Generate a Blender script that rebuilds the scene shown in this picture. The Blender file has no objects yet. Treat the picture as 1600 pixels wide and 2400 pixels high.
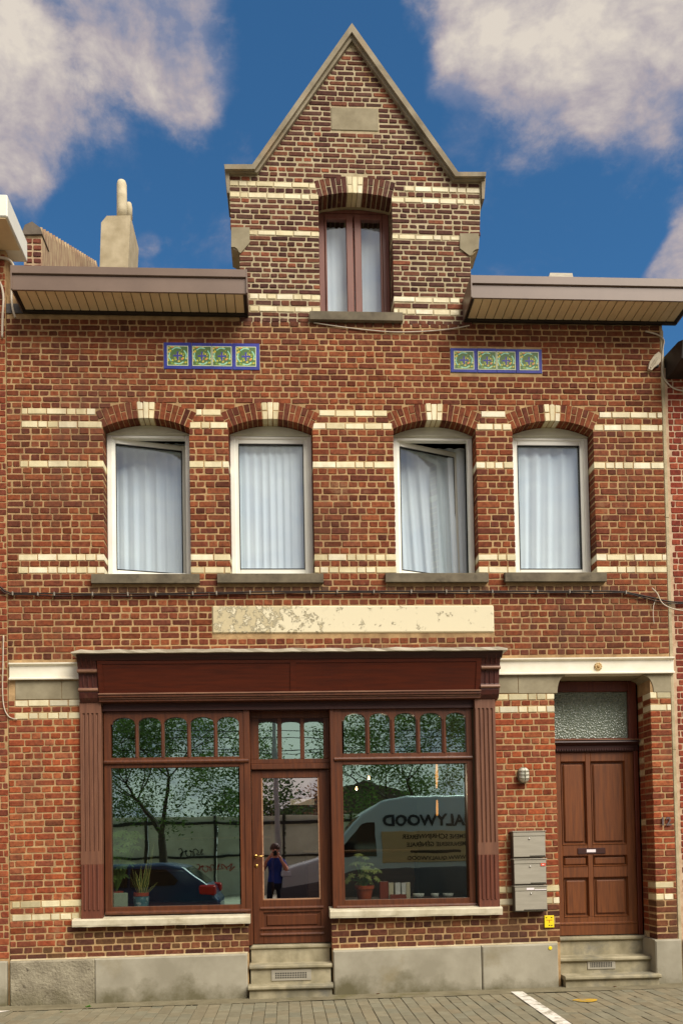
import bpy, bmesh, math, random
from mathutils import Vector, Matrix
from math import radians, sin, cos, tan, pi, sqrt, atan2

random.seed(12)
scene = bpy.context.scene
col = scene.collection

# ------------------------------------------------------------------ camera
W, H = 1600.0, 2400.0                      # photograph size, all pixel measures below are in it
D, ZC = 8.8, 1.5                           # distance from the facade (plane y = 0) and eye height
FPX, CX, CY = 1988.8, 772.618, 1930.290    # focal length and principal point
YAW, PITCH, ROLL = radians(-3.04175), radians(-1.78105), radians(-1.01741)


def _rot():
    cy, sy, cp, sp, cr, sr = cos(YAW), sin(YAW), cos(PITCH), sin(PITCH), cos(ROLL), sin(ROLL)
    Ry = Matrix(((cy, 0, sy), (0, 1, 0), (-sy, 0, cy)))
    Rx = Matrix(((1, 0, 0), (0, cp, -sp), (0, sp, cp)))
    Rz = Matrix(((cr, -sr, 0), (sr, cr, 0), (0, 0, 1)))
    return Rz @ Rx @ Ry


RM = _rot()
RT = RM.transposed()


def w3(v):                                  # (right, down, forward) -> world (x, y, z)
    return Vector((v[0], v[2], -v[1]))


cam = bpy.data.cameras.new("camera")
cam_o = bpy.data.objects.new("camera", cam)
col.objects.link(cam_o)
r0, r1, r2 = w3(RM[0]), w3(RM[1]), w3(RM[2])
m = Matrix((r0, -r1, -r2)).transposed().to_4x4()
m.translation = Vector((0, -D, ZC))
cam_o.matrix_world = m
cam.sensor_fit = 'HORIZONTAL'
cam.sensor_width = 36.0
cam.lens = FPX / W * 36.0
cam.shift_x = (W / 2 - CX) / W
cam.shift_y = (CY - H / 2) / W
cam.clip_start = 0.02
cam.clip_end = 2000
scene.camera = cam_o


def ray(px, py):
    return w3(RT @ Vector(((px - CX) / FPX, (py - CY) / FPX, 1.0)))


def F(px, py, y=0.0):                       # a measure in the photograph -> point on the plane y
    d = ray(px, py)
    t = (y + D) / d.y
    return Vector((d.x * t, y, ZC + d.z * t))


def FX(px, py, y=0.0):
    return F(px, py, y).x


def FZ(px, py, y=0.0):
    return F(px, py, y).z


def zg(x):                                  # the street rises gently to the right
    return 0.0078 * x - 0.006


def G(px, py):                              # point on the ground
    d = ray(px, py)
    t = (zg(0) - ZC - 0.0078 * 0) / (d.z - 0.0078 * d.x)
    return Vector((d.x * t, -D + d.y * t, ZC + d.z * t))


# ------------------------------------------------------------------ world, sun, exposure
SUN_EL, SUN_AZ = radians(45), radians(37)   # high, in front of the facade, a little to the right
sun_dir = Vector((sin(SUN_AZ) * cos(SUN_EL), -cos(SUN_AZ) * cos(SUN_EL), sin(SUN_EL)))
world = bpy.data.worlds.new("World")
scene.world = world
world.use_nodes = True


def N(nt, kind, **kw):
    n = nt.nodes.new(kind)
    for k, v in kw.items():
        if k in ('op', 'operation'):
            n.operation = v
        elif k == 'inp':
            for i, val in v.items():
                n.inputs[i].default_value = val
        else:
            setattr(n, k, v)
    return n


def build_world():
    nt = world.node_tree
    nt.nodes.clear()
    L = nt.links.new
    out = N(nt, 'ShaderNodeOutputWorld')
    bg = N(nt, 'ShaderNodeBackground')
    bg.inputs[1].default_value = 0.06
    sky = N(nt, 'ShaderNodeTexSky', sky_type='NISHITA')
    sky.sun_disc = False
    sky.sun_elevation = SUN_EL
    sky.sun_rotation = atan2(sun_dir.x, sun_dir.y)
    sky.altitude = 1500
    sky.air_density = 1.0
    sky.dust_density = 0.1
    sky.ozone_density = 3.0
    geo = N(nt, 'ShaderNodeTexCoord')
    dirn = geo.outputs['Generated']
    sq = N(nt, 'ShaderNodeVectorMath', operation='MULTIPLY')
    sq.inputs[1].default_value = (1.0, 1.0, 1.75)
    L(dirn, sq.inputs[0])
    # cloud density: soft noise everywhere, gathered into banks
    wn = N(nt, 'ShaderNodeTexNoise', inp={'Scale': 3.1, 'Detail': 3.0, 'Roughness': 0.6})
    L(dirn, wn.inputs['Vector'])
    sub = N(nt, 'ShaderNodeVectorMath', operation='SUBTRACT')
    sub.inputs[1].default_value = (0.5, 0.5, 0.5)
    L(wn.outputs['Color'], sub.inputs[0])
    sc = N(nt, 'ShaderNodeVectorMath', operation='SCALE')
    sc.inputs['Scale'].default_value = 0.10
    L(sub.outputs[0], sc.inputs[0])
    add = N(nt, 'ShaderNodeVectorMath', operation='ADD')
    L(dirn, add.inputs[0])
    L(sc.outputs[0], add.inputs[1])
    nrm = N(nt, 'ShaderNodeVectorMath', operation='NORMALIZE')
    L(add.outputs[0], nrm.inputs[0])
    ad2 = N(nt, 'ShaderNodeVectorMath', operation='ADD')
    L(sq.outputs[0], ad2.inputs[0])
    L(sc.outputs[0], ad2.inputs[1])
    fb = N(nt, 'ShaderNodeTexNoise', inp={'Scale': 6.2, 'Detail': 12.0, 'Roughness': 0.6, 'Lacunarity': 2.2})
    L(ad2.outputs[0], fb.inputs['Vector'])

    def const(v):
        n = N(nt, 'ShaderNodeValue')
        n.outputs[0].default_value = v
        return n.outputs[0]

    def math_(op, a, b=None):
        n = N(nt, 'ShaderNodeMath', operation=op)
        for i, x in enumerate((a, b)):
            if x is None:
                continue
            if isinstance(x, (int, float)):
                n.inputs[i].default_value = x
            else:
                L(x, n.inputs[i])
        return n.outputs[0]

    # banks of cloud: (x px, y px, radius px, weight)
    banks = [(-120, 40, 300, .8), (90, 130, 230, .62), (330, 20, 230, 1.0), (455, 130, 190, 1.0), (10, 290, 180, .75), (470, 240, 110, .5),
             (30, 410, 110, .25), (230, 180, 170, .3), (560, 290, 110, .22), (20, 500, 160, .25),
             (1230, 40, 250, .8), (1480, 60, 330, 1.15), (1330, 190, 210, .62), (1540, 270, 230, .5), (1120, 120, 120, .5), (1080, 210, 90, .4),
             (1000, 40, 90, .42), (1100, 270, 110, .4), (1230, 310, 120, .35), (1420, 400, 150, .16), (1595, 600, 90, 1.5), (1535, 655, 60, 1.1), (1640, 520, 100, 1.2), (335, 540, 40, .45), (285, 345, 60, .28)]
    tot = const(0.0)
    for bx, by, br, w in banks:
        c = ray(bx, by).normalized()
        e = ray(bx + br, by).normalized()
        dt = N(nt, 'ShaderNodeVectorMath', operation='DOT_PRODUCT')
        L(nrm.outputs[0], dt.inputs[0])
        dt.inputs[1].default_value = c
        mr = N(nt, 'ShaderNodeMapRange', interpolation_type='SMOOTHSTEP')
        mr.inputs[1].default_value = c.dot(e)
        mr.inputs[2].default_value = 1.0
        mr.inputs[3].default_value = 0.0
        mr.inputs[4].default_value = w
        L(dt.outputs['Value'], mr.inputs[0])
        tot = math_('ADD', tot, mr.outputs[0])
    # beyond the banks in view, near-full overcast added to lift ambient light and reflections
    vc = ray(800, 700).normalized()
    ve = ray(2350, 700).normalized()
    dt = N(nt, 'ShaderNodeVectorMath', operation='DOT_PRODUCT')
    L(dirn, dt.inputs[0])
    dt.inputs[1].default_value = vc
    mr = N(nt, 'ShaderNodeMapRange', interpolation_type='SMOOTHSTEP')
    mr.inputs[1].default_value = vc.dot(ve)
    mr.inputs[2].default_value = vc.dot(ray(1700, 700).normalized())
    mr.inputs[3].default_value = 1.5
    mr.inputs[4].default_value = 0.0
    L(dt.outputs['Value'], mr.inputs[0])
    tot = math_('ADD', tot, mr.outputs[0])
    tot = math_('MINIMUM', tot, 1.5)
    noise = math_('MULTIPLY', math_('SUBTRACT', fb.outputs['Fac'], 0.5), 3.1)
    dens = math_('ADD', math_('MULTIPLY', tot, 1.0), noise)
    mr = N(nt, 'ShaderNodeMapRange', interpolation_type='SMOOTHSTEP')
    mr.inputs[1].default_value = 0.08
    mr.inputs[2].default_value = 1.05
    L(dens, mr.inputs[0])
    cov = mr.outputs[0]
    # cloud colour: thin lilac-grey edges, warm cream cores
    sh = N(nt, 'ShaderNodeTexNoise', inp={'Scale': 3.4, 'Detail': 6.0, 'Roughness': 0.55})
    L(nrm.outputs[0], sh.inputs['Vector'])
    # relief: compare with the density a little nearer the light
    of = N(nt, 'ShaderNodeVectorMath', operation='ADD')
    L(ad2.outputs[0], of.inputs[0])
    of.inputs[1].default_value = (0.012, 0.0, 0.03)
    fb2 = N(nt, 'ShaderNodeTexNoise', inp={'Scale': 6.2, 'Detail': 4.0, 'Roughness': 0.6, 'Lacunarity': 2.2})
    L(of.outputs[0], fb2.inputs['Vector'])
    relief = math_('MULTIPLY', math_('SUBTRACT', fb.outputs['Fac'], fb2.outputs['Fac']), 2.2)
    lit = math_('ADD', math_('ADD', math_('MULTIPLY', dens, 0.40), math_('MULTIPLY', math_('SUBTRACT', sh.outputs['Fac'], 0.52), 2.2)), relief)
    cr = N(nt, 'ShaderNodeValToRGB')
    els = cr.color_ramp.elements
    els[0].position, els[0].color = 0.04, (0.20, 0.24, 0.37, 1)
    els[1].position, els[1].color = 0.98, (0.73, 0.655, 0.57, 1)
    e = els.new(0.45)
    e.color = (0.43, 0.385, 0.415, 1)
    L(lit, cr.inputs[0])
    cs = N(nt, 'ShaderNodeMixRGB', blend_type='MULTIPLY')
    cs.inputs[0].default_value = 1.0
    L(cr.outputs[0], cs.inputs[1])
    cs.inputs[2].default_value = (4.9, 4.9, 4.9, 1)
    tn = N(nt, 'ShaderNodeMixRGB', blend_type='MULTIPLY')
    tn.inputs[0].default_value = 1.0
    L(sky.outputs[0], tn.inputs[1])
    tn.inputs[2].default_value = (0.30, 0.58, 0.68, 1)
    mx = N(nt, 'ShaderNodeMixRGB')
    L(cov, mx.inputs[0])
    L(tn.outputs[0], mx.inputs[1])
    L(cs.outputs[0], mx.inputs[2])
    L(mx.outputs[0], bg.inputs[0])
    L(bg.outputs[0], out.inputs[0])


build_world()

sl = bpy.data.lights.new("sun", 'SUN')
sl.energy = 1.5
sl.angle = radians(40)
sl.color = (1.0, 0.935, 0.83)
so = bpy.data.objects.new("sun", sl)
col.objects.link(so)
so.rotation_euler = (-sun_dir).to_track_quat('-Z', 'Y').to_euler()
so.location = sun_dir * 40

scene.view_settings.view_transform = 'Standard'
scene.view_settings.look = 'None'
scene.view_settings.exposure = 1.78
scene.view_settings.gamma = 1.0
scene.cycles.max_bounces = 8
scene.cycles.transparent_max_bounces = 12
scene.cycles.caustics_reflective = False
scene.cycles.caustics_refractive = False


# ------------------------------------------------------------------ materials
def lin(c):
    return tuple(((v / 255.0) / 12.92 if v / 255.0 <= 0.04045 else ((v / 255.0 + 0.055) / 1.055) ** 2.4) for v in c)


def S(r, g, b, k=1.0):
    c = lin((r, g, b))
    return (c[0] * k, c[1] * k, c[2] * k, 1.0)


MATS = {}


def new_mat(name, base=(.5, .5, .5, 1), rough=0.7, spec=0.3, metal=0.0):
    mt = bpy.data.materials.new(name)
    mt.use_nodes = True
    b = mt.node_tree.nodes['Principled BSDF']
    b.inputs['Base Color'].default_value = base
    b.inputs['Roughness'].default_value = rough
    b.inputs['Specular IOR Level'].default_value = spec
    b.inputs['Metallic'].default_value = metal
    MATS[name] = mt
    return mt, mt.node_tree, b


def grain(name, base, c2=None, rough=0.75, spec=0.3, metal=0.0, scale=6.0, detail=6.0, stretch=(1, 1, 1), amt=0.5, bump=0.15, bscale=60.0,
          bdist=0.004, c3=None, s3=2.0, t3=(0.55, 0.75), tint=False, rvar=0.0, coord='Position', streak=None, damp=None, patch=None):
    """base colour varied by one or two noises, fine bump; tint=True takes the base from the piece's own colour"""
    mt, nt, b = new_mat(name, base, rough, spec, metal)
    L = nt.links.new
    geo = N(nt, 'ShaderNodeNewGeometry')
    if coord == 'Object':
        src = N(nt, 'ShaderNodeTexCoord').outputs['Object']
    else:
        src = geo.outputs['Position']
    mp = N(nt, 'ShaderNodeMapping')
    mp.inputs['Scale'].default_value = stretch
    L(src, mp.inputs['Vector'])
    n1 = N(nt, 'ShaderNodeTexNoise', inp={'Scale': scale, 'Detail': detail, 'Roughness': 0.6})
    L(mp.outputs[0], n1.inputs['Vector'])
    mr = N(nt, 'ShaderNodeMapRange')
    mr.inputs[1].default_value = 0.35
    mr.inputs[2].default_value = 0.65
    L(n1.outputs['Fac'], mr.inputs[0])
    mx = N(nt, 'ShaderNodeMixRGB')
    k = N(nt, 'ShaderNodeMath', operation='MULTIPLY')
    k.inputs[1].default_value = amt
    L(mr.outputs[0], k.inputs[0])
    L(k.outputs[0], mx.inputs[0])
    if tint:
        at = N(nt, 'ShaderNodeAttribute', attribute_name='tint')
        L(at.outputs['Color'], mx.inputs[1])
        mul = N(nt, 'ShaderNodeMixRGB', blend_type='MULTIPLY')
        mul.inputs[0].default_value = 1.0
        L(at.outputs['Color'], mul.inputs[1])
        mul.inputs[2].default_value = c2 or (0.5, 0.5, 0.5, 1)
        L(mul.outputs[0], mx.inputs[2])
    else:
        mx.inputs[1].default_value = base
        mx.inputs[2].default_value = c2 or tuple(v * 0.6 for v in base[:3]) + (1,)
    res = mx.outputs[0]
    if c3 is not None:
        n3 = N(nt, 'ShaderNodeTexNoise', inp={'Scale': s3, 'Detail': 8.0, 'Roughness': 0.65})
        L(mp.outputs[0], n3.inputs['Vector'])
        m3 = N(nt, 'ShaderNodeMapRange')
        m3.inputs[1].default_value, m3.inputs[2].default_value = t3
        L(n3.outputs['Fac'], m3.inputs[0])
        x3 = N(nt, 'ShaderNodeMixRGB')
        L(m3.outputs[0], x3.inputs[0])
        L(res, x3.inputs[1])
        x3.inputs[2].default_value = c3
        res = x3.outputs[0]
    if patch is not None:
        np_ = N(nt, 'ShaderNodeTexNoise', inp={'Scale': 2.4, 'Detail': 10.0, 'Roughness': 0.72})
        L(src, np_.inputs['Vector'])
        rp = N(nt, 'ShaderNodeMapRange')
        rp.inputs[1].default_value, rp.inputs[2].default_value = 0.60, 0.70
        rp.inputs[4].default_value = patch[1]
        L(np_.outputs['Fac'], rp.inputs[0])
        xp = N(nt, 'ShaderNodeMixRGB')
        L(rp.outputs[0], xp.inputs[0])
        L(res, xp.inputs[1])
        xp.inputs[2].default_value = patch[0]
        res = xp.outputs[0]
    if streak is not None:
        ms = N(nt, 'ShaderNodeMapping')
        ms.inputs['Scale'].default_value = (5.5, 5.5, 0.55)
        L(src, ms.inputs['Vector'])
        ns = N(nt, 'ShaderNodeTexNoise', inp={'Scale': 1.0, 'Detail': 6.0, 'Roughness': 0.65})
        L(ms.outputs[0], ns.inputs['Vector'])
        nl_ = N(nt, 'ShaderNodeTexNoise', inp={'Scale': 0.7, 'Detail': 3.0})
        L(src, nl_.inputs['Vector'])
        sm = N(nt, 'ShaderNodeMath', operation='ADD')
        L(ns.outputs['Fac'], sm.inputs[0])
        L(nl_.outputs['Fac'], sm.inputs[1])
        rs = N(nt, 'ShaderNodeMapRange')
        rs.inputs[1].default_value, rs.inputs[2].default_value = 0.98, 1.3
        rs.inputs[3].default_value, rs.inputs[4].default_value = 0.0, streak[1]
        L(sm.outputs[0], rs.inputs[0])
        xs_ = N(nt, 'ShaderNodeMixRGB')
        L(rs.outputs[0], xs_.inputs[0])
        L(res, xs_.inputs[1])
        xs_.inputs[2].default_value = streak[0]
        res = xs_.outputs[0]
    if damp is not None:
        # algae stain creeping up from the paving in patches
        nd = N(nt, 'ShaderNodeTexNoise', inp={'Scale': 2.6, 'Detail': 7.0, 'Roughness': 0.65})
        L(src, nd.inputs['Vector'])
        sz = N(nt, 'ShaderNodeSeparateXYZ')
        L(src, sz.inputs[0])
        hz = N(nt, 'ShaderNodeMapRange')
        hz.inputs[1].default_value, hz.inputs[2].default_value = -0.02, 0.36
        hz.inputs[3].default_value, hz.inputs[4].default_value = 0.26, -0.22
        L(sz.outputs[2], hz.inputs[0])
        sd_ = N(nt, 'ShaderNodeMath', operation='ADD')
        L(nd.outputs['Fac'], sd_.inputs[0])
        L(hz.outputs[0], sd_.inputs[1])
        rd = N(nt, 'ShaderNodeMapRange')
        rd.inputs[1].default_value, rd.inputs[2].default_value = 0.52, 0.78
        rd.inputs[4].default_value = damp[1]
        L(sd_.outputs[0], rd.inputs[0])
        xd = N(nt, 'ShaderNodeMixRGB')
        L(rd.outputs[0], xd.inputs[0])
        L(res, xd.inputs[1])
        xd.inputs[2].default_value = damp[0]
        res = xd.outputs[0]
    L(res, b.inputs['Base Color'])
    if rvar:
        rr = N(nt, 'ShaderNodeMapRange')
        rr.inputs[3].default_value, rr.inputs[4].default_value = max(0, rough - rvar), min(1, rough + rvar)
        L(n1.outputs['Fac'], rr.inputs[0])
        L(rr.outputs[0], b.inputs['Roughness'])
    if bump:
        n2 = N(nt, 'ShaderNodeTexNoise', inp={'Scale': bscale, 'Detail': 5.0, 'Roughness': 0.65})
        L(mp.outputs[0], n2.inputs['Vector'])
        bp = N(nt, 'ShaderNodeBump')
        bp.inputs['Strength'].default_value = bump
        bp.inputs['Distance'].default_value = bdist
        L(n2.outputs['Fac'], bp.inputs['Height'])
        L(bp.outputs[0], b.inputs['Normal'])
    return mt


def wood(name, base, dark, rough=0.45, spec=0.4, vert=True, wear=None):
    st = (14, 14, 0.9) if vert else (0.9, 14, 14)
    return grain(name, base, dark, rough=rough, spec=spec, scale=3.0, detail=8.0, stretch=st, amt=0.75, bump=0.12, bscale=9.0, bdist=0.003,
                 c3=wear, s3=1.2, t3=(0.58, 0.8), rvar=0.12)


def glass_mat(name, tint, refl, rough=0.0, wav=0.0, rtint=(1, 1, 1, 1), wscale=2.0, wdist=0.01):
    mt = bpy.data.materials.new(name)
    mt.use_nodes = True
    nt = mt.node_tree
    nt.nodes.clear()
    L = nt.links.new
    out = N(nt, 'ShaderNodeOutputMaterial')
    tr = N(nt, 'ShaderNodeBsdfTransparent')
    tr.inputs[0].default_value = tint
    gl = N(nt, 'ShaderNodeBsdfGlossy')
    gl.inputs['Color'].default_value = rtint
    gl.inputs['Roughness'].default_value = rough
    mx = N(nt, 'ShaderNodeMixShader')
    mx.inputs[0].default_value = refl
    L(tr.outputs[0], mx.inputs[1])
    L(gl.outputs[0], mx.inputs[2])
    if wav:
        g = N(nt, 'ShaderNodeNewGeometry')
        n = N(nt, 'ShaderNodeTexNoise', inp={'Scale': wscale, 'Detail': 2.0})
        L(g.outputs['Position'], n.inputs['Vector'])
        bp = N(nt, 'ShaderNodeBump')
        bp.inputs['Strength'].default_value = wav
        bp.inputs['Distance'].default_value = wdist
        L(n.outputs['Fac'], bp.inputs['Height'])
        L(bp.outputs[0], gl.inputs['Normal'])
    L(mx.outputs[0], out.inputs[0])
    MATS[name] = mt
    return mt


def emit(name, colr, st):
    mt = bpy.data.materials.new(name)
    mt.use_nodes = True
    nt = mt.node_tree
    b = nt.nodes['Principled BSDF']
    b.inputs['Base Color'].default_value = colr
    b.inputs['Emission Color'].default_value = colr
    b.inputs['Emission Strength'].default_value = st
    MATS[name] = mt
    return mt


grain('brick', (.3, .1, .05, 1), (0.52, 0.46, 0.5, 1), rough=0.9, spec=0.15, patch=(S(156, 122, 90), 0.62), scale=24.0, detail=7.0, amt=0.95, bump=0.5, bscale=130.0, bdist=0.004, tint=True,
      c3=S(164, 130, 92), s3=13.0, t3=(0.62, 0.85), streak=(S(92, 66, 52), 0.5))
grain('white_brick', (.7, .6, .4, 1), (0.78, 0.74, 0.64, 1), rough=0.45, spec=0.4, scale=14.0, amt=0.6, bump=0.15, bscale=60, tint=True, streak=(S(150, 132, 96), 0.55))
grain('mortar', S(190, 158, 114), S(154, 126, 90), rough=0.95, spec=0.1, scale=9.0, amt=0.9, bump=0.6, bscale=90.0, bdist=0.006, c3=S(136, 104, 74), s3=1.7, t3=(0.55, 0.85), streak=(S(112, 86, 64), 0.6))
grain('mortar_pale', S(192, 178, 146), S(162, 148, 116), rough=0.95, spec=0.1, scale=9.0, amt=0.9, bump=0.6, bscale=90.0, bdist=0.006, c3=S(196, 160, 86), s3=2.2, t3=(0.6, 0.8))
grain('mortar_white', S(205, 180, 150), S(175, 140, 110), rough=0.95, spec=0.1, scale=12, amt=0.8, bump=0.5, bscale=90)
grain('sill_stone', S(122, 112, 92), S(84, 76, 62), rough=0.85, scale=5.0, amt=0.8, bump=0.3, bscale=70, c3=S(64, 58, 48), s3=7, t3=(0.55, 0.8))
grain('pale_stone', S(205, 197, 172), S(170, 160, 132), rough=0.8, scale=6.0, amt=0.8, bump=0.3, bscale=70, c3=S(140, 128, 104), s3=3, t3=(0.6, 0.85))
grain('block_stone', S(158, 148, 122), S(128, 118, 94), rough=0.9, scale=5.0, amt=0.8, bump=0.3, bscale=90)
grain('coping', S(158, 148, 126), S(118, 108, 88), rough=0.9, scale=4.0, amt=0.9, bump=0.35, bscale=60, c3=S(160, 140, 112), s3=3, t3=(0.5, 0.7))
grain('step_stone', S(170, 160, 132), S(132, 124, 98), rough=0.85, scale=6.0, amt=0.9, bump=0.3, bscale=60, c3=S(112, 110, 100), s3=3.5, t3=(0.5, 0.72), streak=(S(104, 98, 74), 0.6))
grain('pvc_white', S(240, 240, 228), S(228, 226, 210), rough=0.35, spec=0.5, scale=3, amt=0.6, bump=0)
grain('pvc_cream', S(212, 210, 186), S(190, 186, 160), rough=0.45, spec=0.4, scale=4, amt=0.8, bump=0.05, bscale=40)
grain('brown_pvc', S(126, 80, 66), S(104, 60, 50), rough=0.4, spec=0.45, scale=3, stretch=(3, 3, 0.6), amt=0.8, bump=0.04)
grain('gutter', S(126, 106, 92), S(108, 90, 78), rough=0.42, spec=0.45, scale=1.2, amt=0.8, bump=0.03, c3=S(90, 72, 62), s3=5, t3=(0.62, 0.85))
grain('gutter_dark', S(48, 40, 34), S(30, 26, 24), rough=0.6, scale=4)
grain('soffit', S(232, 210, 168), S(212, 188, 146), rough=0.5, spec=0.35, scale=1.6, amt=0.8, bump=0.03, c3=S(164, 136, 98), s3=4, t3=(0.6, 0.85))
wood('wood_red', S(100, 56, 32), S(66, 34, 19), rough=0.4, wear=S(114, 72, 52))
wood('wood_fascia', S(90, 39, 22), S(62, 26, 15), rough=0.34, vert=False)
wood('wood_dark', S(66, 30, 22), S(38, 18, 14), rough=0.5, vert=False)
wood('wood_weathered', S(120, 80, 58), S(90, 56, 40), rough=0.62, wear=S(140, 104, 84))
wood('wood_base', S(112, 64, 46), S(78, 40, 28), rough=0.5, wear=S(126, 88, 66))
wood('wood_console', S(88, 42, 32), S(52, 26, 20), rough=0.5, wear=S(112, 80, 62))
wood('wood_door', S(120, 70, 37), S(84, 47, 25), rough=0.42, wear=S(88, 46, 26))
wood('wood_door_frame', S(106, 50, 32), S(72, 31, 20), rough=0.42)
wood('wood_worn', S(176, 138, 104), S(128, 84, 62), rough=0.6, vert=False)
wood('wood_fascia_trim', S(150, 112, 88), S(96, 58, 44), rough=0.45, vert=False)
grain('zinc', S(186, 176, 152), S(150, 140, 118), rough=0.5, spec=0.5, scale=4.0, stretch=(1, 1, 4), amt=0.9, bump=0.3, bscale=12, bdist=0.01, c3=S(112, 98, 80), s3=5, t3=(0.6, 0.8))
grain('steel_white', S(238, 232, 212), S(222, 212, 186), rough=0.5, spec=0.4, scale=5, amt=0.6, bump=0.08, bscale=30, c3=S(196, 150, 92), s3=5.5, t3=(0.66, 0.82))
grain('rust_cream', S(214, 190, 140), S(180, 140, 86), rough=0.7, scale=30, amt=0.9, bump=0.2)
grain('stainless', S(176, 170, 154), S(156, 150, 134), rough=0.42, spec=0.5, metal=0.25, scale=4, stretch=(1, 1, 8), amt=0.7, bump=0.02, rvar=0.1)
grain('stainless_dark', S(100, 94, 84), S(80, 74, 66), rough=0.45, metal=0.6, scale=4, amt=0.7, bump=0)
new_mat('black', S(22, 20, 18), 0.6)
new_mat('brass', S(196, 160, 92), 0.28, 0.5, 1.0)
new_mat('chrome', S(210, 206, 200), 0.2, 0.5, 1.0)
new_mat('yellow_plastic', S(238, 214, 34), 0.4, 0.5)
new_mat('print_dark', S(66, 58, 24), 0.6)
new_mat('print_red', S(196, 84, 30), 0.6)
new_mat('label_white', S(236, 226, 228), 0.5)
new_mat('label_red', S(214, 84, 56), 0.5)
grain('cable_black', S(52, 42, 36), S(34, 28, 26), rough=0.6, scale=20, bump=0.1)
grain('cable_white', S(206, 194, 174), S(170, 156, 134), rough=0.6, scale=12, bump=0.05)
grain('terracotta', S(196, 92, 52), S(168, 74, 40), rough=0.85, scale=12, amt=0.7, bump=0.1)
grain('soil', S(60, 46, 34), S(38, 28, 22), rough=1, scale=60, bump=0.6, bscale=90)
grain('blue_pot', S(112, 160, 160), S(70, 116, 122), rough=0.35, scale=18, detail=2, amt=1.0, bump=0, c3=S(205, 222, 214), s3=22, t3=(0.58, 0.62))
grain('leaf_pale', S(206, 210, 128), S(140, 166, 80), rough=0.5, scale=20, amt=0.9, bump=0, coord='Object')
grain('leaf_green', S(132, 168, 84), S(90, 130, 60), rough=0.5, scale=14, amt=0.9, bump=0)
grain('leaf_snake', S(76, 104, 58), S(48, 72, 40), rough=0.45, scale=30, stretch=(1, 1, 2.5), amt=1.0, bump=0)
new_mat('leaf_margin', S(206, 200, 110), 0.45)
grain('weed', S(96, 150, 44), S(62, 110, 30), rough=0.6, scale=30, bump=0)
grain('curtain', S(236, 248, 255), S(224, 238, 248), rough=0.9, scale=2, amt=0.6, bump=0.05, bscale=200)
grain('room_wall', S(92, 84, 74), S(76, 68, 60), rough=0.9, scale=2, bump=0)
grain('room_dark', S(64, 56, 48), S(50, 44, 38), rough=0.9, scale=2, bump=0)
new_mat('paper_white', S(226, 224, 214), 0.8)
new_mat('paper_cream', S(214, 202, 168), 0.8)
new_mat('paper_rust', S(150, 66, 44), 0.7)
grain('paper_green', S(188, 204, 172), S(164, 186, 152), rough=0.8, scale=14, stretch=(4, 4, 1), bump=0)
grain('concrete_plinth', S(166, 160, 142), S(140, 134, 116), rough=0.92, scale=2.2, amt=0.9, bump=0.3, bscale=110, c3=S(128, 116, 84), s3=1.5, t3=(0.6, 0.82), damp=(S(88, 82, 54), 0.85))
glass_mat('glass_shop', (0.95, 0.99, 0.97, 1), 0.57, wav=0.07, rtint=(0.64, 0.96, 0.90, 1))
glass_mat('glass_door', (0.97, 0.96, 0.97, 1), 0.55, wav=0.04, rtint=(0.98, 0.95, 1.0, 1))
glass_mat('glass_clear', (1, 1, 1, 1), 0.0)
glass_mat('glass_up', (0.97, 0.995, 1.0, 1), 0.26, wav=0.10, rtint=(0.84, 0.95, 1.0, 1))
bulb_m = emit('bulb_glow', (1.0, 0.55, 0.25, 1), 2.2)
amber_m = emit('amber_glow', (1.0, 0.42, 0.10, 1), 0.45)


def obscured_glass():
    mt, nt, b = new_mat('glass_obscured', S(118, 140, 112), 0.22, 0.6)
    L = nt.links.new
    g = N(nt, 'ShaderNodeNewGeometry')
    v = N(nt, 'ShaderNodeTexVoronoi', inp={'Scale': 46.0})
    L(g.outputs['Position'], v.inputs['Vector'])
    bp = N(nt, 'ShaderNodeBump')
    bp.inputs['Strength'].default_value = 0.8
    bp.inputs['Distance'].default_value = 0.012
    L(v.outputs['Distance'], bp.inputs['Height'])
    L(bp.outputs[0], b.inputs['Normal'])
    cr = N(nt, 'ShaderNodeMixRGB')
    cr.inputs[1].default_value = S(92, 106, 92)
    cr.inputs[2].default_value = S(132, 140, 122)
    L(v.outputs['Distance'], cr.inputs[0])
    L(cr.outputs[0], b.inputs['Base Color'])


obscured_glass()


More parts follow.
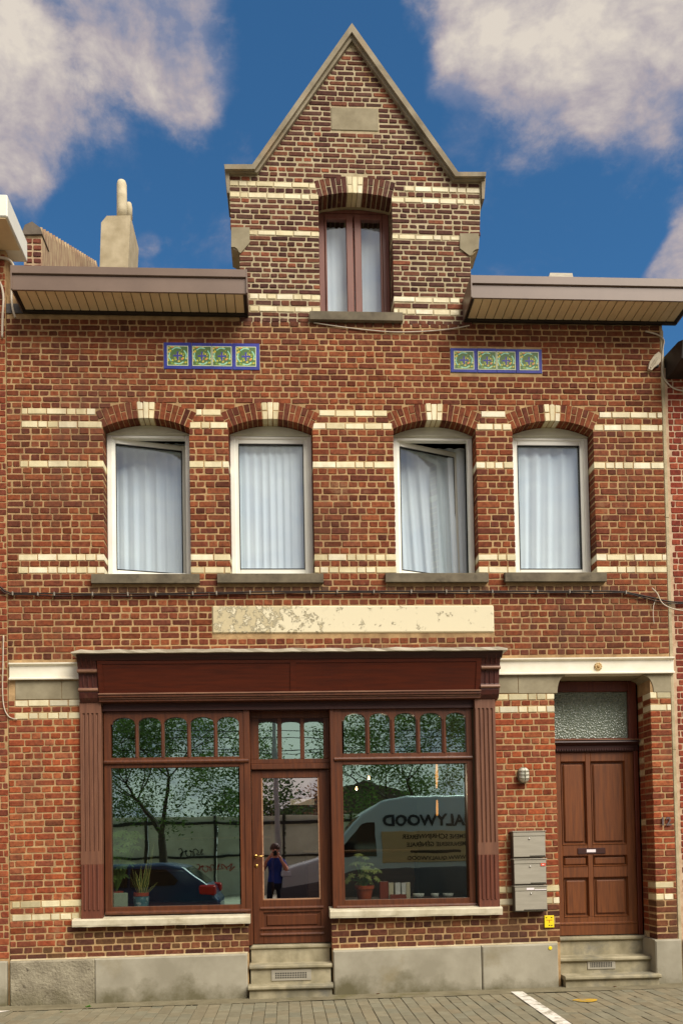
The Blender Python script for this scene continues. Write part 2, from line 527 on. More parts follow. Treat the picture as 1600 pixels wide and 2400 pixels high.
def peeled_paint():
    mt, nt, b = new_mat('peeled_paint', S(232, 216, 166), 0.85, 0.2)
    L = nt.links.new
    g = N(nt, 'ShaderNodeNewGeometry')
    n1 = N(nt, 'ShaderNodeTexNoise', inp={'Scale': 9.0, 'Detail': 12.0, 'Roughness': 0.78})
    L(g.outputs['Position'], n1.inputs['Vector'])
    sp = N(nt, 'ShaderNodeSeparateXYZ')
    L(g.outputs['Position'], sp.inputs[0])
    gr = N(nt, 'ShaderNodeMapRange')
    gr.inputs[1].default_value = FX(500, 1450)
    gr.inputs[2].default_value = FX(800, 1450)
    gr.inputs[3].default_value = 0.17
    gr.inputs[4].default_value = 0.0
    L(sp.outputs[0], gr.inputs[0])
    ad = N(nt, 'ShaderNodeMath', operation='ADD')
    L(n1.outputs['Fac'], ad.inputs[0])
    L(gr.outputs[0], ad.inputs[1])
    st = N(nt, 'ShaderNodeMapRange')
    st.inputs[1].default_value, st.inputs[2].default_value = 0.595, 0.62
    L(ad.outputs[0], st.inputs[0])
    n2 = N(nt, 'ShaderNodeTexNoise', inp={'Scale': 26.0, 'Detail': 5.0})
    L(g.outputs['Position'], n2.inputs['Vector'])
    c2 = N(nt, 'ShaderNodeMixRGB')
    c2.inputs[1].default_value = S(208, 194, 154)
    c2.inputs[2].default_value = S(188, 176, 144)
    L(n2.outputs['Fac'], c2.inputs[0])
    mx = N(nt, 'ShaderNodeMixRGB')
    L(st.outputs[0], mx.inputs[0])
    mx.inputs[1].default_value = S(224, 214, 182)
    L(c2.outputs[0], mx.inputs[2])
    L(mx.outputs[0], b.inputs['Base Color'])
    bp = N(nt, 'ShaderNodeBump', invert=True)
    bp.inputs['Strength'].default_value = 1.0
    bp.inputs['Distance'].default_value = 0.008
    L(st.outputs[0], bp.inputs['Height'])
    L(bp.outputs[0], b.inputs['Normal'])


peeled_paint()


def tile_print():
    """glazed flower tile: white rim, pale wreath ring, leaves, yellow buds, blue cross in the middle (uses the tile's UV)"""
    mt, nt, b = new_mat('tile_print', S(60, 70, 160), 0.45, 0.3)
    L = nt.links.new
    uv = N(nt, 'ShaderNodeUVMap', uv_map='UVMap')
    sp = N(nt, 'ShaderNodeSeparateXYZ')
    L(uv.outputs[0], sp.inputs[0])

    def m(op, a, c=None, d=None):
        n = N(nt, 'ShaderNodeMath', operation=op)
        for i, x in enumerate((a, c, d)):
            if x is None:
                continue
            if isinstance(x, (int, float)):
                n.inputs[i].default_value = x
            else:
                L(x, n.inputs[i])
        return n.outputs[0]

    u = m('SUBTRACT', sp.outputs[0], 0.5)
    v = m('SUBTRACT', sp.outputs[1], 0.5)
    r = m('SQRT', m('ADD', m('MULTIPLY', u, u), m('MULTIPLY', v, v)))
    au, av = m('ABSOLUTE', u), m('ABSOLUTE', v)
    ang = m('ARCTAN2', v, u)

    def step(x, lo, hi):
        n = N(nt, 'ShaderNodeMapRange')
        n.inputs[1].default_value, n.inputs[2].default_value = lo, hi
        L(x, n.inputs[0])
        return n.outputs[0]

    def mix(f, a, c):
        n = N(nt, 'ShaderNodeMixRGB')
        L(f, n.inputs[0])
        for i, x in ((1, a), (2, c)):
            if isinstance(x, tuple):
                n.inputs[i].default_value = x
            else:
                L(x, n.inputs[i])
        return n.outputs[0]

    vor = N(nt, 'ShaderNodeTexVoronoi', inp={'Scale': 8.5})
    L(uv.outputs[0], vor.inputs['Vector'])
    hue = N(nt, 'ShaderNodeSeparateColor')
    L(vor.outputs['Color'], hue.inputs[0])
    leaf = N(nt, 'ShaderNodeValToRGB')
    leaf.color_ramp.interpolation = 'CONSTANT'
    el = leaf.color_ramp.elements
    el[0].position, el[0].color = 0.0, S(140, 156, 54)
    el[1].position, el[1].color = 0.26, S(204, 190, 66)
    for p, c in ((0.55, S(74, 120, 66)), (0.66, S(204, 180, 84)), (0.82, S(130, 160, 62)), (0.93, S(216, 128, 84))):
        e = el.new(p)
        e.color = c
    L(hue.outputs[0], leaf.inputs[0])
    edge = step(vor.outputs['Distance'], 0.40, 0.50)
    base = mix(edge, leaf.outputs[0], S(84, 112, 62))
    # blue field with cross
    cross = m('MINIMUM', au, av)
    incross = m('MULTIPLY', m('SUBTRACT', 1.0, step(cross, 0.035, 0.05)), m('SUBTRACT', 1.0, step(r, 0.2, 0.23)))
    base = mix(incross, base, S(62, 66, 150))
    # ring
    ring = m('ABSOLUTE', m('SUBTRACT', r, m('ADD', 0.405, m('MULTIPLY', m('SINE', m('MULTIPLY', ang, 8.0)), 0.008))))
    rm = m('SUBTRACT', 1.0, step(ring, 0.022, 0.032))
    gap = step(m('SINE', m('ADD', m('MULTIPLY', ang, 4.0), 0.9)), -0.75, -0.6)
    base = mix(m('MULTIPLY', rm, gap), base, S(150, 210, 184))
    rim = step(m('MAXIMUM', au, av), 0.462, 0.472)
    base = mix(rim, base, S(206, 216, 178))
    L(base, b.inputs['Base Color'])


tile_print()
grain('tile_blue', S(56, 66, 154), S(42, 48, 124), rough=0.5, spec=0.25, scale=6, amt=0.8, bump=0.03, c3=S(76, 72, 154), s3=5, t3=(0.5, 0.8))

# ------------------------------------------------------------------ mesh helpers
ORG = {}


class MB:
    def __init__(self):
        self.v, self.f, self.t = [], [], []
        self.tint = (1, 1, 1)

    def face(self, pts):
        b = len(self.v)
        self.v.extend([tuple(p) for p in pts])
        self.f.append(tuple(range(b, b + len(pts))))
        self.t.append(self.tint)

    def mesh(self, verts, faces):
        b = len(self.v)
        self.v.extend([tuple(p) for p in verts])
        for f in faces:
            self.f.append(tuple(i + b for i in f))
            self.t.append(self.tint)

    def box(self, x0, x1, y0, y1, z0, z1):
        self.mesh([(x0, y0, z0), (x1, y0, z0), (x1, y1, z0), (x0, y1, z0), (x0, y0, z1), (x1, y0, z1), (x1, y1, z1), (x0, y1, z1)],
                  [(0, 1, 5, 4), (1, 2, 6, 5), (2, 3, 7, 6), (3, 0, 4, 7), (4, 5, 6, 7), (3, 2, 1, 0)])
        return self

    def bbox(self, x0, x1, y0, y1, z0, z1, c=0.006):
        """box with chamfered edges all round"""
        cx, cy, cz = min(c, (x1 - x0) * .45), min(c, (y1 - y0) * .45), min(c, (z1 - z0) * .45)
        vs, idx = [], {}
        for ix, (xo, xi) in enumerate(((x0, x0 + cx), (x1, x1 - cx))):
            for iy, (yo, yi) in enumerate(((y0, y0 + cy), (y1, y1 - cy))):
                for iz, (zo, zi) in enumerate(((z0, z0 + cz), (z1, z1 - cz))):
                    for k, p in enumerate(((xo, yi, zi), (xi, yo, zi), (xi, yi, zo))):
                        idx[(ix, iy, iz, k)] = len(vs)
                        vs.append(p)
        fs = []
        for s in (0, 1):
            fs.append([idx[(s, a, b, 0)] for a, b in ((0, 0), (1, 0), (1, 1), (0, 1))])
            fs.append([idx[(a, s, b, 1)] for a, b in ((0, 0), (1, 0), (1, 1), (0, 1))])
            fs.append([idx[(a, b, s, 2)] for a, b in ((0, 0), (1, 0), (1, 1), (0, 1))])
        for a in (0, 1):
            for b in (0, 1):
                fs.append([idx[(a, b, 0, 0)], idx[(a, b, 1, 0)], idx[(a, b, 1, 1)], idx[(a, b, 0, 1)]])
                fs.append([idx[(a, 0, b, 0)], idx[(a, 1, b, 0)], idx[(a, 1, b, 2)], idx[(a, 0, b, 2)]])
                fs.append([idx[(0, a, b, 1)], idx[(1, a, b, 1)], idx[(1, a, b, 2)], idx[(0, a, b, 2)]])
                for c_ in (0, 1):
                    fs.append([idx[(a, b, c_, k)] for k in range(3)])
        self.mesh(vs, fs)
        return self

    def prism(self, poly, axis, a, b):
        """polygon (2-D) pushed along an axis: 'y' takes (x, z), 'x' takes (y, z), 'z' takes (x, y)"""
        n = len(poly)

        def P(p, t):
            return {'y': (p[0], t, p[1]), 'x': (t, p[0], p[1]), 'z': (p[0], p[1], t)}[axis]
        vs = [P(p, a) for p in poly] + [P(p, b) for p in poly]
        fs = [tuple(range(n)), tuple(range(2 * n - 1, n - 1, -1))]
        for i in range(n):
            j = (i + 1) % n
            fs.append((i, j, n + j, n + i))
        self.mesh(vs, fs)
        return self

    def tube(self, pts, r, n=6, cap=True):
        pts = [Vector(p) for p in pts]
        rs = r if isinstance(r, (list, tuple)) else [r] * len(pts)
        vs, fs = [], []
        up = None
        for i, p in enumerate(pts):
            d = (pts[min(i + 1, len(pts) - 1)] - pts[max(i - 1, 0)])
            d = d.normalized() if d.length > 1e-9 else Vector((0, 0, 1))
            if up is None:
                up = Vector((0, 0, 1)) if abs(d.z) < 0.9 else Vector((1, 0, 0))
            a = d.cross(up)
            if a.length < 1e-6:
                a = d.orthogonal()
            a.normalize()
            b = a.cross(d).normalized()
            up = b
            for k in range(n):
                t = 2 * pi * k / n
                vs.append(p + a * (cos(t) * rs[i]) + b * (sin(t) * rs[i]))
        for i in range(len(pts) - 1):
            for k in range(n):
                k2 = (k + 1) % n
                fs.append((i * n + k, i * n + k2, (i + 1) * n + k2, (i + 1) * n + k))
        if cap:
            fs.append(tuple(range(n - 1, -1, -1)))
            fs.append(tuple((len(pts) - 1) * n + k for k in range(n)))
        self.mesh(vs, fs)
        return self

    def lathe(self, prof, c, n=20, axis='z'):
        """profile [(r, h)] turned about an axis through c"""
        vs, fs = [], []
        for r, h in prof:
            for k in range(n):
                t = 2 * pi * k / n
                a, b = r * cos(t), r * sin(t)
                p = {'z': (a, b, h), 'y': (a, h, b), 'x': (h, a, b)}[axis]
                vs.append((c[0] + p[0], c[1] + p[1], c[2] + p[2]))
        for i in range(len(prof) - 1):
            for k in range(n):
                k2 = (k + 1) % n
                fs.append((i * n + k, i * n + k2, (i + 1) * n + k2, (i + 1) * n + k))
        if prof[0][0] > 1e-5:
            fs.append(tuple(range(n)))
        if prof[-1][0] > 1e-5:
            fs.append(tuple((len(prof) - 1) * n + k for k in range(n)))
        self.mesh(vs, fs)
        return self

    def build(self, name, mat, parent=None, smooth=False, recalc=True, uv=None):
        if parent is not None:
            o = Vector(ORG.get(parent.name, (0, 0, 0)))
        else:
            xs = [p[0] for p in self.v]
            ys = [p[1] for p in self.v]
            zs = [p[2] for p in self.v]
            o = Vector(((min(xs) + max(xs)) / 2, (min(ys) + max(ys)) / 2, min(zs)))
        me = bpy.data.meshes.new(name)
        me.from_pydata([(p[0] - o.x, p[1] - o.y, p[2] - o.z) for p in self.v], [], self.f)
        if recalc:
            bm = bmesh.new()
            bm.from_mesh(me)
            bmesh.ops.remove_doubles(bm, verts=bm.verts, dist=1e-6)
            bmesh.ops.recalc_face_normals(bm, faces=bm.faces)
            bm.to_mesh(me)
            bm.free()
        if any(t != (1, 1, 1) for t in self.t) and len(me.polygons) == len(self.t):
            at = me.attributes.new('tint', 'FLOAT_COLOR', 'FACE')
            flat = []
            for t in self.t:
                flat += [t[0], t[1], t[2], 1.0]
            at.data.foreach_set('color', flat)
        if uv:
            ul = me.uv_layers.new(name='UVMap')
            x0, x1, z0, z1 = uv
            for lp in me.loops:
                c = me.vertices[lp.vertex_index].co
                ul.data[lp.index].uv = ((c.x + o.x - x0) / (x1 - x0), (c.z + o.z - z0) / (z1 - z0))
        if smooth:
            me.polygons.foreach_set('use_smooth', [True] * len(me.polygons))
        me.materials.append(MATS[mat] if isinstance(mat, str) else mat)
        ob = bpy.data.objects.new(name, me)
        col.objects.link(ob)
        if parent is not None:
            ob.parent = parent
            ORG[ob.name] = tuple(o)
        else:
            ob.location = o
            ORG[ob.name] = tuple(o)
        return ob


def pane(bx, mat, parent):
    """glass sheet whose coated outer face mirrors the street"""
    o = MB().box(*bx).build('pane', mat, parent)
    o.data.materials.append(MATS['glass_clear'])
    for p in o.data.polygons:
        p.material_index = 0 if p.normal.y < -0.5 else 1
    return o


def empty(name, loc=(0, 0, 0), parent=None):
    o = bpy.data.objects.new(name, None)
    o.empty_display_size = 0.2
    col.objects.link(o)
    if parent is not None:
        o.parent = parent
        pl = Vector(ORG.get(parent.name, (0, 0, 0)))
        o.location = Vector(loc) - pl
    else:
        o.location = loc
    ORG[o.name] = tuple(loc)
    return o


def tag(o, label, cat, group=None):
    o['label'] = label
    o['category'] = cat
    if group:
        o['group'] = group
    return o


def structure(o):
    o['kind'] = 'structure'
    return o


def text_mb(s, size, bold=0.0, align='CENTER', extrude=0.0):
    cu = bpy.data.curves.new('txt', 'FONT')
    cu.body = s
    cu.size = size
    cu.offset = bold
    cu.extrude = extrude
    cu.align_x = align
    cu.resolution_u = 3
    to = bpy.data.objects.new('txt', cu)
    col.objects.link(to)
    bpy.context.view_layer.update()
    dg = bpy.context.evaluated_depsgraph_get()
    me = bpy.data.meshes.new_from_object(to.evaluated_get(dg))
    vs = [v.co.copy() for v in me.vertices]
    fs = [tuple(p.vertices) for p in me.polygons]
    bpy.data.objects.remove(to)
    bpy.data.curves.remove(cu)
    bpy.data.meshes.remove(me)
    return vs, fs


# ================================================================== the ground
def sheet(name, x0, x1, y0, y1, dz, mat, n=1):
    mb = MB()
    mb.face([(x0, y0, zg(x0) + dz), (x1, y0, zg(x1) + dz), (x1, y1, zg(x1) + dz), (x0, y1, zg(x0) + dz)])
    return structure(mb.build(name, mat, recalc=False))


grain('earth', S(150, 144, 126), S(130, 124, 106), rough=1, scale=0.4)
grain('asphalt', S(106, 104, 99), S(90, 88, 84), rough=0.9, scale=3.0, bump=0.3, bscale=120)
grain('paver', S(158, 142, 106), (0.8, 0.79, 0.76, 1), rough=0.92, spec=0.2, scale=9.0, amt=0.9, bump=0.35, bscale=150, tint=True, c3=S(112, 102, 72), s3=2.0, t3=(0.6, 0.95))
grain('paving_bed', S(130, 122, 98), S(108, 100, 78), rough=1, scale=14, bump=0.5, bscale=120, c3=S(96, 98, 62), s3=3, t3=(0.6, 0.75))
grain('paving_strip', S(128, 120, 96), S(106, 98, 76), rough=0.95, scale=5, amt=0.9, bump=0.4, bscale=120, c3=S(102, 96, 58), s3=2.5, t3=(0.55, 0.75))
grain('kerb_stone', S(150, 146, 136), S(120, 116, 106), rough=0.9, scale=8, bump=0.3)

KY = -3.6                                     # front edge of the paving, then the road
sheet('ground', -300, 300, -300, 300, -0.45, 'earth')
road = sheet('road', -60, 60, -13.0, KY, -0.13, 'asphalt')
pave = sheet('pavement', -60, 60, KY, 0.5, -0.012, 'paving_bed')
mb = MB()
mb.prism([(KY - 0.12, -0.3), (KY, -0.3), (KY, 0.0), (KY - 0.10, -0.004), (KY - 0.12, -0.03)], 'x', -60, 60)
kb = mb.build('kerb', 'kerb_stone')
structure(kb)
grain('far_paving', S(168, 162, 144), S(148, 142, 124), rough=0.95, scale=3)
sheet('far_pavement', -60, 60, -22.0, -13.0, 0.0, 'far_paving')


def paving():
    pieces = []
    px_w, px_l, jt = 0.112, 0.222, 0.004
    ystart = -0.30
    ncol = int(8.4 / px_w)
    for c in range(ncol):
        x0 = -3.35 + c * px_w
        off = 0.0 if c % 2 else px_l / 2
        y = ystart
        first = True
        while y > -1.30:
            ln = px_l if not (first and off) else off
            first = False
            pieces.append((x0, x0 + px_w, y - ln, y))
            y -= ln
    pieces.sort(key=lambda p: (-(p[3] - p[2]) / ((D + p[2]) ** 2)) * 1.0 + abs((p[0]) / (D + p[2])) * 0.00001)
    vis, rest = [], []
    for p in pieces:
        xc, yc = (p[0] + p[1]) / 2, (p[2] + p[3]) / 2
        # in view of the camera: below the lower edge nothing shows
        d = D + yc
        inview = (ZC - zg(xc)) / d < 0.2055 and -2.95 < xc * D / d * 1.0 < 4.3
        (vis if inview and len(vis) < 300 else rest).append(p)

    def one(mb, p):
        j = jt / 2
        g = random.uniform(-0.0035, 0.0035)
        k = random.uniform(0.78, 0.94)
        warm = random.uniform(-0.012, 0.012)
        b = lin((144, 137, 114))
        mb.tint = (b[0] * k + warm, b[1] * k, b[2] * k - warm * 0.5)
        x0, x1, y0, y1 = p[0] + j, p[1] - j, p[2] + j, p[3] - j
        c = 0.0035
        zt = lambda x: zg(x) + g
        tl = random.uniform(-0.002, 0.002)
        vs = [(x0, y0, zt(x0) - c), (x1, y0, zt(x1) - c + tl), (x1, y1, zt(x1) - c + tl), (x0, y1, zt(x0) - c),
              (x0 + c, y0 + c, zt(x0)), (x1 - c, y0 + c, zt(x1) + tl), (x1 - c, y1 - c, zt(x1) + tl), (x0 + c, y1 - c, zt(x0)),
              (x0, y0, zg(x0) - .04), (x1, y0, zg(x1) - .04), (x1, y1, zg(x1) - .04), (x0, y1, zg(x0) - .04)]
        mb.mesh(vs, [(4, 5, 6, 7), (0, 1, 5, 4), (1, 2, 6, 5), (2, 3, 7, 6), (3, 0, 4, 7), (8, 9, 1, 0), (9, 10, 2, 1), (10, 11, 3, 2), (11, 8, 0, 3)])
    for p in vis:
        mb = MB()
        one(mb, p)
        mb.build('paver', 'paver', pave, recalc=False)
    mb = MB()
    for p in rest:
        one(mb, p)
    # the paving goes on towards the road, joined
    for c in range(int(8.4 / px_w)):
        x0 = -3.35 + c * px_w
        y = -1.30 - (0.06 if c % 2 else 0.1)
        while y > KY + 0.25:
            one(mb, (x0, x0 + px_w, y - px_l, y))
            y -= px_l
    o = mb.build('paver_field', 'paver', pave, recalc=False)
    o['kind'] = 'stuff'
    # smooth mortared strip along the house foot
    mb = MB()
    xs = [-3.4 + 0.4 * i for i in range(22)]
    for a, b in zip(xs[:-1], xs[1:]):
        ya, yb = -0.29 + 0.012 * sin(a * 3), -0.29 + 0.012 * sin(b * 3)
        mb.face([(a, ya, zg(a) + 0.002), (b, yb, zg(b) + 0.002), (b, 0.4, zg(b) + 0.022), (a, 0.4, zg(a) + 0.022)])
    mb.build('mortar_strip', 'paving_strip', pave, recalc=True)


paving()

# painted marks on the paving
grain('road_paint', S(232, 228, 218), S(206, 198, 180), rough=0.8, scale=10, amt=0.7, bump=0.3, bscale=80, c3=S(140, 132, 110), s3=9, t3=(0.50, 0.62))
grain('road_paint_yellow', S(200, 160, 50), S(166, 132, 50), rough=0.8, scale=14, amt=0.8, bump=0.2, c3=S(150, 136, 100), s3=14, t3=(0.5, 0.66))


def paint_line(name, pts, mat, label):
    mb = MB()
    P = [G(*p) for p in pts]
    mb.face([(p.x, p.y, zg(p.x) + 0.006) for p in P])
    o = mb.build(name, mat, recalc=False)
    o['kind'] = 'structure'
    o['label'] = label
    return o


a, b, c, d = G(1197, 2327), G(1224, 2326), G(1335, 2400), G(1300, 2400)
ext = 2.6
mb = MB()
cd, bc = (d - a) * ext, (c - b) * ext
q = [a, b, b + bc, a + cd]
n = 8
for i in range(n):
    t0, t1 = i / n, (i + 1) / n
    mb.face([(p.x, p.y, zg(p.x) + 0.007) for p in (a.lerp(a + cd, t0), b.lerp(b + bc, t0), b.lerp(b + bc, t1), a.lerp(a + cd, t1))])
structure(mb.build('parking_line', 'road_paint', recalc=False))
a, b = G(24, 2371), G(-40, 2372)
dirv = Vector((a.x - 0.9, a.y - 1.0, 0)) - Vector((a.x, a.y, 0))
mb = MB()
mb.face([(p.x, p.y, zg(p.x) + 0.007) for p in (a, b, b + dirv, a + dirv)])
structure(mb.build('parking_line', 'road_paint', recalc=False))
mb = MB()
c = G(1372, 2347)
ring = [(c.x + (0.115 + 0.012 * sin(5 * t)) * cos(t), c.y + (0.085 + 0.01 * sin(3 * t)) * sin(t)) for t in [2 * pi * k / 24 for k in range(24)]]
mb.face([(x, y, zg(x) + 0.008) for x, y in ring])
structure(mb.build('yellow_paint_spot', 'road_paint_yellow', recalc=False))

# ================================================================== the house
house = tag(empty('brick_house', (0.6, 0.3, 0)), 'red brick terraced house with pointed dormer gable and dark wooden shopfront', 'house')

XL, XR = -2.80, 4.165                          # house edges
# course centre heights, measured at the left (x = -2.4) and the right (x = 4.0) side; row 0 is the upper white band row
MX0, MX1 = -2.45, 4.0
ROWS_L = {16: 7.115, 0: 6.100, -2: 5.962, -8: 5.545, -22: 4.567, -24: 4.434, -44: 3.055, -46: 2.924, -74: 0.998, -76: 0.865, -82: 0.463}
ROWS_R = {16: 7.140, 0: 6.119, -2: 5.981, -8: 5.569, -22: 4.571, -24: 4.438, -44: 3.086, -46: 2.953, -74: 1.064, -76: 0.938, -82: 0.523}


def interp(tab, i):
    ks = sorted(tab)
    if i <= ks[0]:
        k0, k1 = ks[0], ks[1]
    elif i >= ks[-1]:
        k0, k1 = ks[-2], ks[-1]
    else:
        for k0, k1 in zip(ks[:-1], ks[1:]):
            if k0 <= i <= k1:
                break
    return tab[k0] + (tab[k1] - tab[k0]) * (i - k0) / (k1 - k0)


def zrow(i, x):
    t = (x - MX0) / (MX1 - MX0)
    return interp(ROWS_L, i) * (1 - t) + interp(ROWS_R, i) * t


DROWS_L = {40: 10.84, 0: 8.571, -2: 8.447, -9: 8.042, -21: 7.355, -23: 7.221, -25: 7.105}
DROWS_R = {40: 10.82, 0: 8.557, -2: 8.432, -9: 8.029, -21: 7.346, -23: 7.214, -25: 7.098}


def zrow_d(i, x):
    t = (x - 0.0) / 1.8
    return interp(DROWS_L, i) * (1 - t) + interp(DROWS_R, i) * t


def px_rect(x0, y0, x1, y1, y=0.0):
    xm, ym = (x0 + x1) / 2, (y0 + y1) / 2
    return FX(x0, ym, y), FX(x1, ym, y), FZ(xm, y1, y), FZ(xm, y0, y)


# openings (x0, x1, z0, z1)
WIN_PX = [(243, 445), (537.5, 734.5), (925, 1118), (1204.5, 1394)]
TH = radians(26)
ARCH_T = 0.18
ARCHES = []
for i, (a, b) in enumerate(WIN_PX):
    x0, x1 = FX(a, 1180), FX(b, 1180)
    xc = (x0 + x1) / 2
    R_ = (x1 - x0) / 2 / sin(TH)
    zs = zrow(-2, xc) - 0.030                    # springing
    zb = FZ((a + b) / 2, 1343)
    ARCHES.append(dict(x0=x0, x1=x1, xc=xc, R=R_, zs=zs, cz=zs - R_ * cos(TH), zb=zb, crown=zs + R_ * (1 - cos(TH))))
# dormer window arch
DX0, DX1 = FX(748, 590), FX(920, 590)
TD = radians(16)
dxc = (DX0 + DX1) / 2
RD = (DX1 - DX0) / 2 / sin(TD)
dzs = FZ(834, 463)
DARCH = dict(x0=DX0, x1=DX1, xc=dxc, R=RD, zs=dzs, cz=dzs - RD * cos(TD), zb=FZ(834, 730), crown=dzs + RD * (1 - cos(TD)))

SHOP_L = FX(187, 1850)                            # outer edges of the pilasters
SHOP_R = FX(1164.5, 1850)
Z_SHOPTOP = FZ(670, 1655)
SILL_L_TOP = FZ(400, 2146)
SILL_R_TOP = FZ(960, 2128)
STALL_DX0, STALL_DX1 = FX(583, 2190), FX(777, 2190)   # gap for the shop door
DOOR_X0, DOOR_X1 = FX(1305, 1900), FX(1531, 1900)
Z_LINT_BOT = FZ(1400, 1581)
PL_L, PL_R = 0.432, 0.492                          # plinth top


def plz(x):
    t = (x - MX0) / (MX1 - MX0)
    return PL_L * (1 - t) + PL_R * t


def arch_hole(A, z, grow=0.0, th=TH, t=ARCH_T):
    """half-width covered by arch ring or opening at height z, or None"""
    Ro = A['R'] + t + grow
    if z <= A['zs']:
        return (A['x1'] - A['x0']) / 2 if z >= A['zb'] else None
    dz = z - A['cz']
    if dz >= Ro:
        return None
    w = sqrt(max(0, Ro * Ro - dz * dz))
    w = min(w, dz * tan(th))                       # skewback line
    return max(w, 0)


TILES = [(384, 804, 608, 866), (1055.5, 817, 1269, 874)]
SIGN = (497.5, 1420, 1157, 1484)
SILLS = [(213.6, 1344.6, 467, 1366), (509, 1343.6, 758, 1365), (903.6, 1342.5, 1144.7, 1363.5), (1183.7, 1341, 1421.7, 1362.3)]
SILLP = -0.055


def sill_rect(s):
    return px_rect(*s, y=SILLP)


LINT = (FX(23, 1575), FX(1577, 1560))
LZ0_L, LZ1_L = FZ(100, 1594), FZ(100, 1555)
LZ0_R, LZ1_R = FZ(1380, 1581), FZ(1380, 1543)


def lint_z(x):
    t = (x - FX(100, 1575)) / (FX(1380, 1560) - FX(100, 1575))
    return LZ0_L + (LZ0_R - LZ0_L) * t, LZ1_L + (LZ1_R - LZ1_L) * t


def holes_main(z):
    """closed intervals at height z: (x0, x1, is_opening)"""
    hs = []
    for A, s in zip(ARCHES, SILLS):
        w = arch_hole(A, z, 0.004)
        if w is not None and w > 0.02:
            hs.append((A['xc'] - w, A['xc'] + w, z < A['zs']))
        x0, x1, z0, z1 = sill_rect(s)
        if z0 - 0.01 < z < z1 + 0.03:
            hs.append((FX(s[0], 1350) + 0.004, FX(s[2], 1350) - 0.004, False))
    for t in TILES:
        x0, x1, z0, z1 = px_rect(*t)
        if z0 - 0.012 < z < z1 + 0.012:
            hs.append((x0 - 0.006, x1 + 0.006, False))
    x0, x1, z0, z1 = px_rect(*SIGN)
    if z0 - 0.015 < z < z1 + 0.02:
        hs.append((x0 - 0.004, x1 + 0.004, False))
    # shopfront
    if z < FZ(670, 1522):
        if z > FZ(670, 1655):
            hs.append((FX(189, 1590, -0.02), FX(1162, 1590, -0.02), False))
        elif z > SILL_R_TOP - 0.12:
            hs.append((SHOP_L + 0.01, SHOP_R - 0.01, False))
        if z > SILL_L_TOP - 0.11 and z < SILL_L_TOP + 0.1:
            hs.append((SHOP_L - 0.02, -0.2, False))
        hs.append((STALL_DX0, STALL_DX1, True))
    # stone blocks under the lintel and the lintel itself, tested per side
    for xa, xb in ((FX(36, 1610), SHOP_L + 0.05), (SHOP_R - 0.05, XR - 0.01)):
        xm = (xa + xb) / 2
        a, b = lint_z(xm)
        if a - FZ(100, 1594) + FZ(100, 1641) < z < b + 0.008:
            hs.append((LINT[0] if xa < 0 else xa, xb, False))
    if z < Z_LINT_BOT + 0.05:
        hs.append((DOOR_X0, DOOR_X1, True))
    return hs


def subtract(x0, x1, hs):
    segs = [(x0, x1, False, False)]
    for a, b, op in hs:
        out = []
        for s in segs:
            if b <= s[0] or a >= s[1]:
                out.append(s)
                continue
            if a > s[0]:
                out.append((s[0], a, s[2], op))
            if b < s[1]:
                out.append((b, s[1], op, s[3]))
        segs = out
    return [s for s in segs if s[1] - s[0] > 0.018]


WHITE_ROWS = {0: [(FX(51, 965), FX(1562, 970))], -2: [(FX(51, 994), FX(1563, 1002))], -8: [(FX(48, 1088), FX(1562, 1091))],
              -22: [(FX(44, 1306), FX(1564, 1306))], -24: [(FX(44, 1336), FX(1565, 1335))],
              -44: [(FX(36, 1648), FX(1574, 1630))], -46: [(FX(36, 1678), FX(1574, 1659))],
              -74: [(FX(29, 2120), FX(1577, 2075))], -76: [(FX(29, 2150), FX(1577, 2103))]}
JT = 0.0118


def brick_tint(x, z, zone):
    r = random.random()
    if zone == 'dormer':
        base = random.choice([(118, 72, 58), (104, 64, 54), (130, 80, 60), (96, 60, 52), (114, 78, 66)])
        if r > 0.93:
            base = (162, 94, 68)
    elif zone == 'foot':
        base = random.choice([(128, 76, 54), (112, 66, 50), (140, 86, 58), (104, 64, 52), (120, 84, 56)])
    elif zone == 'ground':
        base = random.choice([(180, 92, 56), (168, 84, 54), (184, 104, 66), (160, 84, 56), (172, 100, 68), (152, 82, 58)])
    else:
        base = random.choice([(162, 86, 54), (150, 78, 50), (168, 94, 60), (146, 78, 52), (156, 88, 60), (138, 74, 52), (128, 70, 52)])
    k = random.uniform(0.86, 1.12) * (0.68 if random.random() < 0.11 else 1.0)
    c = lin(base)
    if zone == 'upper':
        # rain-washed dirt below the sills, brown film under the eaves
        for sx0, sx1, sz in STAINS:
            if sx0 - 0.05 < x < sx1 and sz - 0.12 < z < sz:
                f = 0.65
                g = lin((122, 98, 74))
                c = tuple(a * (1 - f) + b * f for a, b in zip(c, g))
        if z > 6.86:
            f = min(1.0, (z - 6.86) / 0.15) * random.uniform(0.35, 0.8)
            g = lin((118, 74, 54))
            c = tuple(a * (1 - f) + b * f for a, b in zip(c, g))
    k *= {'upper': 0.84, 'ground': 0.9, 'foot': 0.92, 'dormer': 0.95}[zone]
    return (c[0] * k * 0.95, c[1] * k * 1.03, c[2] * k * 1.03)


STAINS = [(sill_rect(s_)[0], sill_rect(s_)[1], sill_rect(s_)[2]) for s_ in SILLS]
WHITE_T = [(238, 228, 192), (234, 222, 180), (242, 234, 204), (228, 216, 174), (218, 206, 164), (236, 226, 188)]


def white_tint(x, z, zone):
    base = random.choice(WHITE_T)
    k = random.uniform(0.9, 1.03)
    if zone in ('foot', 'ground'):
        k *= random.choice((1, 0.95, 0.8, 0.72))
    c = lin(base)
    return tuple(v * k for v in c)


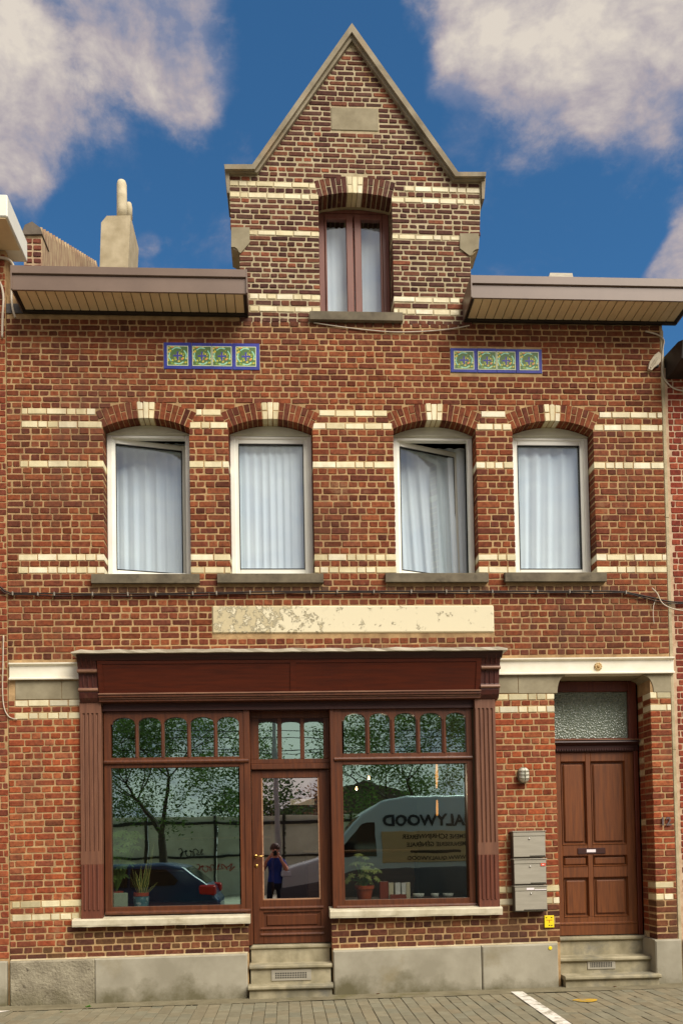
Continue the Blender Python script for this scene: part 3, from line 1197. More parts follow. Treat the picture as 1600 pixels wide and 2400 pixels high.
class Bricks:
    """collects pieces; largest in view become single objects, the rest one joined part"""

    def __init__(self):
        self.items = []

    def add(self, kind, corners, tint, depth, dl=0.0, dr=0.0):
        self.items.append((kind, corners, tint, depth, dl, dr))


def brick_mesh(mb, corners, depth, tint, jit=0.0032, ch=0.0055, proud=0.0, cut=0.009):
    """corners: 4 (x, z) points (ll, lr, ur, ul); front at y = 0; worn corners, uneven arrises"""
    mb.tint = tint
    cx = sum(p[0] for p in corners) / 4
    cz = sum(p[1] for p in corners) / 4
    y = random.uniform(-0.003, 0.002) - proud
    P = [(x + random.uniform(-jit, jit), z + random.uniform(-jit, jit) * 0.8) for x, z in corners]
    w = sqrt((P[1][0] - P[0][0]) ** 2 + (P[1][1] - P[0][1]) ** 2)
    h = sqrt((P[3][0] - P[0][0]) ** 2 + (P[3][1] - P[0][1]) ** 2)
    ring = []
    for k in range(4):
        p, a, b = P[k], P[k - 1], P[(k + 1) % 4]
        for q in (a, b):
            ln = sqrt((q[0] - p[0]) ** 2 + (q[1] - p[1]) ** 2)
            c = min(cut * random.uniform(0.25, 1.25), ln * 0.3)
            ring.append((p[0] + (q[0] - p[0]) * c / ln + random.uniform(-.0008, .0008), p[1] + (q[1] - p[1]) * c / ln + random.uniform(-.0008, .0008)))
    fx, fz = 1 - 2 * min(ch, w * .2) / max(w, .02), 1 - 2 * min(ch, h * .2) / max(h, .02)
    if abs(P[1][0] - P[0][0]) < abs(P[1][1] - P[0][1]):
        fx, fz = fz, fx
    inner = [(cx + (x - cx) * fx, y + random.uniform(-.001, .001), cz + (z - cz) * fz) for x, z in ring]
    outer = [(x, y + ch * 0.75, z) for x, z in ring]
    back = [(x, depth, z) for x, z in ring]
    fs = [tuple(range(8))]
    for k in range(8):
        q = (k + 1) % 8
        fs.append((8 + k, 8 + q, q, k))
        fs.append((16 + k, 16 + q, 8 + q, 8 + k))
    mb.mesh(inner + outer + back, fs)


def fill(br, x0, x1, zf, i, kind, pitch, zone_f, white=False, dl=False, dr=False, h=None):
    """one run of bricks of course i between x0 and x1"""
    big = (i % 2 == 0)
    step = pitch if (big or white) else pitch / 2
    # cut points on a running grid
    ph = (0.0 if white else (0.25 * pitch if big else 0.125 * pitch)) + (pitch * 0.5 if (i // 2) % 2 and big else 0)
    cuts = [x0]
    k = math.floor((x0 - ph) / step) + 1
    drift = random.uniform(-0.012, 0.012)
    while True:
        c = ph + k * step + drift + random.uniform(-0.006, 0.006)
        k += 1
        if c >= x1 - 0.002:
            break
        if c > x0 + 0.045:
            cuts.append(c)
        if white and random.random() < 0.28 and c + step * 0.5 < x1 - 0.05 and c > x0:
            cuts.append(c + step * 0.48)
        elif big and not white and random.random() < 0.10 and c + step * .5 < x1 - 0.06 and c > x0 + 0.045:
            cuts.append(c + step * 0.5)
    if len(cuts) > 1 and x1 - cuts[-1] < 0.045:
        cuts.pop()
    cuts.append(x1)
    j = JT / 2
    for n_, (a, b) in enumerate(zip(cuts[:-1], cuts[1:])):
        first, last = n_ == 0, n_ == len(cuts) - 2
        xa = a + (0.0 if first else j + random.uniform(-.001, .002))
        xb = b - (0.0 if last else j + random.uniform(-.001, .002))
        if xb - xa < 0.02:
            continue
        ha, hb = zf(i + 0.5, xa) - zf(i - 0.5, xa), zf(i + 0.5, xb) - zf(i - 0.5, xb)
        jv = JT / 2 + random.uniform(-0.001, 0.0015) + (0.0012 if zf is zrow_d else 0)
        if white:
            jv -= 0.002
        za, zb = zf(i, xa), zf(i, xb)
        cor = [(xa, za - ha / 2 + jv), (xb, zb - hb / 2 + jv), (xb, zb + hb / 2 - jv), (xa, za + ha / 2 - jv)]
        depth = 0.19 if ((first and dl) or (last and dr)) else 0.045
        if (first and dl and abs(xa - DOOR_X1) < 0.01) or (last and dr and abs(xb - DOOR_X0) < 0.01):
            REVEAL.append((first, cor))
        zone = zone_f((xa + xb) / 2, za)
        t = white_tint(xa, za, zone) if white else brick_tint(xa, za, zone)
        br.add('white_brick' if white else 'brick', cor, t, depth)


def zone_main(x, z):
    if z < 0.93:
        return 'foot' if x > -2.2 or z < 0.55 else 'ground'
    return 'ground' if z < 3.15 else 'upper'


REVEAL = []
main = Bricks()
for i in range(-82, 16):
    zc = zrow(i, 0.7)
    # left and right halves are tested at their own height
    hsl, hsr = holes_main(zrow(i, -2.0)), holes_main(zrow(i, 3.0))
    hs = [h for h in hsl if (h[0] + h[1]) / 2 < 0.2] + [h for h in hsr if (h[0] + h[1]) / 2 >= 0.2]
    segs = subtract(XL, XR - 0.035, hs)
    for a, b, ol, orr in segs:
        if i in WHITE_ROWS:
            wx0, wx1 = WHITE_ROWS[i][0]
            if a < wx0 - 0.02 < b:
                fill(main, a, wx0 - JT, zrow, i, 'brick', 0.1992, zone_main, False, ol, False)
            if b > wx1 + 0.03 > a:
                fill(main, max(a, wx1 + JT), b, zrow, i, 'brick', 0.1992, zone_main, False, False, orr)
            if min(b, wx1) - max(a, wx0) > 0.02:
                fill(main, max(a, wx0), min(b, wx1), zrow, i, 'white', 0.1992, zone_main, True, ol, orr)
        else:
            fill(main, a, b, zrow, i, 'brick', 0.1992, zone_main, False, ol, orr)

# ---- dormer gable outline
GIN = [(528, 403), (603, 403), (824, 92), (1062, 421), (1136, 421)]       # inner line of the coping
GINP = [F(*p) for p in GIN]


def dormer_lim(z):
    zl_k, zr_k = FZ(565, 534), FZ(1100, 548)
    if z > GINP[1].z - 0.01:
        t = (z - GINP[1].z) / (GINP[2].z - GINP[1].z)
        l = GINP[1].x + t * (GINP[2].x - GINP[1].x)
    elif z > zl_k:
        l = FX(539, 480)
    elif z > FZ(565, 572):
        l = FX(585, 550)
    else:
        l = FX(562, 640)
    if z > GINP[3].z - 0.01:
        t = (z - GINP[3].z) / (GINP[2].z - GINP[3].z)
        r = GINP[3].x + t * (GINP[2].x - GINP[3].x)
    elif z > zr_k:
        r = FX(1124, 490)
    elif z > FZ(1100, 586):
        r = FX(1077, 565)
    else:
        r = FX(1103, 650)
    return l, r


DATE = (776, 252, 886, 305)
DWHITE = {0: [(536, 734), (948, 1128)], -2: [(537, 748), (920, 1125)], -9: [(586, 748), (920, 1077)], -21: [(586, 748), (920, 1075)], -23: [(586, 748), (920, 1075)]}
dorm = Bricks()
ZD0 = zrow_d(-25, 0.8) - 0.035
for i in range(-25, 45):
    zc = zrow_d(i, 0.8)
    lo, hi = dormer_lim(zc + 0.02)
    if hi - lo < 0.1:
        break
    lo += 0.01 if i > 1 else 0
    hi -= 0.01 if i > 1 else 0
    hs = []
    w = arch_hole(DARCH, zc, 0.004, TD)
    if w is not None and w > 0.02:
        hs.append((dxc - w, dxc + w, zc < dzs))
    if zc < FZ(834, 728):
        hs.append((FX(724, 740), FX(946, 740), False))
    x0, x1, z0, z1 = px_rect(*DATE)
    if z0 - 0.01 < zc < z1 + 0.01:
        hs.append((x0 - 0.006, x1 + 0.006, False))
    for a, b, ol, orr in subtract(lo, hi, hs):
        if i in DWHITE:
            done = False
            for wa, wb in DWHITE[i]:
                ym = 440 if i > -5 else (550 if i > -15 else 700)
                wa, wb = FX(wa, ym), FX(wb, ym)
                c0, c1 = max(a, wa), min(b, wb)
                if c1 - c0 > 0.05:
                    if c0 - a < 0.05:
                        c0 = a
                    if b - c1 < 0.05:
                        c1 = b
                    if c0 - a > 0.05:
                        fill(dorm, a, c0 - JT, zrow_d, i, 'brick', 0.186, lambda x, z: 'dormer', False, ol, False)
                    fill(dorm, c0, c1, zrow_d, i, 'white', 0.186, lambda x, z: 'dormer', True, ol, orr)
                    if b - c1 > 0.05:
                        fill(dorm, c1 + JT, b, zrow_d, i, 'brick', 0.186, lambda x, z: 'dormer', False, False, orr)
                    done = True
            if not done:
                fill(dorm, a, b, zrow_d, i, 'brick', 0.186, lambda x, z: 'dormer', False, ol, orr)
        else:
            fill(dorm, a, b, zrow_d, i, 'brick', 0.186, lambda x, z: 'dormer', False, ol, orr)


# ---- backing walls (the mortar between the bricks shows of them)
def cell_wall(mb, xs, zs, solid, y0, y1):
    xs, zs = sorted(set(xs)), sorted(set(zs))
    nx, nz = len(xs) - 1, len(zs) - 1
    S_ = [[solid((xs[i] + xs[i + 1]) / 2, (zs[k] + zs[k + 1]) / 2) for k in range(nz)] for i in range(nx)]
    for i in range(nx):
        for k in range(nz):
            if not S_[i][k]:
                continue
            a, b, c, d = xs[i], xs[i + 1], zs[k], zs[k + 1]
            mb.face([(a, y0, c), (b, y0, c), (b, y0, d), (a, y0, d)])
            mb.face([(a, y1, c), (a, y1, d), (b, y1, d), (b, y1, c)])
            if i == 0 or not S_[i - 1][k]:
                mb.face([(a, y0, c), (a, y0, d), (a, y1, d), (a, y1, c)])
            if i == nx - 1 or not S_[i + 1][k]:
                mb.face([(b, y0, c), (b, y1, c), (b, y1, d), (b, y0, d)])
            if k == 0 or not S_[i][k - 1]:
                mb.face([(a, y0, c), (a, y1, c), (b, y1, c), (b, y0, c)])
            if k == nz - 1 or not S_[i][k + 1]:
                mb.face([(a, y0, d), (b, y0, d), (b, y1, d), (a, y1, d)])


MY = 0.0042                                     # mortar lies back from the brick faces
mb = MB()
Z_TOP = ZD0
REV = 0.004
rects = []
for A in ARCHES:
    rects.append((A['x0'] - REV, A['x1'] + REV, A['zb'] - 0.05, A['crown'] + 0.06))
rects.append((SHOP_L + 0.06, STALL_DX0, SILL_L_TOP - 0.05, Z_SHOPTOP + 0.02))
rects.append((STALL_DX0 - REV, STALL_DX1 + REV, -0.2, Z_SHOPTOP + 0.02))
rects.append((STALL_DX1, SHOP_R - 0.06, SILL_R_TOP - 0.05, Z_SHOPTOP + 0.02))
rects.append((DOOR_X0 - REV, DOOR_X1 + REV, -0.2, Z_LINT_BOT + 0.01))
xs = [XL, XR] + [v for r in rects for v in r[:2]]
zs = [-0.3, Z_TOP] + [v for r in rects for v in r[2:]]
cell_wall(mb, xs, zs, lambda x, z: not any(r[0] < x < r[1] and r[2] < z < r[3] for r in rects), MY, 0.33)


def arch_backing(mb, A, th, y0, y1, t=ARCH_T, n=14):
    Ri, Ro = A['R'] + 0.005, A['R'] + t - 0.003
    inn = [(A['xc'] + Ri * sin(-th + 2 * th * k / n), A['cz'] + Ri * cos(-th + 2 * th * k / n)) for k in range(n + 1)]
    out = [(A['xc'] + Ro * sin(-th + 2 * th * k / n), A['cz'] + Ro * cos(-th + 2 * th * k / n)) for k in range(n + 1)]
    for k in range(n):
        mb.prism([inn[k], inn[k + 1], out[k + 1], out[k]], 'y', y0, y1)


for A in ARCHES:
    arch_backing(mb, A, TH, MY - 0.0005, 0.335)
wall = mb.build('wall', 'mortar', house, recalc=False)

mb = MB()
gl = [F(562, 745), F(562, 640)]
outl = [(FX(562, 640), ZD0), (FX(562, 640), FZ(562, 590)), (FX(541, 560), FZ(541, 580)), (FX(541, 500), FZ(541, 534)), (FX(537, 430), GINP[0].z),
        (GINP[1].x, GINP[1].z), (GINP[2].x, GINP[2].z), (GINP[3].x, GINP[3].z), (FX(1127, 430), GINP[4].z), (FX(1122, 500), FZ(1122, 548)), (FX(1121, 560), FZ(1121, 583)),
        (FX(1103, 640), FZ(1103, 600)), (FX(1103, 640), ZD0)]
ys0, ys1 = MY, 0.30
L_, R_ = DX0 - REV, DX1 + REV
ZT = DARCH['crown'] + 0.06
left = [p for p in outl[:5]]
# left jamb piece, right jamb piece, head piece
mb.prism([(L_, ZD0), (L_, ZT), (FX(537, 430), ZT)] + [p for p in reversed(outl[:5]) if p[1] < ZT], 'y', ys0, ys1)
mb.prism([(R_, ZD0), (R_, ZT), (FX(1127, 430), ZT)] + [p for p in outl[8:] if p[1] < ZT], 'y', ys0, ys1)
mb.prism([(FX(537, 430), ZT)] + [p for p in outl[4:9] if p[1] >= ZT] + [(FX(1127, 430), ZT)], 'y', ys0, ys1)
mb.box(L_, R_, 0.02, ys1, ZD0, DARCH['zb'] - 0.01)
arch_backing(mb, DARCH, TD, MY - 0.0005, 0.305)
dormer = mb.build('dormer_gable', 'mortar_pale', house, recalc=True)


def emit_bricks(br, parent, quota, all_white=True):
    def size(it):
        c = it[1]
        w = c[1][0] - c[0][0]
        x, z = (c[0][0] + c[1][0]) / 2, c[0][1]
        return w * (c[2][1] - c[1][1]) / (D * D + x * x + (z - ZC) ** 2)
    reds = sorted([it for it in br.items if it[0] == 'brick'], key=size, reverse=True)
    single = set(id(i) for i in reds[:quota])
    field = MB()
    for it in br.items:
        kind, cor, t, depth = it[:4]
        if kind == 'white_brick':
            mb = MB()
            brick_mesh(mb, cor, depth, t, jit=0.001, ch=0.003, proud=0.0015, cut=0.003)
            mb.build('white_brick', 'white_brick', parent, recalc=False)
        elif id(it) in single:
            mb = MB()
            brick_mesh(mb, cor, depth, t)
            mb.build('brick', 'brick', parent, recalc=False)
        else:
            brick_mesh(field, cor, depth, t)
    o = field.build('brick_field', 'brick', parent, recalc=False)
    o['kind'] = 'stuff'


# second brick back inside the door reveals
rv = MB()
for first, cor in REVEAL:
    rv.tint = brick_tint(0, 1.5, 'ground') if random.random() < 0.85 else lin((214, 196, 150))
    xs_ = (cor[0][0] + random.uniform(0, .002), cor[0][0] + 0.03) if first else (cor[1][0] - 0.03, cor[1][0])
    rv.box(xs_[0], xs_[1], 0.203, 0.325, cor[0][1], cor[3][1])
o = rv.build('reveal_bricks', 'brick', wall, recalc=False)
o['kind'] = 'stuff'
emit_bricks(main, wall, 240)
emit_bricks(dorm, dormer, 60)


def arch(A, th, parent, n=17, key=3, zone='upper', depth=0.20, t=ARCH_T):
    k0 = (n - key) // 2
    for k in range(n):
        a0 = -th + 2 * th * k / n
        a1 = -th + 2 * th * (k + 1) / n
        g = 0.0045
        white = k0 <= k < k0 + key
        kk = k - k0
        split = (kk % 2 == 0) if white else (k % 2 == 0)
        rr = [(0.0, t)]
        if split:
            rr = [(0.0, t * 0.5 - 0.005), (t * 0.5 + 0.005, t)]
        for q0, q1 in rr:
            cor = []
            for r_, a_, s_ in ((q0, a0, 1), (q0, a1, -1), (q1, a1, -1), (q1, a0, 1)):
                R_ = A['R'] + r_
                aa = a_ + s_ * g / R_
                cor.append((A['xc'] + R_ * sin(aa), A['cz'] + R_ * cos(aa)))
            mb = MB()
            tn = white_tint(0, 0, zone) if white else tuple(v * 0.92 for v in brick_tint(0, 0, zone))
            brick_mesh(mb, cor, depth, tn, jit=0.001, ch=0.003, cut=0.005)
            mb.build('key_brick' if white else 'arch_brick', 'white_brick' if white else 'brick', parent, recalc=False)


for A in ARCHES:
    arch(A, TH, wall)
arch(DARCH, TD, dormer, n=15, zone='dormer')

# mortar seam against the right-hand neighbour
mb = MB()
for z0, z1 in ((0.0, 2.5), (2.5, 5.0), (5.0, 7.05)):
    mb.bbox(XR - 0.032, XR + 0.004, -0.004 + random.uniform(-.002, .002), 0.3, z0 + 0.001, z1 - 0.001, 0.004)
mb.build('seam', 'mortar_pale', house)

# ---- stone, tile and painted panels set in the wall
for t in TILES:
    x0, x1, z0, z1 = px_rect(*t)
    pan = MB().box(x0 - 0.004, x1 + 0.004, 0.002, 0.03, z0 - 0.004, z1 + 0.004).build('tile_panel', 'mortar_pale', house)
    pans = [(0.0, 0.288, 0.035, 0.255), (0.292, 0.500, 0.297, 0.499), (0.503, 0.712, 0.504, 0.709), (0.716, 1.0, 0.752, 0.965)]
    w_, h_ = x1 - x0, z1 - z0
    for a, b, pa, pb in pans:
        tl = MB().bbox(x0 + a * w_, x0 + b * w_, -0.006, 0.02, z0 + random.uniform(0, .003), z1 - random.uniform(0, .003), 0.002).build('tile', 'tile_blue', pan)
        xa, xb = x0 + pa * w_, x0 + pb * w_
        za, zb = z0 + 0.12 * h_, z1 - 0.13 * h_
        MB().box(xa, xb, -0.008, 0.0, za, zb).build('tile_flower', 'tile_print', tl, uv=(xa, xb, za, zb))
x0, x1, z0, z1 = px_rect(*SIGN)
MB().bbox(x0, x1, -0.012, 0.05, z0, z1, 0.012).build('painted_panel', 'peeled_paint', house)
x0, x1, z0, z1 = px_rect(*DATE)
MB().bbox(x0, x1, -0.004, 0.05, z0, z1, 0.004).build('stone_tablet', 'block_stone', house)

# window sills
for s in SILLS:
    x0, x1, z0, z1 = sill_rect(s)
    mb = MB()
    mb.prism([(SILLP, z0), (SILLP - 0.002, z1 - 0.006), (SILLP + 0.006, z1), (0.24, z1 + 0.035), (0.24, z0 + 0.004), (SILLP + 0.035, z0 + 0.004), (SILLP + 0.03, z0 + 0.008), (SILLP + 0.022, z0)], 'x', x0, x1)
    mb.build('window_sill', 'sill_stone', house)
x0, x1, z0, z1 = px_rect(726, 729, 944, 749, -0.05)
MB().prism([(-0.05, z0), (-0.05, z1 - 0.004), (-0.044, z1), (0.26, z1 + 0.03), (0.26, z0)], 'x', x0, x1).build('window_sill', 'sill_stone', house)


# ---- upper windows
def arc_pts(A, R_, x0, x1, n=12):
    """points on an arch of radius R_ between x0 and x1"""
    out = []
    for k in range(n + 1):
        x = x0 + (x1 - x0) * k / n
        out.append((x, A['cz'] + sqrt(max(1e-6, R_ * R_ - (x - A['xc']) ** 2))))
    return out


def curtain(name, x0, x1, z0, z1, y, folds, amp, label, seed, gather=None, group='net curtains in the upper windows'):
    rnd = random.Random(seed)
    mb = MB()
    n = 90
    ph = [rnd.uniform(0, 6.28) for _ in range(4)]
    rows = 8
    grid = []
    for r in range(rows + 1):
        t = r / rows
        z = z1 + (z0 - z1) * t
        line = []
        for k in range(n + 1):
            u = k / n
            uu = u
            if gather:
                uu = gather(u, t)
            x = x0 + (x1 - x0) * uu
            a = 2 * pi * folds * (u + 0.012 * sin(9 * u + ph[0]))
            yy = y + amp * (sin(a) + 0.45 * sin(2.1 * a + ph[1]) * (0.4 + 0.6 * t) + 0.35 * sin(0.37 * a + ph[2]))
            line.append((x, yy, z))
        grid.append(line)
    for r in range(rows):
        for k in range(n):
            mb.face([grid[r][k], grid[r + 1][k], grid[r + 1][k + 1], grid[r][k + 1]])
    o = mb.build(name, 'curtain', smooth=True, recalc=True)
    tag(o, label, 'curtain', group)
    return o


def pvc_window(A, px, sash_open, seed, curt_label):
    yF = 0.155
    fx0, fx1 = A['x0'] + 0.004, A['x1'] - 0.004
    # photograph measures of the frame: left, right edge; panel bottom; glass edges
    zb = A['zb'] + 0.005
    zp = FZ((px[0] + px[1]) / 2, px[2], yF)          # underside of the arched panel
    win = empty('window', (A['xc'], yF, zb), house)
    fw = 0.055
    mb = MB()
    mb.bbox(fx0, fx0 + fw, yF, yF + 0.075, zb, zp, 0.006)
    mb.bbox(fx1 - fw, fx1, yF, yF + 0.075, zb, zp, 0.006)
    mb.bbox(fx0 + fw, fx1 - fw, yF + 0.003, yF + 0.072, zb, zb + 0.045, 0.006)
    mb.bbox(fx0 + fw, fx1 - fw, yF + 0.003, yF + 0.072, zp - 0.03, zp, 0.005)
    mb.build('frame', 'pvc_white', win)
    mb = MB()
    top = arc_pts(A, A['R'] - 0.002, fx0, fx1)
    top = [(x, max(z, zp + 0.01)) for x, z in top]
    mb.prism([(fx0, zp + 0.001), (fx1, zp + 0.001)] + list(reversed(top)), 'y', yF - 0.004, yF + 0.06)
    t2 = arc_pts(A, A['R'] - 0.03, fx0 + 0.04, fx1 - 0.04)
    mb.prism([(fx0 + 0.03, zp + 0.012), (fx1 - 0.03, zp + 0.012)] + [(x, max(z - 0.008, zp + 0.02)) for x, z in reversed(t2)], 'y', yF - 0.010, yF + 0.02)
    mb.build('arch_panel', 'pvc_cream', win)
    # sash, built about its left hinge
    hx, hy = fx0 + fw * 0.55, yF + 0.012
    sw = (fx1 - fx0) - fw * 1.1
    s0, s1 = zb + 0.03, zp - 0.018
    sash = empty('sash', (hx, hy, s0), win)
    ORG[sash.name] = (0, 0, 0)
    st = 0.062
    mb = MB()
    hh = s1 - s0
    mb.bbox(0, st, 0, 0.06, 0, hh, 0.007)
    mb.bbox(sw - st, sw, 0, 0.06, 0, hh, 0.007)
    mb.bbox(st, sw - st, 0.002, 0.058, 0, st, 0.007)
    mb.bbox(st, sw - st, 0.002, 0.058, hh - st, hh, 0.007)
    mb.build('sash_frame', 'pvc_white', sash)
    g = MB()
    gk = 0.007
    g.box(st - 0.001, st + gk, 0.0005, 0.03, st, hh - st)
    g.box(sw - st - gk, sw - st + 0.001, 0.0005, 0.03, st, hh - st)
    g.box(st + gk, sw - st - gk, 0.0005, 0.03, st - 0.001, st + gk)
    g.box(st + gk, sw - st - gk, 0.0005, 0.03, hh - st - gk, hh - st + 0.001)
    g.build('gasket', 'black', sash)
    pane((st + 0.002, sw - st - 0.002, 0.026, 0.031, st + 0.002, hh - st - 0.002), 'glass_up', sash)
    sash.rotation_euler.z = radians(sash_open)
    return win, fx0, fx1, zb, zp


WPX = [(259, 446, 1020), (542, 734, 1022), (927, 1105, 1026), (1207, 1377, 1026)]
OPEN = [13, 0, 21, 0]
CL = ['pleated net curtain behind the tilted window, leftmost on the upper floor', 'straight pleated net curtain in the second upper window from the left',
      'net curtain pulled aside behind the widest open upper window', 'loosely draped net curtain in the rightmost upper window']
for i, A in enumerate(ARCHES):
    win, fx0, fx1, zb, zp = pvc_window(A, WPX[i], OPEN[i], i, CL[i])
    yc = 0.25 if not OPEN[i] else 0.44
    if i == 2:
        curtain('net_curtain', fx0 - 0.08, fx1 - 0.02, zb - 0.05, zp + 0.02, yc, 8, 0.013, CL[i], i, gather=lambda u, t: u + 0.10 * sin(pi * u) * (t - 0.5))
    elif i == 3:
        curtain('net_curtain', fx0 - 0.08, fx1 + 0.08, zb - 0.05, zp + 0.05, yc, 7, 0.012, CL[i], i + 9, gather=lambda u, t: u - 0.05 * sin(pi * u) * t)
    else:
        curtain('net_curtain', fx0 - 0.08, fx1 + 0.08, zb - 0.05, zp + 0.05, yc, 12 if i else 9, 0.0075 if i else 0.012, CL[i], i + 20)

# ---- dormer window: brown frame, two lights
yD = 0.24
A = DARCH
dw = empty('dormer_window', (A['xc'], yD, A['zb']), house)
dx = lambda px: FX(px, 640, yD)
zb, zt = A['zb'] + 0.01, FZ(834, 500, yD)
fx0, fx1 = A['x0'] + 0.003, A['x1'] - 0.003
mb = MB()
mb.bbox(fx0, dx(762), yD, yD + 0.08, zb, zt, 0.006)
mb.bbox(dx(897), fx1, yD, yD + 0.08, zb, zt, 0.006)
mb.bbox(dx(762), dx(897), yD + 0.002, yD + 0.078, zt - 0.05, zt, 0.006)
mb.bbox(dx(762), dx(897), yD + 0.002, yD + 0.078, zb, zb + 0.035, 0.006)
hd = arc_pts(A, A['R'] - 0.002, fx0, fx1)
mb.prism([(fx0, zt + 0.001), (fx1, zt + 0.001)] + [(x, max(z, zt + 0.01)) for x, z in reversed(hd)], 'y', yD, yD + 0.07)
mb.build('frame', 'brown_pvc', dw)
for a, b in ((762, 829), (831, 897)):
    sa = MB()
    xa, xb = dx(a) + 0.002, dx(b) - 0.002
    st = 0.045
    sa.bbox(xa, xa + (0.02 if a == 762 else 0.075), yD - 0.012, yD + 0.05, zb + 0.02, zt - 0.03, 0.006)
    sa.bbox(xb - (0.02 if a == 831 else 0.075), xb, yD - 0.012, yD + 0.05, zb + 0.02, zt - 0.03, 0.006)
    so_ = sa.build('casement', 'brown_pvc', dw)
    sb = MB()
    sb.bbox(xa + 0.01, xb - 0.01, yD - 0.008, yD + 0.048, zb + 0.02, zb + 0.05, 0.006)
    sb.bbox(xa + 0.01, xb - 0.01, yD - 0.008, yD + 0.048, zt - 0.07, zt - 0.03, 0.006)
    sb.build('rail', 'brown_pvc', so_)
    pane((xa + 0.015, xb - 0.015, yD + 0.02, yD + 0.025, zb + 0.04, zt - 0.06), 'glass_up', so_)
mb = MB()
n = 40
xa, xb = dx(755), dx(905)
zc0, zc1 = zb, FZ(834, 536, yD + 0.12)
for k in range(n):
    u0, u1 = k / n, (k + 1) / n
    f = lambda u: (xa + (xb - xa) * u, yD + 0.12 + 0.004 * sin(u * 60), zc1 + 0.012 * abs(sin(u * 38)))
    g_ = lambda u: (xa + (xb - xa) * u, yD + 0.12 + 0.004 * sin(u * 60 + 1), zc0)
    mb.face([f(u0), g_(u0), g_(u1), f(u1)])
tag(mb.build('white_blind', 'curtain', smooth=True), 'pale blind with scalloped top behind the brown dormer window', 'blind')

# ---- coping of the gable, kneelers
OUT = [(525, 384), (591, 384), (824.5, 52.5), (1073.5, 402), (1139, 402)]
MID = [(527, 395), (597, 395), (824.2, 73), (1067, 412), (1138, 412)]


def band(a, b, y0, y1, name, mat):
    pa, pb = [F(*p, y0) for p in a], [F(*p, y0) for p in b]
    for k in range(len(pa) - 1):
        mbb = MB()
        mbb.prism([(pa[k].x, pa[k].z), (pa[k + 1].x, pa[k + 1].z), (pb[k + 1].x, pb[k + 1].z), (pb[k].x, pb[k].z)], 'y', y0, y1)
        mbb.build(name, mat, house)


band(OUT, MID, -0.075, 0.34, 'coping_stone', 'coping')
band(MID, GIN, -0.04, 0.33, 'coping_moulding', 'coping')
for side in (0, 1):
    mb = MB()
    if side == 0:
        pts = [(542, 534), (585, 534), (585, 570), (564, 594), (560, 592), (556, 584), (550, 580), (542, 580)]
        ret = (528, 404, 538, 456)
    else:
        pts = [(1121, 548), (1077, 548), (1077, 583), (1100, 600), (1104, 598), (1108, 590), (1113, 586), (1121, 584)]
        ret = (1127, 422, 1137, 470)
    mb.prism([(FX(*p), FZ(*p)) for p in pts], 'y', -0.012, 0.30)
    mb.build('kneeler_stone', 'block_stone', house)
    x0, x1, z0, z1 = px_rect(*ret)
    mb = MB()
    if side == 0:
        mb.prism([(x0, z1), (x1, z1), (x1, z0), (x0 + 0.02, z0)], 'y', -0.03, 0.32)
    else:
        mb.prism([(x0, z1), (x1, z1), (x1 - 0.02, z0), (x0, z0)], 'y', -0.03, 0.32)
    mb.build('kneeler_return', 'coping', house)
# dormer body behind the gable
grain('slate', S(84, 80, 78), S(64, 60, 58), rough=0.7, scale=8, stretch=(1, 1, 3), bump=0.2)
mb = MB()
xa, xb = FX(566, 640), FX(1099, 640)
ap = GINP[2]
mb.prism([(xa, ZD0), (xa, GINP[1].z - 0.1), (ap.x, ap.z - 0.15), (xb, GINP[3].z - 0.1), (xb, ZD0)], 'y', 1.4, 3.4)
mb.build('dormer_body', 'slate', house)
MB().box(xa, xa + 0.12, 0.301, 1.399, ZD0, GINP[1].z - 0.1).build('dormer_cheek', 'slate', house)
MB().box(xb - 0.12, xb, 0.301, 1.399, ZD0, GINP[3].z - 0.1).build('dormer_cheek', 'slate', house)
for pa, pb in (((xa, GINP[1].z - 0.098), (ap.x, ap.z - 0.15)), ((xb, GINP[3].z - 0.098), (ap.x, ap.z - 0.15))):
    MB().prism([pa, pb, (pb[0], pb[1] - 0.12), (pa[0], pa[1] - 0.12)], 'y', 0.341, 1.398).build('dormer_roof', 'slate', house)
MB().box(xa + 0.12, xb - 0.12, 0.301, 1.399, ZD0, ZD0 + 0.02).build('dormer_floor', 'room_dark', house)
# head of the wall up into the eaves
for wa, wb in ((XL, FX(560, 640)), (FX(1106, 640), XR)):
    MB().box(wa, wb, 0.012, 0.33, ZD0 + 0.001, ZD0 + 0.26).build('wall_head', 'mortar', house)


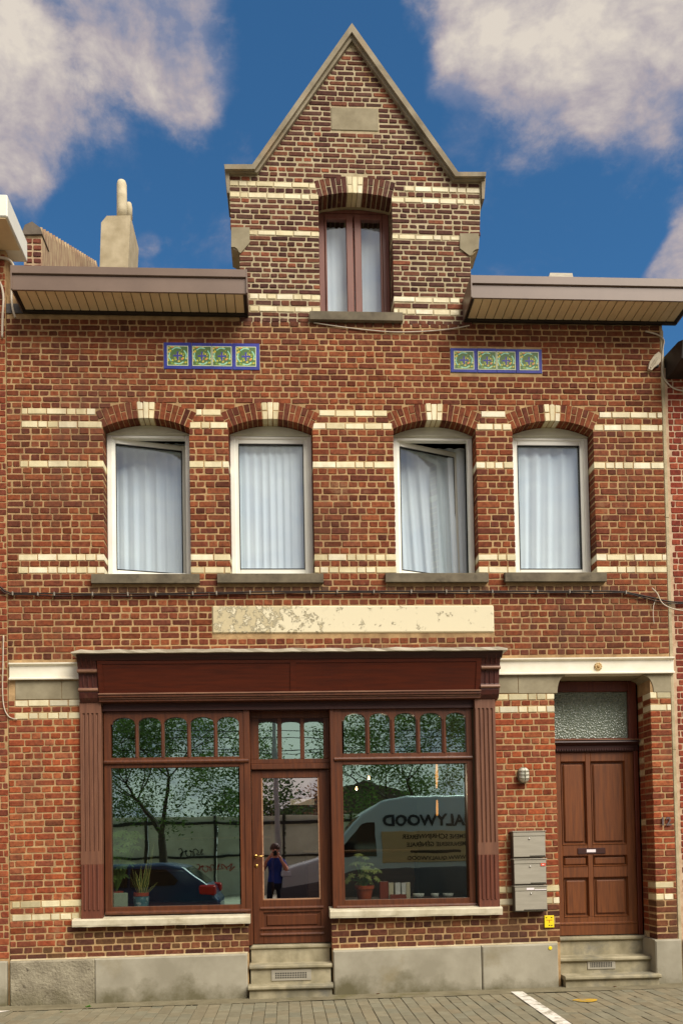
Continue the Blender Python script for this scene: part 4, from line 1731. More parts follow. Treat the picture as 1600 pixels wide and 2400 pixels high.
# ---- eaves: boxed gutters with boarded soffits
def eaves(xl_px, xr_px, yb_px, yf_px, y_top, lip, xm, splay_l=0, splay_r=0):
    zs = FZ(xm, yb_px)
    lo, hi = 0.1, 0.8
    for _ in range(40):
        d = (lo + hi) / 2
        if FZ(xm, yf_px, -d) > zs:
            lo = d
        else:
            hi = d
    d = (lo + hi) / 2
    x0, x1 = FX(xl_px, yb_px), FX(xr_px, yb_px)
    zt = FZ(xm, y_top, -d)
    zl = FZ(xm, lip, -d)
    ev = empty('eaves', ((x0 + x1) / 2, -d / 2, zs), house)
    mb = MB()
    mb.prism([(-d, zs - 0.012), (-d, zl), (-d + 0.012, zl + 0.006), (-d - 0.018, zl + 0.012), (-d - 0.018, zt), (-d + 0.02, zt), (-d + 0.02, zs - 0.012)], 'x', x0, x1)
    mb.build('gutter_front', 'gutter', ev)
    MB().box(x0 - 0.012, x0, -d - 0.02, 0.0, zs - 0.016, zt + 0.002).build('end_cap', 'gutter', ev)
    MB().box(x1, x1 + 0.012, -d - 0.02, 0.0, zs - 0.016, zt + 0.002).build('end_cap', 'gutter', ev)
    mb = MB()
    mb.box(x0, x1, -d + 0.02, 0.0, zs + 0.012, zs + 0.02)
    mb.build('soffit_back', 'gutter_dark', ev)
    for bx in ((x0 + 0.001, x1 - 0.001, -0.034, -0.002, zs - 0.028, zs + 0.01), (x0 + 0.001, x0 + 0.028, -d + 0.022, -0.036, zs - 0.012, zs + 0.01),
               (x1 - 0.028, x1 - 0.001, -d + 0.022, -0.036, zs - 0.012, zs + 0.01)):
        MB().box(*bx).build('soffit_trim', 'gutter_dark', ev)
    n = int(round((x1 - x0 - 0.06) / 0.095))
    w = (x1 - x0 - 0.058) / n
    for k in range(n):
        xa = x0 + 0.029 + k * w
        mb = MB()
        mb.bbox(xa + 0.003, xa + w - 0.004, -d + 0.022, -0.036, zs - 0.006 + random.uniform(-.0008, .0008), zs + 0.009, 0.004)
        mb.build('soffit_board', 'soffit', ev)
    # gutter inside
    MB().box(x0, x1, -d + 0.02, 0.02, zt - 0.05, zt - 0.04).build('gutter_floor', 'gutter_dark', ev)
    return zs, zt, d, x0, x1


eL = eaves(55, 580.6, 733, 680, 629, 649, 310)
eR = eaves(1087, 1582, 753.5, 698, 651, 671.5, 1330)
# small raised box on the right gutter
mb = MB()
xa, xb = FX(1283, 648, -0.38), FX(1342, 648, -0.38)
mb.prism([(xa, eR[1] - 0.02), (xa + 0.02, eR[1] + 0.045), (xb - 0.01, eR[1] + 0.045), (xb, eR[1] - 0.02)], 'y', -eR[2] - 0.01, -0.05)
mb.build('vent_hood', 'zinc', house)
# main roof behind
for (e, xa, xb) in ((eL, XL, FX(560, 640)), (eR, FX(1106, 640), XR)):
    mb = MB()
    z0 = e[0] - 0.02
    mb.prism([(0.0, z0), (0.0, z0 + 0.1), (5.0, z0 + 2.35), (5.0, z0)], 'x', xa, xb)
    mb.build('roof', 'slate', house)
MB().prism([(3.4, 7.1), (3.4, 8.5), (5.0, 9.3), (5.0, 7.1)], 'x', FX(560, 640) + 0.001, FX(1106, 640) - 0.001).build('roof', 'slate', house)
# inside shell: rear wall, party walls, floor
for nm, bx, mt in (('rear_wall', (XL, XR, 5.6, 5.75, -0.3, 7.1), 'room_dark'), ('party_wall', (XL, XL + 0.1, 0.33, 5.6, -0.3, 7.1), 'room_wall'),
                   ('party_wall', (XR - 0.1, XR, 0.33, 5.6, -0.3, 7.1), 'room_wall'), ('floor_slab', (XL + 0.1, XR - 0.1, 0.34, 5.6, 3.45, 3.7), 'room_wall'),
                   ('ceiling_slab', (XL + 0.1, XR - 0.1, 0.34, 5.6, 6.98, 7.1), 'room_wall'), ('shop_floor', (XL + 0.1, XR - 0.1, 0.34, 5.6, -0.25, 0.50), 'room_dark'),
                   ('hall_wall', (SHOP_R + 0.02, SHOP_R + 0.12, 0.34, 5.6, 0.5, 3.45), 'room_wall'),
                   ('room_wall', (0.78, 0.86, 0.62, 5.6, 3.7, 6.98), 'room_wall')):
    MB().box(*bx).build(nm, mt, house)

# ---- plinth
grain('plinth_rough', S(160, 152, 130), S(120, 112, 94), rough=0.95, scale=5.0, amt=0.9, bump=0.9, bscale=34, bdist=0.02, c3=S(88, 80, 68), s3=14, t3=(0.6, 0.68), damp=(S(92, 86, 58), 0.7))


def plinth_block(xa, xb, mat, front=-0.05, top=0.0, back=0.30):
    za0, zb0 = zg(xa) - 0.25, zg(xb) - 0.25
    za1, zb1 = plz(xa) + top, plz(xb) + top
    mb = MB()
    c = 0.012
    vs = []
    for x, z0, z1, s in ((xa, za0, za1, 1), (xb, zb0, zb1, -1)):
        vs += [(x, front + c, z0), (x, back, z0), (x, back, z1), (x, front + c + 0.01, z1), (x, front + c, z1 - c),
               (x + s * c, front, z0), (x + s * c, front, z1 - c - 0.004), (x + s * c, front + c + 0.008, z1)]
    f = [(5, 13, 14, 6), (6, 14, 12, 4), (4, 12, 11, 3), (3, 11, 10, 2), (2, 10, 9, 1), (0, 5, 6, 4), (8, 12, 14, 13), (0, 4, 3, 2, 1), (8, 9, 10, 11, 12)]
    mb.mesh(vs, f)
    return mb.build('plinth_block', mat, house)


PB = [(XL + 0.01, FX(224, 2300), 'plinth_rough'), (FX(224.5, 2300), FX(581, 2300), 'concrete_plinth'), (FX(781, 2290), FX(1126, 2280), 'concrete_plinth'),
      (FX(1128, 2280), FX(1305, 2270), 'concrete_plinth')]
for a, b, m_ in PB:
    plinth_block(a, b, m_)
plinth_block(FX(1531, 2250) + 0.005, XR - 0.02, 'concrete_plinth')
# plinth return inside the door recess
xr = DOOR_X1
MB().bbox(xr - 0.012, xr + 0.04, 0.0, 0.36, 0.0, plz(4) - 0.005, 0.006).build('plinth_return', 'concrete_plinth', house)
# steep mortar fillet over the plinth
mb = MB()
for a, b in ((XL + 0.01, FX(581, 2230)), (FX(781, 2220), FX(1305, 2210))):
    n = 14
    for k in range(n):
        x0, x1 = a + (b - a) * k / n, a + (b - a) * (k + 1) / n
        mb.face([(x0, -0.026, plz(x0) + 0.001), (x1, -0.026, plz(x1) + 0.001), (x1, 0.012, plz(x1) + 0.022), (x0, 0.012, plz(x0) + 0.022)])
mb.build('mortar_fillet', 'mortar_pale', house)

# ---- steel lintel with rosette, stone blocks
mb = MB()
n = 12
for k in range(n):
    xa, xb = LINT[0] + (LINT[1] - LINT[0]) * k / n, LINT[0] + (LINT[1] - LINT[0]) * (k + 1) / n
    a0, a1 = lint_z(xa)
    b0, b1 = lint_z(xb)
    for (d0, d1, y0) in ((0.0, 0.014, -0.045), (0.014, -0.022, -0.012), (-0.022, 0.0, -0.045)):
        def zz(lo, hi, d):
            return lo + d if d >= 0 and d is not None else hi + d
    prof_a = [(-0.04, a0), (-0.04, a0 + 0.014), (-0.012, a0 + 0.026), (-0.012, a1 - 0.03), (-0.04, a1 - 0.014), (-0.04, a1), (0.1, a1), (0.1, a0)]
    prof_b = [(-0.04, b0), (-0.04, b0 + 0.014), (-0.012, b0 + 0.026), (-0.012, b1 - 0.03), (-0.04, b1 - 0.014), (-0.04, b1), (0.1, b1), (0.1, b0)]
    base = len(mb.v)
    vs = [(xa, y, z) for y, z in prof_a] + [(xb, y, z) for y, z in prof_b]
    fs = [(i, (i + 1) % 8, 8 + (i + 1) % 8, 8 + i) for i in range(8)]
    if k == 0:
        fs.append(tuple(range(8)))
    if k == n - 1:
        fs.append(tuple(range(15, 7, -1)))
    mb.mesh(vs, fs)
lo_ = mb.build('steel_lintel', 'steel_white', house)
mb = MB()
c = F(1400, 1563)
for k in range(10):
    t = 2 * pi * k / 10
    mb.lathe([(0.0, -0.034), (0.009, -0.03), (0.014, -0.02), (0.014, -0.01)], (c.x + 0.03 * cos(t), 0, c.z + 0.03 * sin(t)), 8, 'y')
mb.lathe([(0.0, -0.042), (0.012, -0.04), (0.02, -0.03), (0.034, -0.026), (0.036, -0.01)], (c.x, 0, c.z), 16, 'y')
mb.build('rosette', 'rust_cream', lo_)

x0, x1, z0, z1 = px_rect(36, 1596, 144, 1640)
MB().bbox(x0, x1, -0.004, 0.1, z0, z1, 0.004).build('stone_block', 'block_stone', house)
x0b, x1b, _, _ = px_rect(145, 1596, 190, 1640)
MB().bbox(x0b, x1b, -0.004, 0.1, z0, z1, 0.004).build('stone_block', 'block_stone', house)
z0, z1 = FZ(1240, 1625), FZ(1240, 1583)
MB().bbox(FX(1166, 1600), FX(1213, 1600), -0.004, 0.1, z0, z1, 0.004).build('stone_block', 'block_stone', house)


def corbel(xo, xi, xw, z0, z1, name):
    """stone block whose lower inner corner swings out in a quarter circle to carry the lintel"""
    r = abs(xw - xi)
    s = 1 if xw > xi else -1
    pts = [(xo, z0), (xi, z0)]
    for k in range(0, 9):
        t = k / 8 * pi / 2
        pts.append((xi + s * r * (1 - cos(t)), z0 + (z1 - z0 - 0.012) * sin(t)))
    pts += [(xi + s * r, z1), (xo, z1)]
    mb = MB()
    mb.prism(pts, 'y', -0.004, 0.33)
    mb.build(name, 'block_stone', house)


corbel(FX(1214.5, 1600), FX(1305, 1605), FX(1323, 1590), z0, z1, 'corbel_stone')
corbel(XR - 0.03, FX(1531, 1605), FX(1508, 1590), FZ(1545, 1622), FZ(1545, 1581), 'corbel_stone')
# underside slab behind the lintel over the doorway
MB().box(DOOR_X0 - 0.02, DOOR_X1 + 0.02, 0.1, 0.36, Z_LINT_BOT - 0.006, Z_LINT_BOT + 0.05).build('lintel_soffit', 'block_stone', house)

# ---- shopfront joinery
YP = -0.055                                     # pilaster face


def pilaster(xa, xb, z0, z1, zf0, zf1, zr0, zr1, rot=0.0):
    p = empty('pilaster', ((xa + xb) / 2, YP, z0), house)
    w = xb - xa

    def prof(groove):
        pts = [(xa, 0.03), (xa, YP + 0.006), (xa + 0.006, YP)]
        n = 4
        m0 = w * 0.14
        gw = (w - 2 * m0) / (n * 2 - 1)
        for k in range(n):
            c = xa + m0 + gw * (2 * k + 0.5)
            for q in range(5):
                t = pi * q / 4
                pts.append((c - gw * 0.55 * cos(t), YP + groove * sin(t)))
        pts += [(xb - 0.006, YP), (xb, YP + 0.006), (xb, 0.03)]
        return pts
    mb = MB()
    mb.prism(prof(0.014), 'z', zf0, zf1)
    mb.box(xa, xb, YP, 0.03, zf1, z1)
    mb.box(xa, xb, YP - 0.001, 0.029, zr1, zf0)
    mb.build('fluted_shaft', 'wood_weathered', p)
    mb = MB()
    mb.prism(prof(-0.014), 'z', zr0, zr1)
    mb.box(xa + 0.001, xb - 0.001, YP - 0.002, 0.028, z0 + 0.0, zr0)
    mb.build('reeded_base', 'wood_base', p)
    return p


pilaster(FX(188, 1860, YP), FX(238, 1860, YP), FZ(208, 2156, YP), FZ(208, 1645, YP), FZ(208, 1996, YP), FZ(208, 1672, YP), FZ(208, 2134, YP), FZ(208, 2027, YP))
pilaster(FX(1117, 1860, YP), FX(1165, 1860, YP), FZ(1142, 2127, YP), FZ(1142, 1636, YP), FZ(1142, 1975, YP), FZ(1142, 1660, YP), FZ(1142, 2108, YP), FZ(1142, 2004, YP))


def console(xa, xb, ztop, zbot):
    h = ztop - zbot
    c = empty('console', ((xa + xb) / 2, YP, zbot), house)
    prof = [(0.02, zbot), (YP - 0.012, zbot + 0.02 * h), (YP - 0.045, zbot + 0.10 * h), (YP - 0.062, zbot + 0.2 * h), (YP - 0.060, zbot + 0.29 * h),
            (YP - 0.055, zbot + 0.33 * h), (YP - 0.075, zbot + 0.60 * h), (YP - 0.105, zbot + 0.66 * h), (YP - 0.105, zbot + 0.72 * h),
            (YP - 0.115, zbot + 0.78 * h), (YP - 0.160, zbot + 0.96 * h), (YP - 0.17, zbot + h), (0.02, zbot + h)]
    MB().prism(prof, 'x', xa, xb).build('scroll_block', 'wood_console', c)
    w = xb - xa
    for k in range(3):
        x = xa + w * (0.25 + 0.25 * k)
        MB().tube([(x, YP - 0.058, zbot + 0.34 * h), (x, YP - 0.077, zbot + 0.60 * h)], 0.008, 6).build('rib', 'wood_console', c)
        MB().tube([(x, YP - 0.117, zbot + 0.76 * h), (x, YP - 0.158, zbot + 0.93 * h)], 0.008, 6).build('rib', 'wood_console', c)
    for zq, yq, r in ((0.66, -0.105, 0.018), (0.265, -0.064, 0.018)):
        mb = MB()
        mb.tube([(xa - 0.004, YP + yq, zbot + zq * h), (xb + 0.004, YP + yq, zbot + zq * h)], r, 10)
        mb.build('roll', 'wood_fascia_trim', c)


ZCN_L, ZCN_R = FZ(208, 1534, -0.2), FZ(1150, 1526, -0.2)
console(FX(187, 1640, -0.08), FX(231, 1640, -0.08), ZCN_L, FZ(208, 1649, YP))
console(FX(1125, 1630, -0.08), FX(1168, 1630, -0.08), ZCN_R, FZ(1147, 1640, YP))
fxa, fxb = FX(232, 1600, -0.1), FX(1124, 1590, -0.1)


def slope_prism(name, prof_l, prof_r, xa, xb, mat, parent, n=1):
    """horizontal moulding whose profile (y, z) changes a little from the left to the right end"""
    mb = MB()
    m_ = len(prof_l)
    vs = [(xa, y, z) for y, z in prof_l] + [(xb, y, z) for y, z in prof_r]
    fs = [(i, (i + 1) % m_, m_ + (i + 1) % m_, m_ + i) for i in range(m_)] + [tuple(range(m_)), tuple(range(2 * m_ - 1, m_ - 1, -1))]
    mb.mesh(vs, fs)
    return mb.build(name, mat, parent)


def zlr(pyl, pyr, y):
    """heights at the fascia's two ends from photograph rows"""
    return FZ(232, pyl, y), FZ(1124, pyr, y)


t_l, t_r = zlr(1550, 1543, -0.19)
b_l, b_r = zlr(1626, 1617, -0.10)
fas = slope_prism('fascia', [(-0.19, t_l), (-0.10, b_l), (0.0, b_l), (0.0, t_l)], [(-0.19, t_r), (-0.10, b_r), (0.0, b_r), (0.0, t_r)], fxa, fxb, 'wood_fascia', house)
# raised frame strips round the two fascia panels


def fascia_y(s):
    return -0.19 + 0.09 * s


xm0, xm1 = FX(680, 1585, -0.15), FX(694, 1585, -0.15)
for xa, xb in ((fxa, fxa + 0.05), (xm0, xm1), (fxb - 0.05, fxb)):
    t = ((xa + xb) / 2 - fxa) / (fxb - fxa)
    zt_, zb_ = t_l + (t_r - t_l) * t, b_l + (b_r - b_l) * t
    mb = MB()
    mb.prism([(-0.198, zt_), (-0.108, zb_), (-0.05, zb_), (-0.05, zt_)], 'x', xa, xb)
    mb.build('fascia_strip', 'wood_fascia', fas)
for s0, s1 in ((0.0, 0.07),):
    mb = MB()
    slope_prism('fascia_strip', [(-0.196, t_l), (-0.189, t_l - 0.03), (-0.1, t_l - 0.03), (-0.1, t_l)], [(-0.196, t_r), (-0.189, t_r - 0.03), (-0.1, t_r - 0.03), (-0.1, t_r)],
                fxa + 0.05, fxb - 0.05, 'wood_fascia', fas)
# lower mouldings
m_l, m_r = b_l, b_r
for k, (y0, dz0, dz1, mt) in enumerate(((-0.128, 0.0, -0.018, 'wood_fascia_trim'), (-0.115, -0.018, -0.045, 'wood_red'), (-0.098, -0.045, -0.060, 'wood_fascia_trim'), (-0.085, -0.060, -0.085, 'wood_red'))):
    slope_prism('moulding', [(y0, m_l + dz0 - 0.004), (y0, m_l + dz1 + 0.004), (y0 + 0.01, m_l + dz1), (0.02, m_l + dz1), (0.02, m_l + dz0), (y0 + 0.01, m_l + dz0)],
                [(y0, m_r + dz0 - 0.004), (y0, m_r + dz1 + 0.004), (y0 + 0.01, m_r + dz1), (0.02, m_r + dz1), (0.02, m_r + dz0), (y0 + 0.01, m_r + dz0)], fxa - 0.005, fxb + 0.005, mt, fas)
# recessed head board between moulding and windows
h_l, h_r = zlr(1668, 1659, 0.02)
slope_prism('head_board', [(0.0, m_l - 0.084), (0.0, h_l), (0.12, h_l), (0.12, m_l - 0.084)], [(0.0, m_r - 0.084), (0.0, h_r), (0.12, h_r), (0.12, m_r - 0.084)], FX(240, 1655), FX(1112, 1650), 'wood_dark', house)
# cornice over the fascia and the zinc flashing
c_l, c_r = zlr(1533, 1526, -0.24)
slope_prism('cornice', [(-0.235, c_l), (-0.20, t_l + 0.004), (0.0, t_l + 0.004), (0.0, c_l)], [(-0.235, c_r), (-0.20, t_r + 0.004), (0.0, t_r + 0.004), (0.0, c_r)],
            FX(182, 1540, -0.2), FX(1176, 1533, -0.2), 'wood_dark', house)
mb = MB()
xa, xb = FX(166, 1528, -0.27), FX(1189, 1520, -0.27)
n = 46
top_b, top_f, bot_f = [], [], []
for k in range(n + 1):
    t = k / n
    x = xa + (xb - xa) * t
    zf = c_l + (c_r - c_l) * t
    w = 0.004 * sin(k * 1.7) + random.uniform(-0.003, 0.003)
    e = 0.018 if k in (0, n) else 0
    top_b.append((x, 0.0, zf + 0.062))
    top_f.append((x, -0.275 + random.uniform(-.004, .004), zf + 0.034 + w - e))
    bot_f.append((x, -0.278 + random.uniform(-.004, .004), zf + 0.001 + w * 0.3))
for k in range(n):
    mb.face([top_b[k], top_b[k + 1], top_f[k + 1], top_f[k]])
    mb.face([top_f[k], top_f[k + 1], bot_f[k + 1], bot_f[k]])
    mb.face([bot_f[k], bot_f[k + 1], (bot_f[k + 1][0], 0.0, bot_f[k + 1][2]), (bot_f[k][0], 0.0, bot_f[k][2])])
for k in (0, n):
    mb.face([top_b[k], top_f[k], bot_f[k], (bot_f[k][0], 0.0, bot_f[k][2])])
mb.build('zinc_flashing', 'zinc', house, recalc=True)

YW = 0.035                                      # window joinery face
YG = 0.075                                      # glass


def shop_window(fx, lights, ly, big, zf_top, zf_bot, rail, mats='wood_red'):
    """fx: frame px (l, r); lights: px pairs; ly: (top, spring, bottom) px; big: (l, t, r, b) px"""
    xm = (fx[0] + fx[1]) / 2
    X = lambda p, q=1850: FX(p, q, YW)
    Z = lambda q, p=xm: FZ(p, q, YW)
    x0, x1 = X(fx[0]), X(fx[1])
    zt, zb = Z(zf_top), Z(zf_bot)
    win = empty('shop_window', ((x0 + x1) / 2, YW, zb), house)
    bl, bt, br_, bb = X(big[0], 1950), Z(big[1]), X(big[2], 1950), Z(big[3])
    l0, l1 = X(lights[0][0], 1720), X(lights[-1][1], 1720)
    z_lt, z_sp, z_lb = Z(ly[0]), Z(ly[1]), Z(ly[2])
    zr0, zr1 = Z(rail[1]), Z(rail[0])
    mb = MB()
    mb.bbox(x0, min(bl, l0), YW, YW + 0.09, zb, zt, 0.004)
    mb.bbox(max(br_, l1), x1, YW, YW + 0.09, zb, zt, 0.004)
    mb.bbox(min(bl, l0), max(br_, l1), YW + 0.002, YW + 0.088, zb, bb, 0.004)
    mb.bbox(min(bl, l0), max(br_, l1), YW + 0.002, YW + 0.088, bt, z_lb, 0.003)
    mb.build('frame', mats, win)
    # transom moulding and bead at the bottom
    mb = MB()
    mb.tube([(x0 + 0.005, YW - 0.006, (zr0 + zr1) / 2), (x1 - 0.005, YW - 0.006, (zr0 + zr1) / 2)], (zr1 - zr0) * 0.5, 10)
    mb.build('transom_bead', mats, win)
    mb = MB()
    mb.tube([(x0 + 0.004, YW - 0.004, zb + 0.022), (x1 - 0.004, YW - 0.004, zb + 0.022)], 0.022, 10)
    mb.build('bottom_bead', 'wood_red', win)
    # arched heads and mullions
    zhead = zt
    xs_ = []
    for a, b in lights:
        xs_.append((X(a, 1720), X(b, 1720)))
    for k, (a, b) in enumerate(xs_):
        left = min(bl, l0) if k == 0 else (xs_[k - 1][1] + a) / 2
        right = max(br_, l1) if k == len(xs_) - 1 else (b + xs_[k + 1][0]) / 2
        pts = [(left, zhead), (left, z_sp), (a, z_sp)]
        for q in range(0, 13):
            t = pi * q / 12
            ex = cos(t)
            ez = sin(t) ** 0.8 if sin(t) > 0 else 0
            pts.append(((a + b) / 2 - (b - a) / 2 * ex, z_sp + (z_lt - z_sp) * ez))
        pts += [(b, z_sp), (right, z_sp), (right, zhead)]
        # drop duplicates
        cl = [pts[0]]
        for p in pts[1:]:
            if abs(p[0] - cl[-1][0]) + abs(p[1] - cl[-1][1]) > 1e-5:
                cl.append(p)
        MB().prism(cl, 'y', YW + 0.004, YW + 0.08).build('arched_head', mats, win)
        pane((a - 0.004, b + 0.004, YG - 0.002, YG + 0.003, z_lb - 0.004, z_lt + 0.004), 'glass_shop', win)
        if k < len(xs_) - 1:
            m0, m1 = b, xs_[k + 1][0]
            mb = MB()
            mb.bbox(m0, m1, YW + 0.004, YW + 0.085, z_lb, z_sp + 0.001, 0.004)
            mb.tube([((m0 + m1) / 2, YW + 0.006, z_lb), ((m0 + m1) / 2, YW + 0.006, z_sp)], (m1 - m0) * 0.3, 8)
            mb.build('mullion', mats, win)
    pane((bl - 0.004, br_ + 0.004, YG, YG + 0.006, bb - 0.004, bt + 0.004), 'glass_shop', win)
    # inner ledge behind the glass
    MB().box(x0 + 0.01, x1 - 0.01, YG + 0.02, 0.62, bb - 0.05, bb - 0.004).build('window_ledge', 'wood_dark', win)
    return bb


LED_L = shop_window((244, 585), [(263, 316), (324, 377), (384.6, 438), (446.6, 500.6), (509, 559.5)], (1681, 1697, 1775), (261, 1799, 559, 2124), 1667.5, 2143, (1780, 1791))
LED_R = shop_window((783, 1109), [(807, 856), (866, 914), (924.5, 975), (984.5, 1035.5), (1045, 1092)], (1671, 1687, 1765), (805.5, 1791, 1091, 2108), 1660, 2129, (1773, 1783))
# stone sills under the shop windows
for (xa, xb, yt, ybt, yy) in ((168.4, 586, 2152, 2173, -0.09), (773.5, 1178, 2131, 2152, -0.09)):
    xm = (xa + xb) / 2
    x0, x1, z0, z1 = FX(xa, 2150, yy), FX(xb, 2150, yy), FZ(xm, ybt - 3, yy), FZ(xm, yt, yy)
    mb = MB()
    n = 20
    prof = lambda w: [(yy + 0.004, z0 + w), (yy - w, z0 + 0.02), (yy, z1 - 0.014), (yy + 0.014, z1), (0.16, z1 + 0.03), (0.16, z0), (0.0, z0)]
    rings = [prof(random.uniform(-0.002, 0.002)) for _ in range(n + 1)]
    m_ = 7
    vs, fs = [], []
    for k in range(n + 1):
        vs += [(x0 + (x1 - x0) * k / n, y, z) for y, z in rings[k]]
    for k in range(n):
        fs += [(k * m_ + i, k * m_ + (i + 1) % m_, (k + 1) * m_ + (i + 1) % m_, (k + 1) * m_ + i) for i in range(m_)]
    fs += [tuple(range(m_)), tuple(n * m_ + i for i in range(m_))]
    mb.mesh(vs, fs)
    mb.build('stone_sill', 'pale_stone', house)

# ---- shop door bay, set back
YB = 0.16
Xd = lambda p, q=1950, y=YB: FX(p, q, y)
Zd = lambda q, p=680, y=YB: FZ(p, q, y)
bay = empty('shop_door_frame', (Xd(680), YB, Zd(2212)), house)
zt = FZ(680, 1660)
MB().bbox(FX(573, 1900, 0.03), FX(588, 1900, 0.03) - 0.001, 0.025, 0.30, Zd(2212), zt, 0.006).build('post', 'wood_red', bay)
MB().bbox(FX(776, 1900, 0.03), FX(783, 1900, 0.03) + 0.012, 0.025, 0.30, Zd(2212), zt, 0.006).build('post', 'wood_red', bay)
xa, xb = FX(588, 1900, 0.03), FX(776, 1900, 0.03)
# transom light over the door
ztr0, ztr1 = Zd(1804), Zd(1790)
zl0, zl1 = Zd(1779), Zd(1694)
MB().bbox(xa, xb, YB - 0.02, YB + 0.10, ztr0, ztr1, 0.008).build('transom', 'wood_red', bay)
MB().bbox(xa, xb, YB, YB + 0.09, ztr1 + 0.001, zl0, 0.004).build('bottom_rail', 'wood_red', bay)
MB().bbox(xa, xb, YB, YB + 0.09, zl1 + 0.05, zt + 0.05, 0.004).build('head_rail', 'wood_red', bay)
prev = xa
Ls = [(605.7, 649.8), (660, 703), (713, 758)]
LX = [(Xd(a, 1730), Xd(b, 1730)) for a, b in Ls]
for k in range(4):
    a = xa if k == 0 else LX[k - 1][1]
    b = LX[k][0] if k < 3 else xb
    MB().bbox(a, b, YB + 0.004, YB + 0.085, zl0 + 0.0005, zl1 + 0.0495, 0.004).build('mullion', 'wood_red', bay)
for a, b in LX:
    pts = [(a, zl1 + 0.0495), (a, zl1 - 0.004)]
    for q in range(9):
        t = pi * q / 8
        pts.append(((a + b) / 2 - (b - a) / 2 * cos(t), zl1 - 0.004 + 0.022 * sin(t)))
    pts.append((b, zl1 + 0.0495))
    MB().prism(pts, 'y', YB + 0.01, YB + 0.07).build('arched_head', 'wood_dark', bay)
    pane((a - 0.003, b + 0.003, YB + 0.05, YB + 0.055, zl0 - 0.003, zl1 + 0.03), 'glass_shop', bay)
# the leaf
sd = empty('shop_door', (Xd(680), YB + 0.02, Zd(2212)), house)
dz0, dz1 = Zd(2212), ztr0 - 0.004
gx0, gx1, gz0, gz1 = Xd(614), Xd(748.6), Zd(2109.6), Zd(1823.5)
ya, yb = YB + 0.02, YB + 0.075
mb = MB()
mb.bbox(xa + 0.003, gx0, ya, yb, dz0, dz1, 0.004)
mb.bbox(gx1, xb - 0.003, ya, yb, dz0, dz1, 0.004)
mb.bbox(gx0, gx1, ya + 0.001, yb, gz1, dz1, 0.004)
mb.bbox(gx0, gx1, ya + 0.001, yb, Zd(2139), gz0, 0.004)
mb.bbox(gx0, gx1, ya + 0.001, yb, dz0, Zd(2177), 0.004)
mb.build('door_frame', 'wood_red', sd)
mb = MB()
mb.box(gx0, gx1, ya + 0.02, yb - 0.005, Zd(2177), Zd(2139))
mb.bbox(gx0 + 0.035, gx1 - 0.035, ya + 0.006, ya + 0.03, Zd(2170), Zd(2145), 0.008)
mb.build('door_panel', 'wood_red', sd)
for zq, dd in ((2128, 0.013), (2176, 0.011), (2190, 0.013)):
    mb = MB()
    mb.prism([(ya - 0.014, Zd(zq) - dd), (ya - 0.016, Zd(zq) - dd * 0.3), (ya - 0.002, Zd(zq) + dd), (ya + 0.01, Zd(zq) + dd), (ya + 0.01, Zd(zq) - dd)], 'x', gx0 - 0.03, gx1 + 0.03)
    mb.build('drip_moulding', 'wood_red', sd)
pane((gx0 - 0.004, gx1 + 0.004, ya + 0.025, ya + 0.031, gz0 - 0.004, gz1 + 0.004), 'glass_door', sd)
mb = MB()
bw = 0.012
mb.box(gx0, gx0 + bw, ya + 0.004, ya + 0.024, gz0, gz1)
mb.box(gx1 - bw, gx1, ya + 0.004, ya + 0.024, gz0, gz1)
mb.box(gx0 + bw, gx1 - bw, ya + 0.004, ya + 0.024, gz0, gz0 + bw)
mb.build('glazing_bead', 'wood_worn', sd)
hx, hz = Xd(598), Zd(2006)
mb = MB()
mb.lathe([(0.0, ya - 0.008), (0.018, ya - 0.007), (0.02, ya - 0.001)], (hx, 0, hz), 14, 'y')
mb.tube([(hx, ya - 0.004, hz), (hx, ya - 0.045, hz), (hx + 0.012, ya - 0.052, hz), (hx + 0.055, ya - 0.052, hz - 0.002), (hx + 0.085, ya - 0.046, hz - 0.003)], [0.007, 0.007, 0.008, 0.007, 0.006], 8)
mb.build('handle', 'brass', sd, smooth=True)
mb = MB()
mb.lathe([(0.0, ya - 0.01), (0.014, ya - 0.009), (0.02, ya - 0.004), (0.021, ya - 0.001)], (Xd(599.5), 0, Zd(2029)), 14, 'y')
mb.build('lock', 'brass', sd, smooth=True)
MB().box(gx0 + 0.30, gx0 + 0.56, ya + 0.033, ya + 0.036, Zd(1887), Zd(1873)).build('notice_strip', 'paper_cream', sd)


# ---- steps
def step(name, x0, x1, yf, yb_, ztop, zbot, nos, parent, mat='step_stone'):
    """tread with a rounded nosing over a riser block"""
    mb = MB()
    t = 0.042
    mb.prism([(yf - nos + 0.01, ztop), (yf - nos, ztop - 0.012), (yf - nos, ztop - t + 0.012), (yf - nos + 0.012, ztop - t), (yb_, ztop - t), (yb_, ztop + 0.008)], 'x', x0, x1)
    tr = mb.build(name, mat, parent)
    mb = MB()
    mb.box(x0 + 0.012, x1 - 0.012, yf, yb_, zbot, ztop - t - 0.001)
    mb.build('riser', mat, tr)
    return tr


def vent(x0, x1, z0, z1, y, name, cols, rows, parent):
    v = MB().bbox(x0, x1, y - 0.008, y + 0.004, z0, z1, 0.003).build(name, 'stainless', parent)
    mb = MB()
    for k in range(cols):
        for r in range(rows):
            xa = x0 + (x1 - x0) * (0.1 + 0.8 * k / cols)
            xb = xa + (x1 - x0) * 0.8 / cols * 0.55
            za = z0 + (z1 - z0) * (0.22 + 0.58 * r / rows)
            zb = za + (z1 - z0) * 0.58 / rows * 0.7
            mb.box(xa, xb, y - 0.0095, y - 0.0075, za, zb)
    mb.build('slot', 'black', v)


def yat(px, py, z):
    """depth at which a photograph point lies on height z"""
    d = ray(px, py)
    t = (z - ZC) / d.z
    return -D + d.y * t


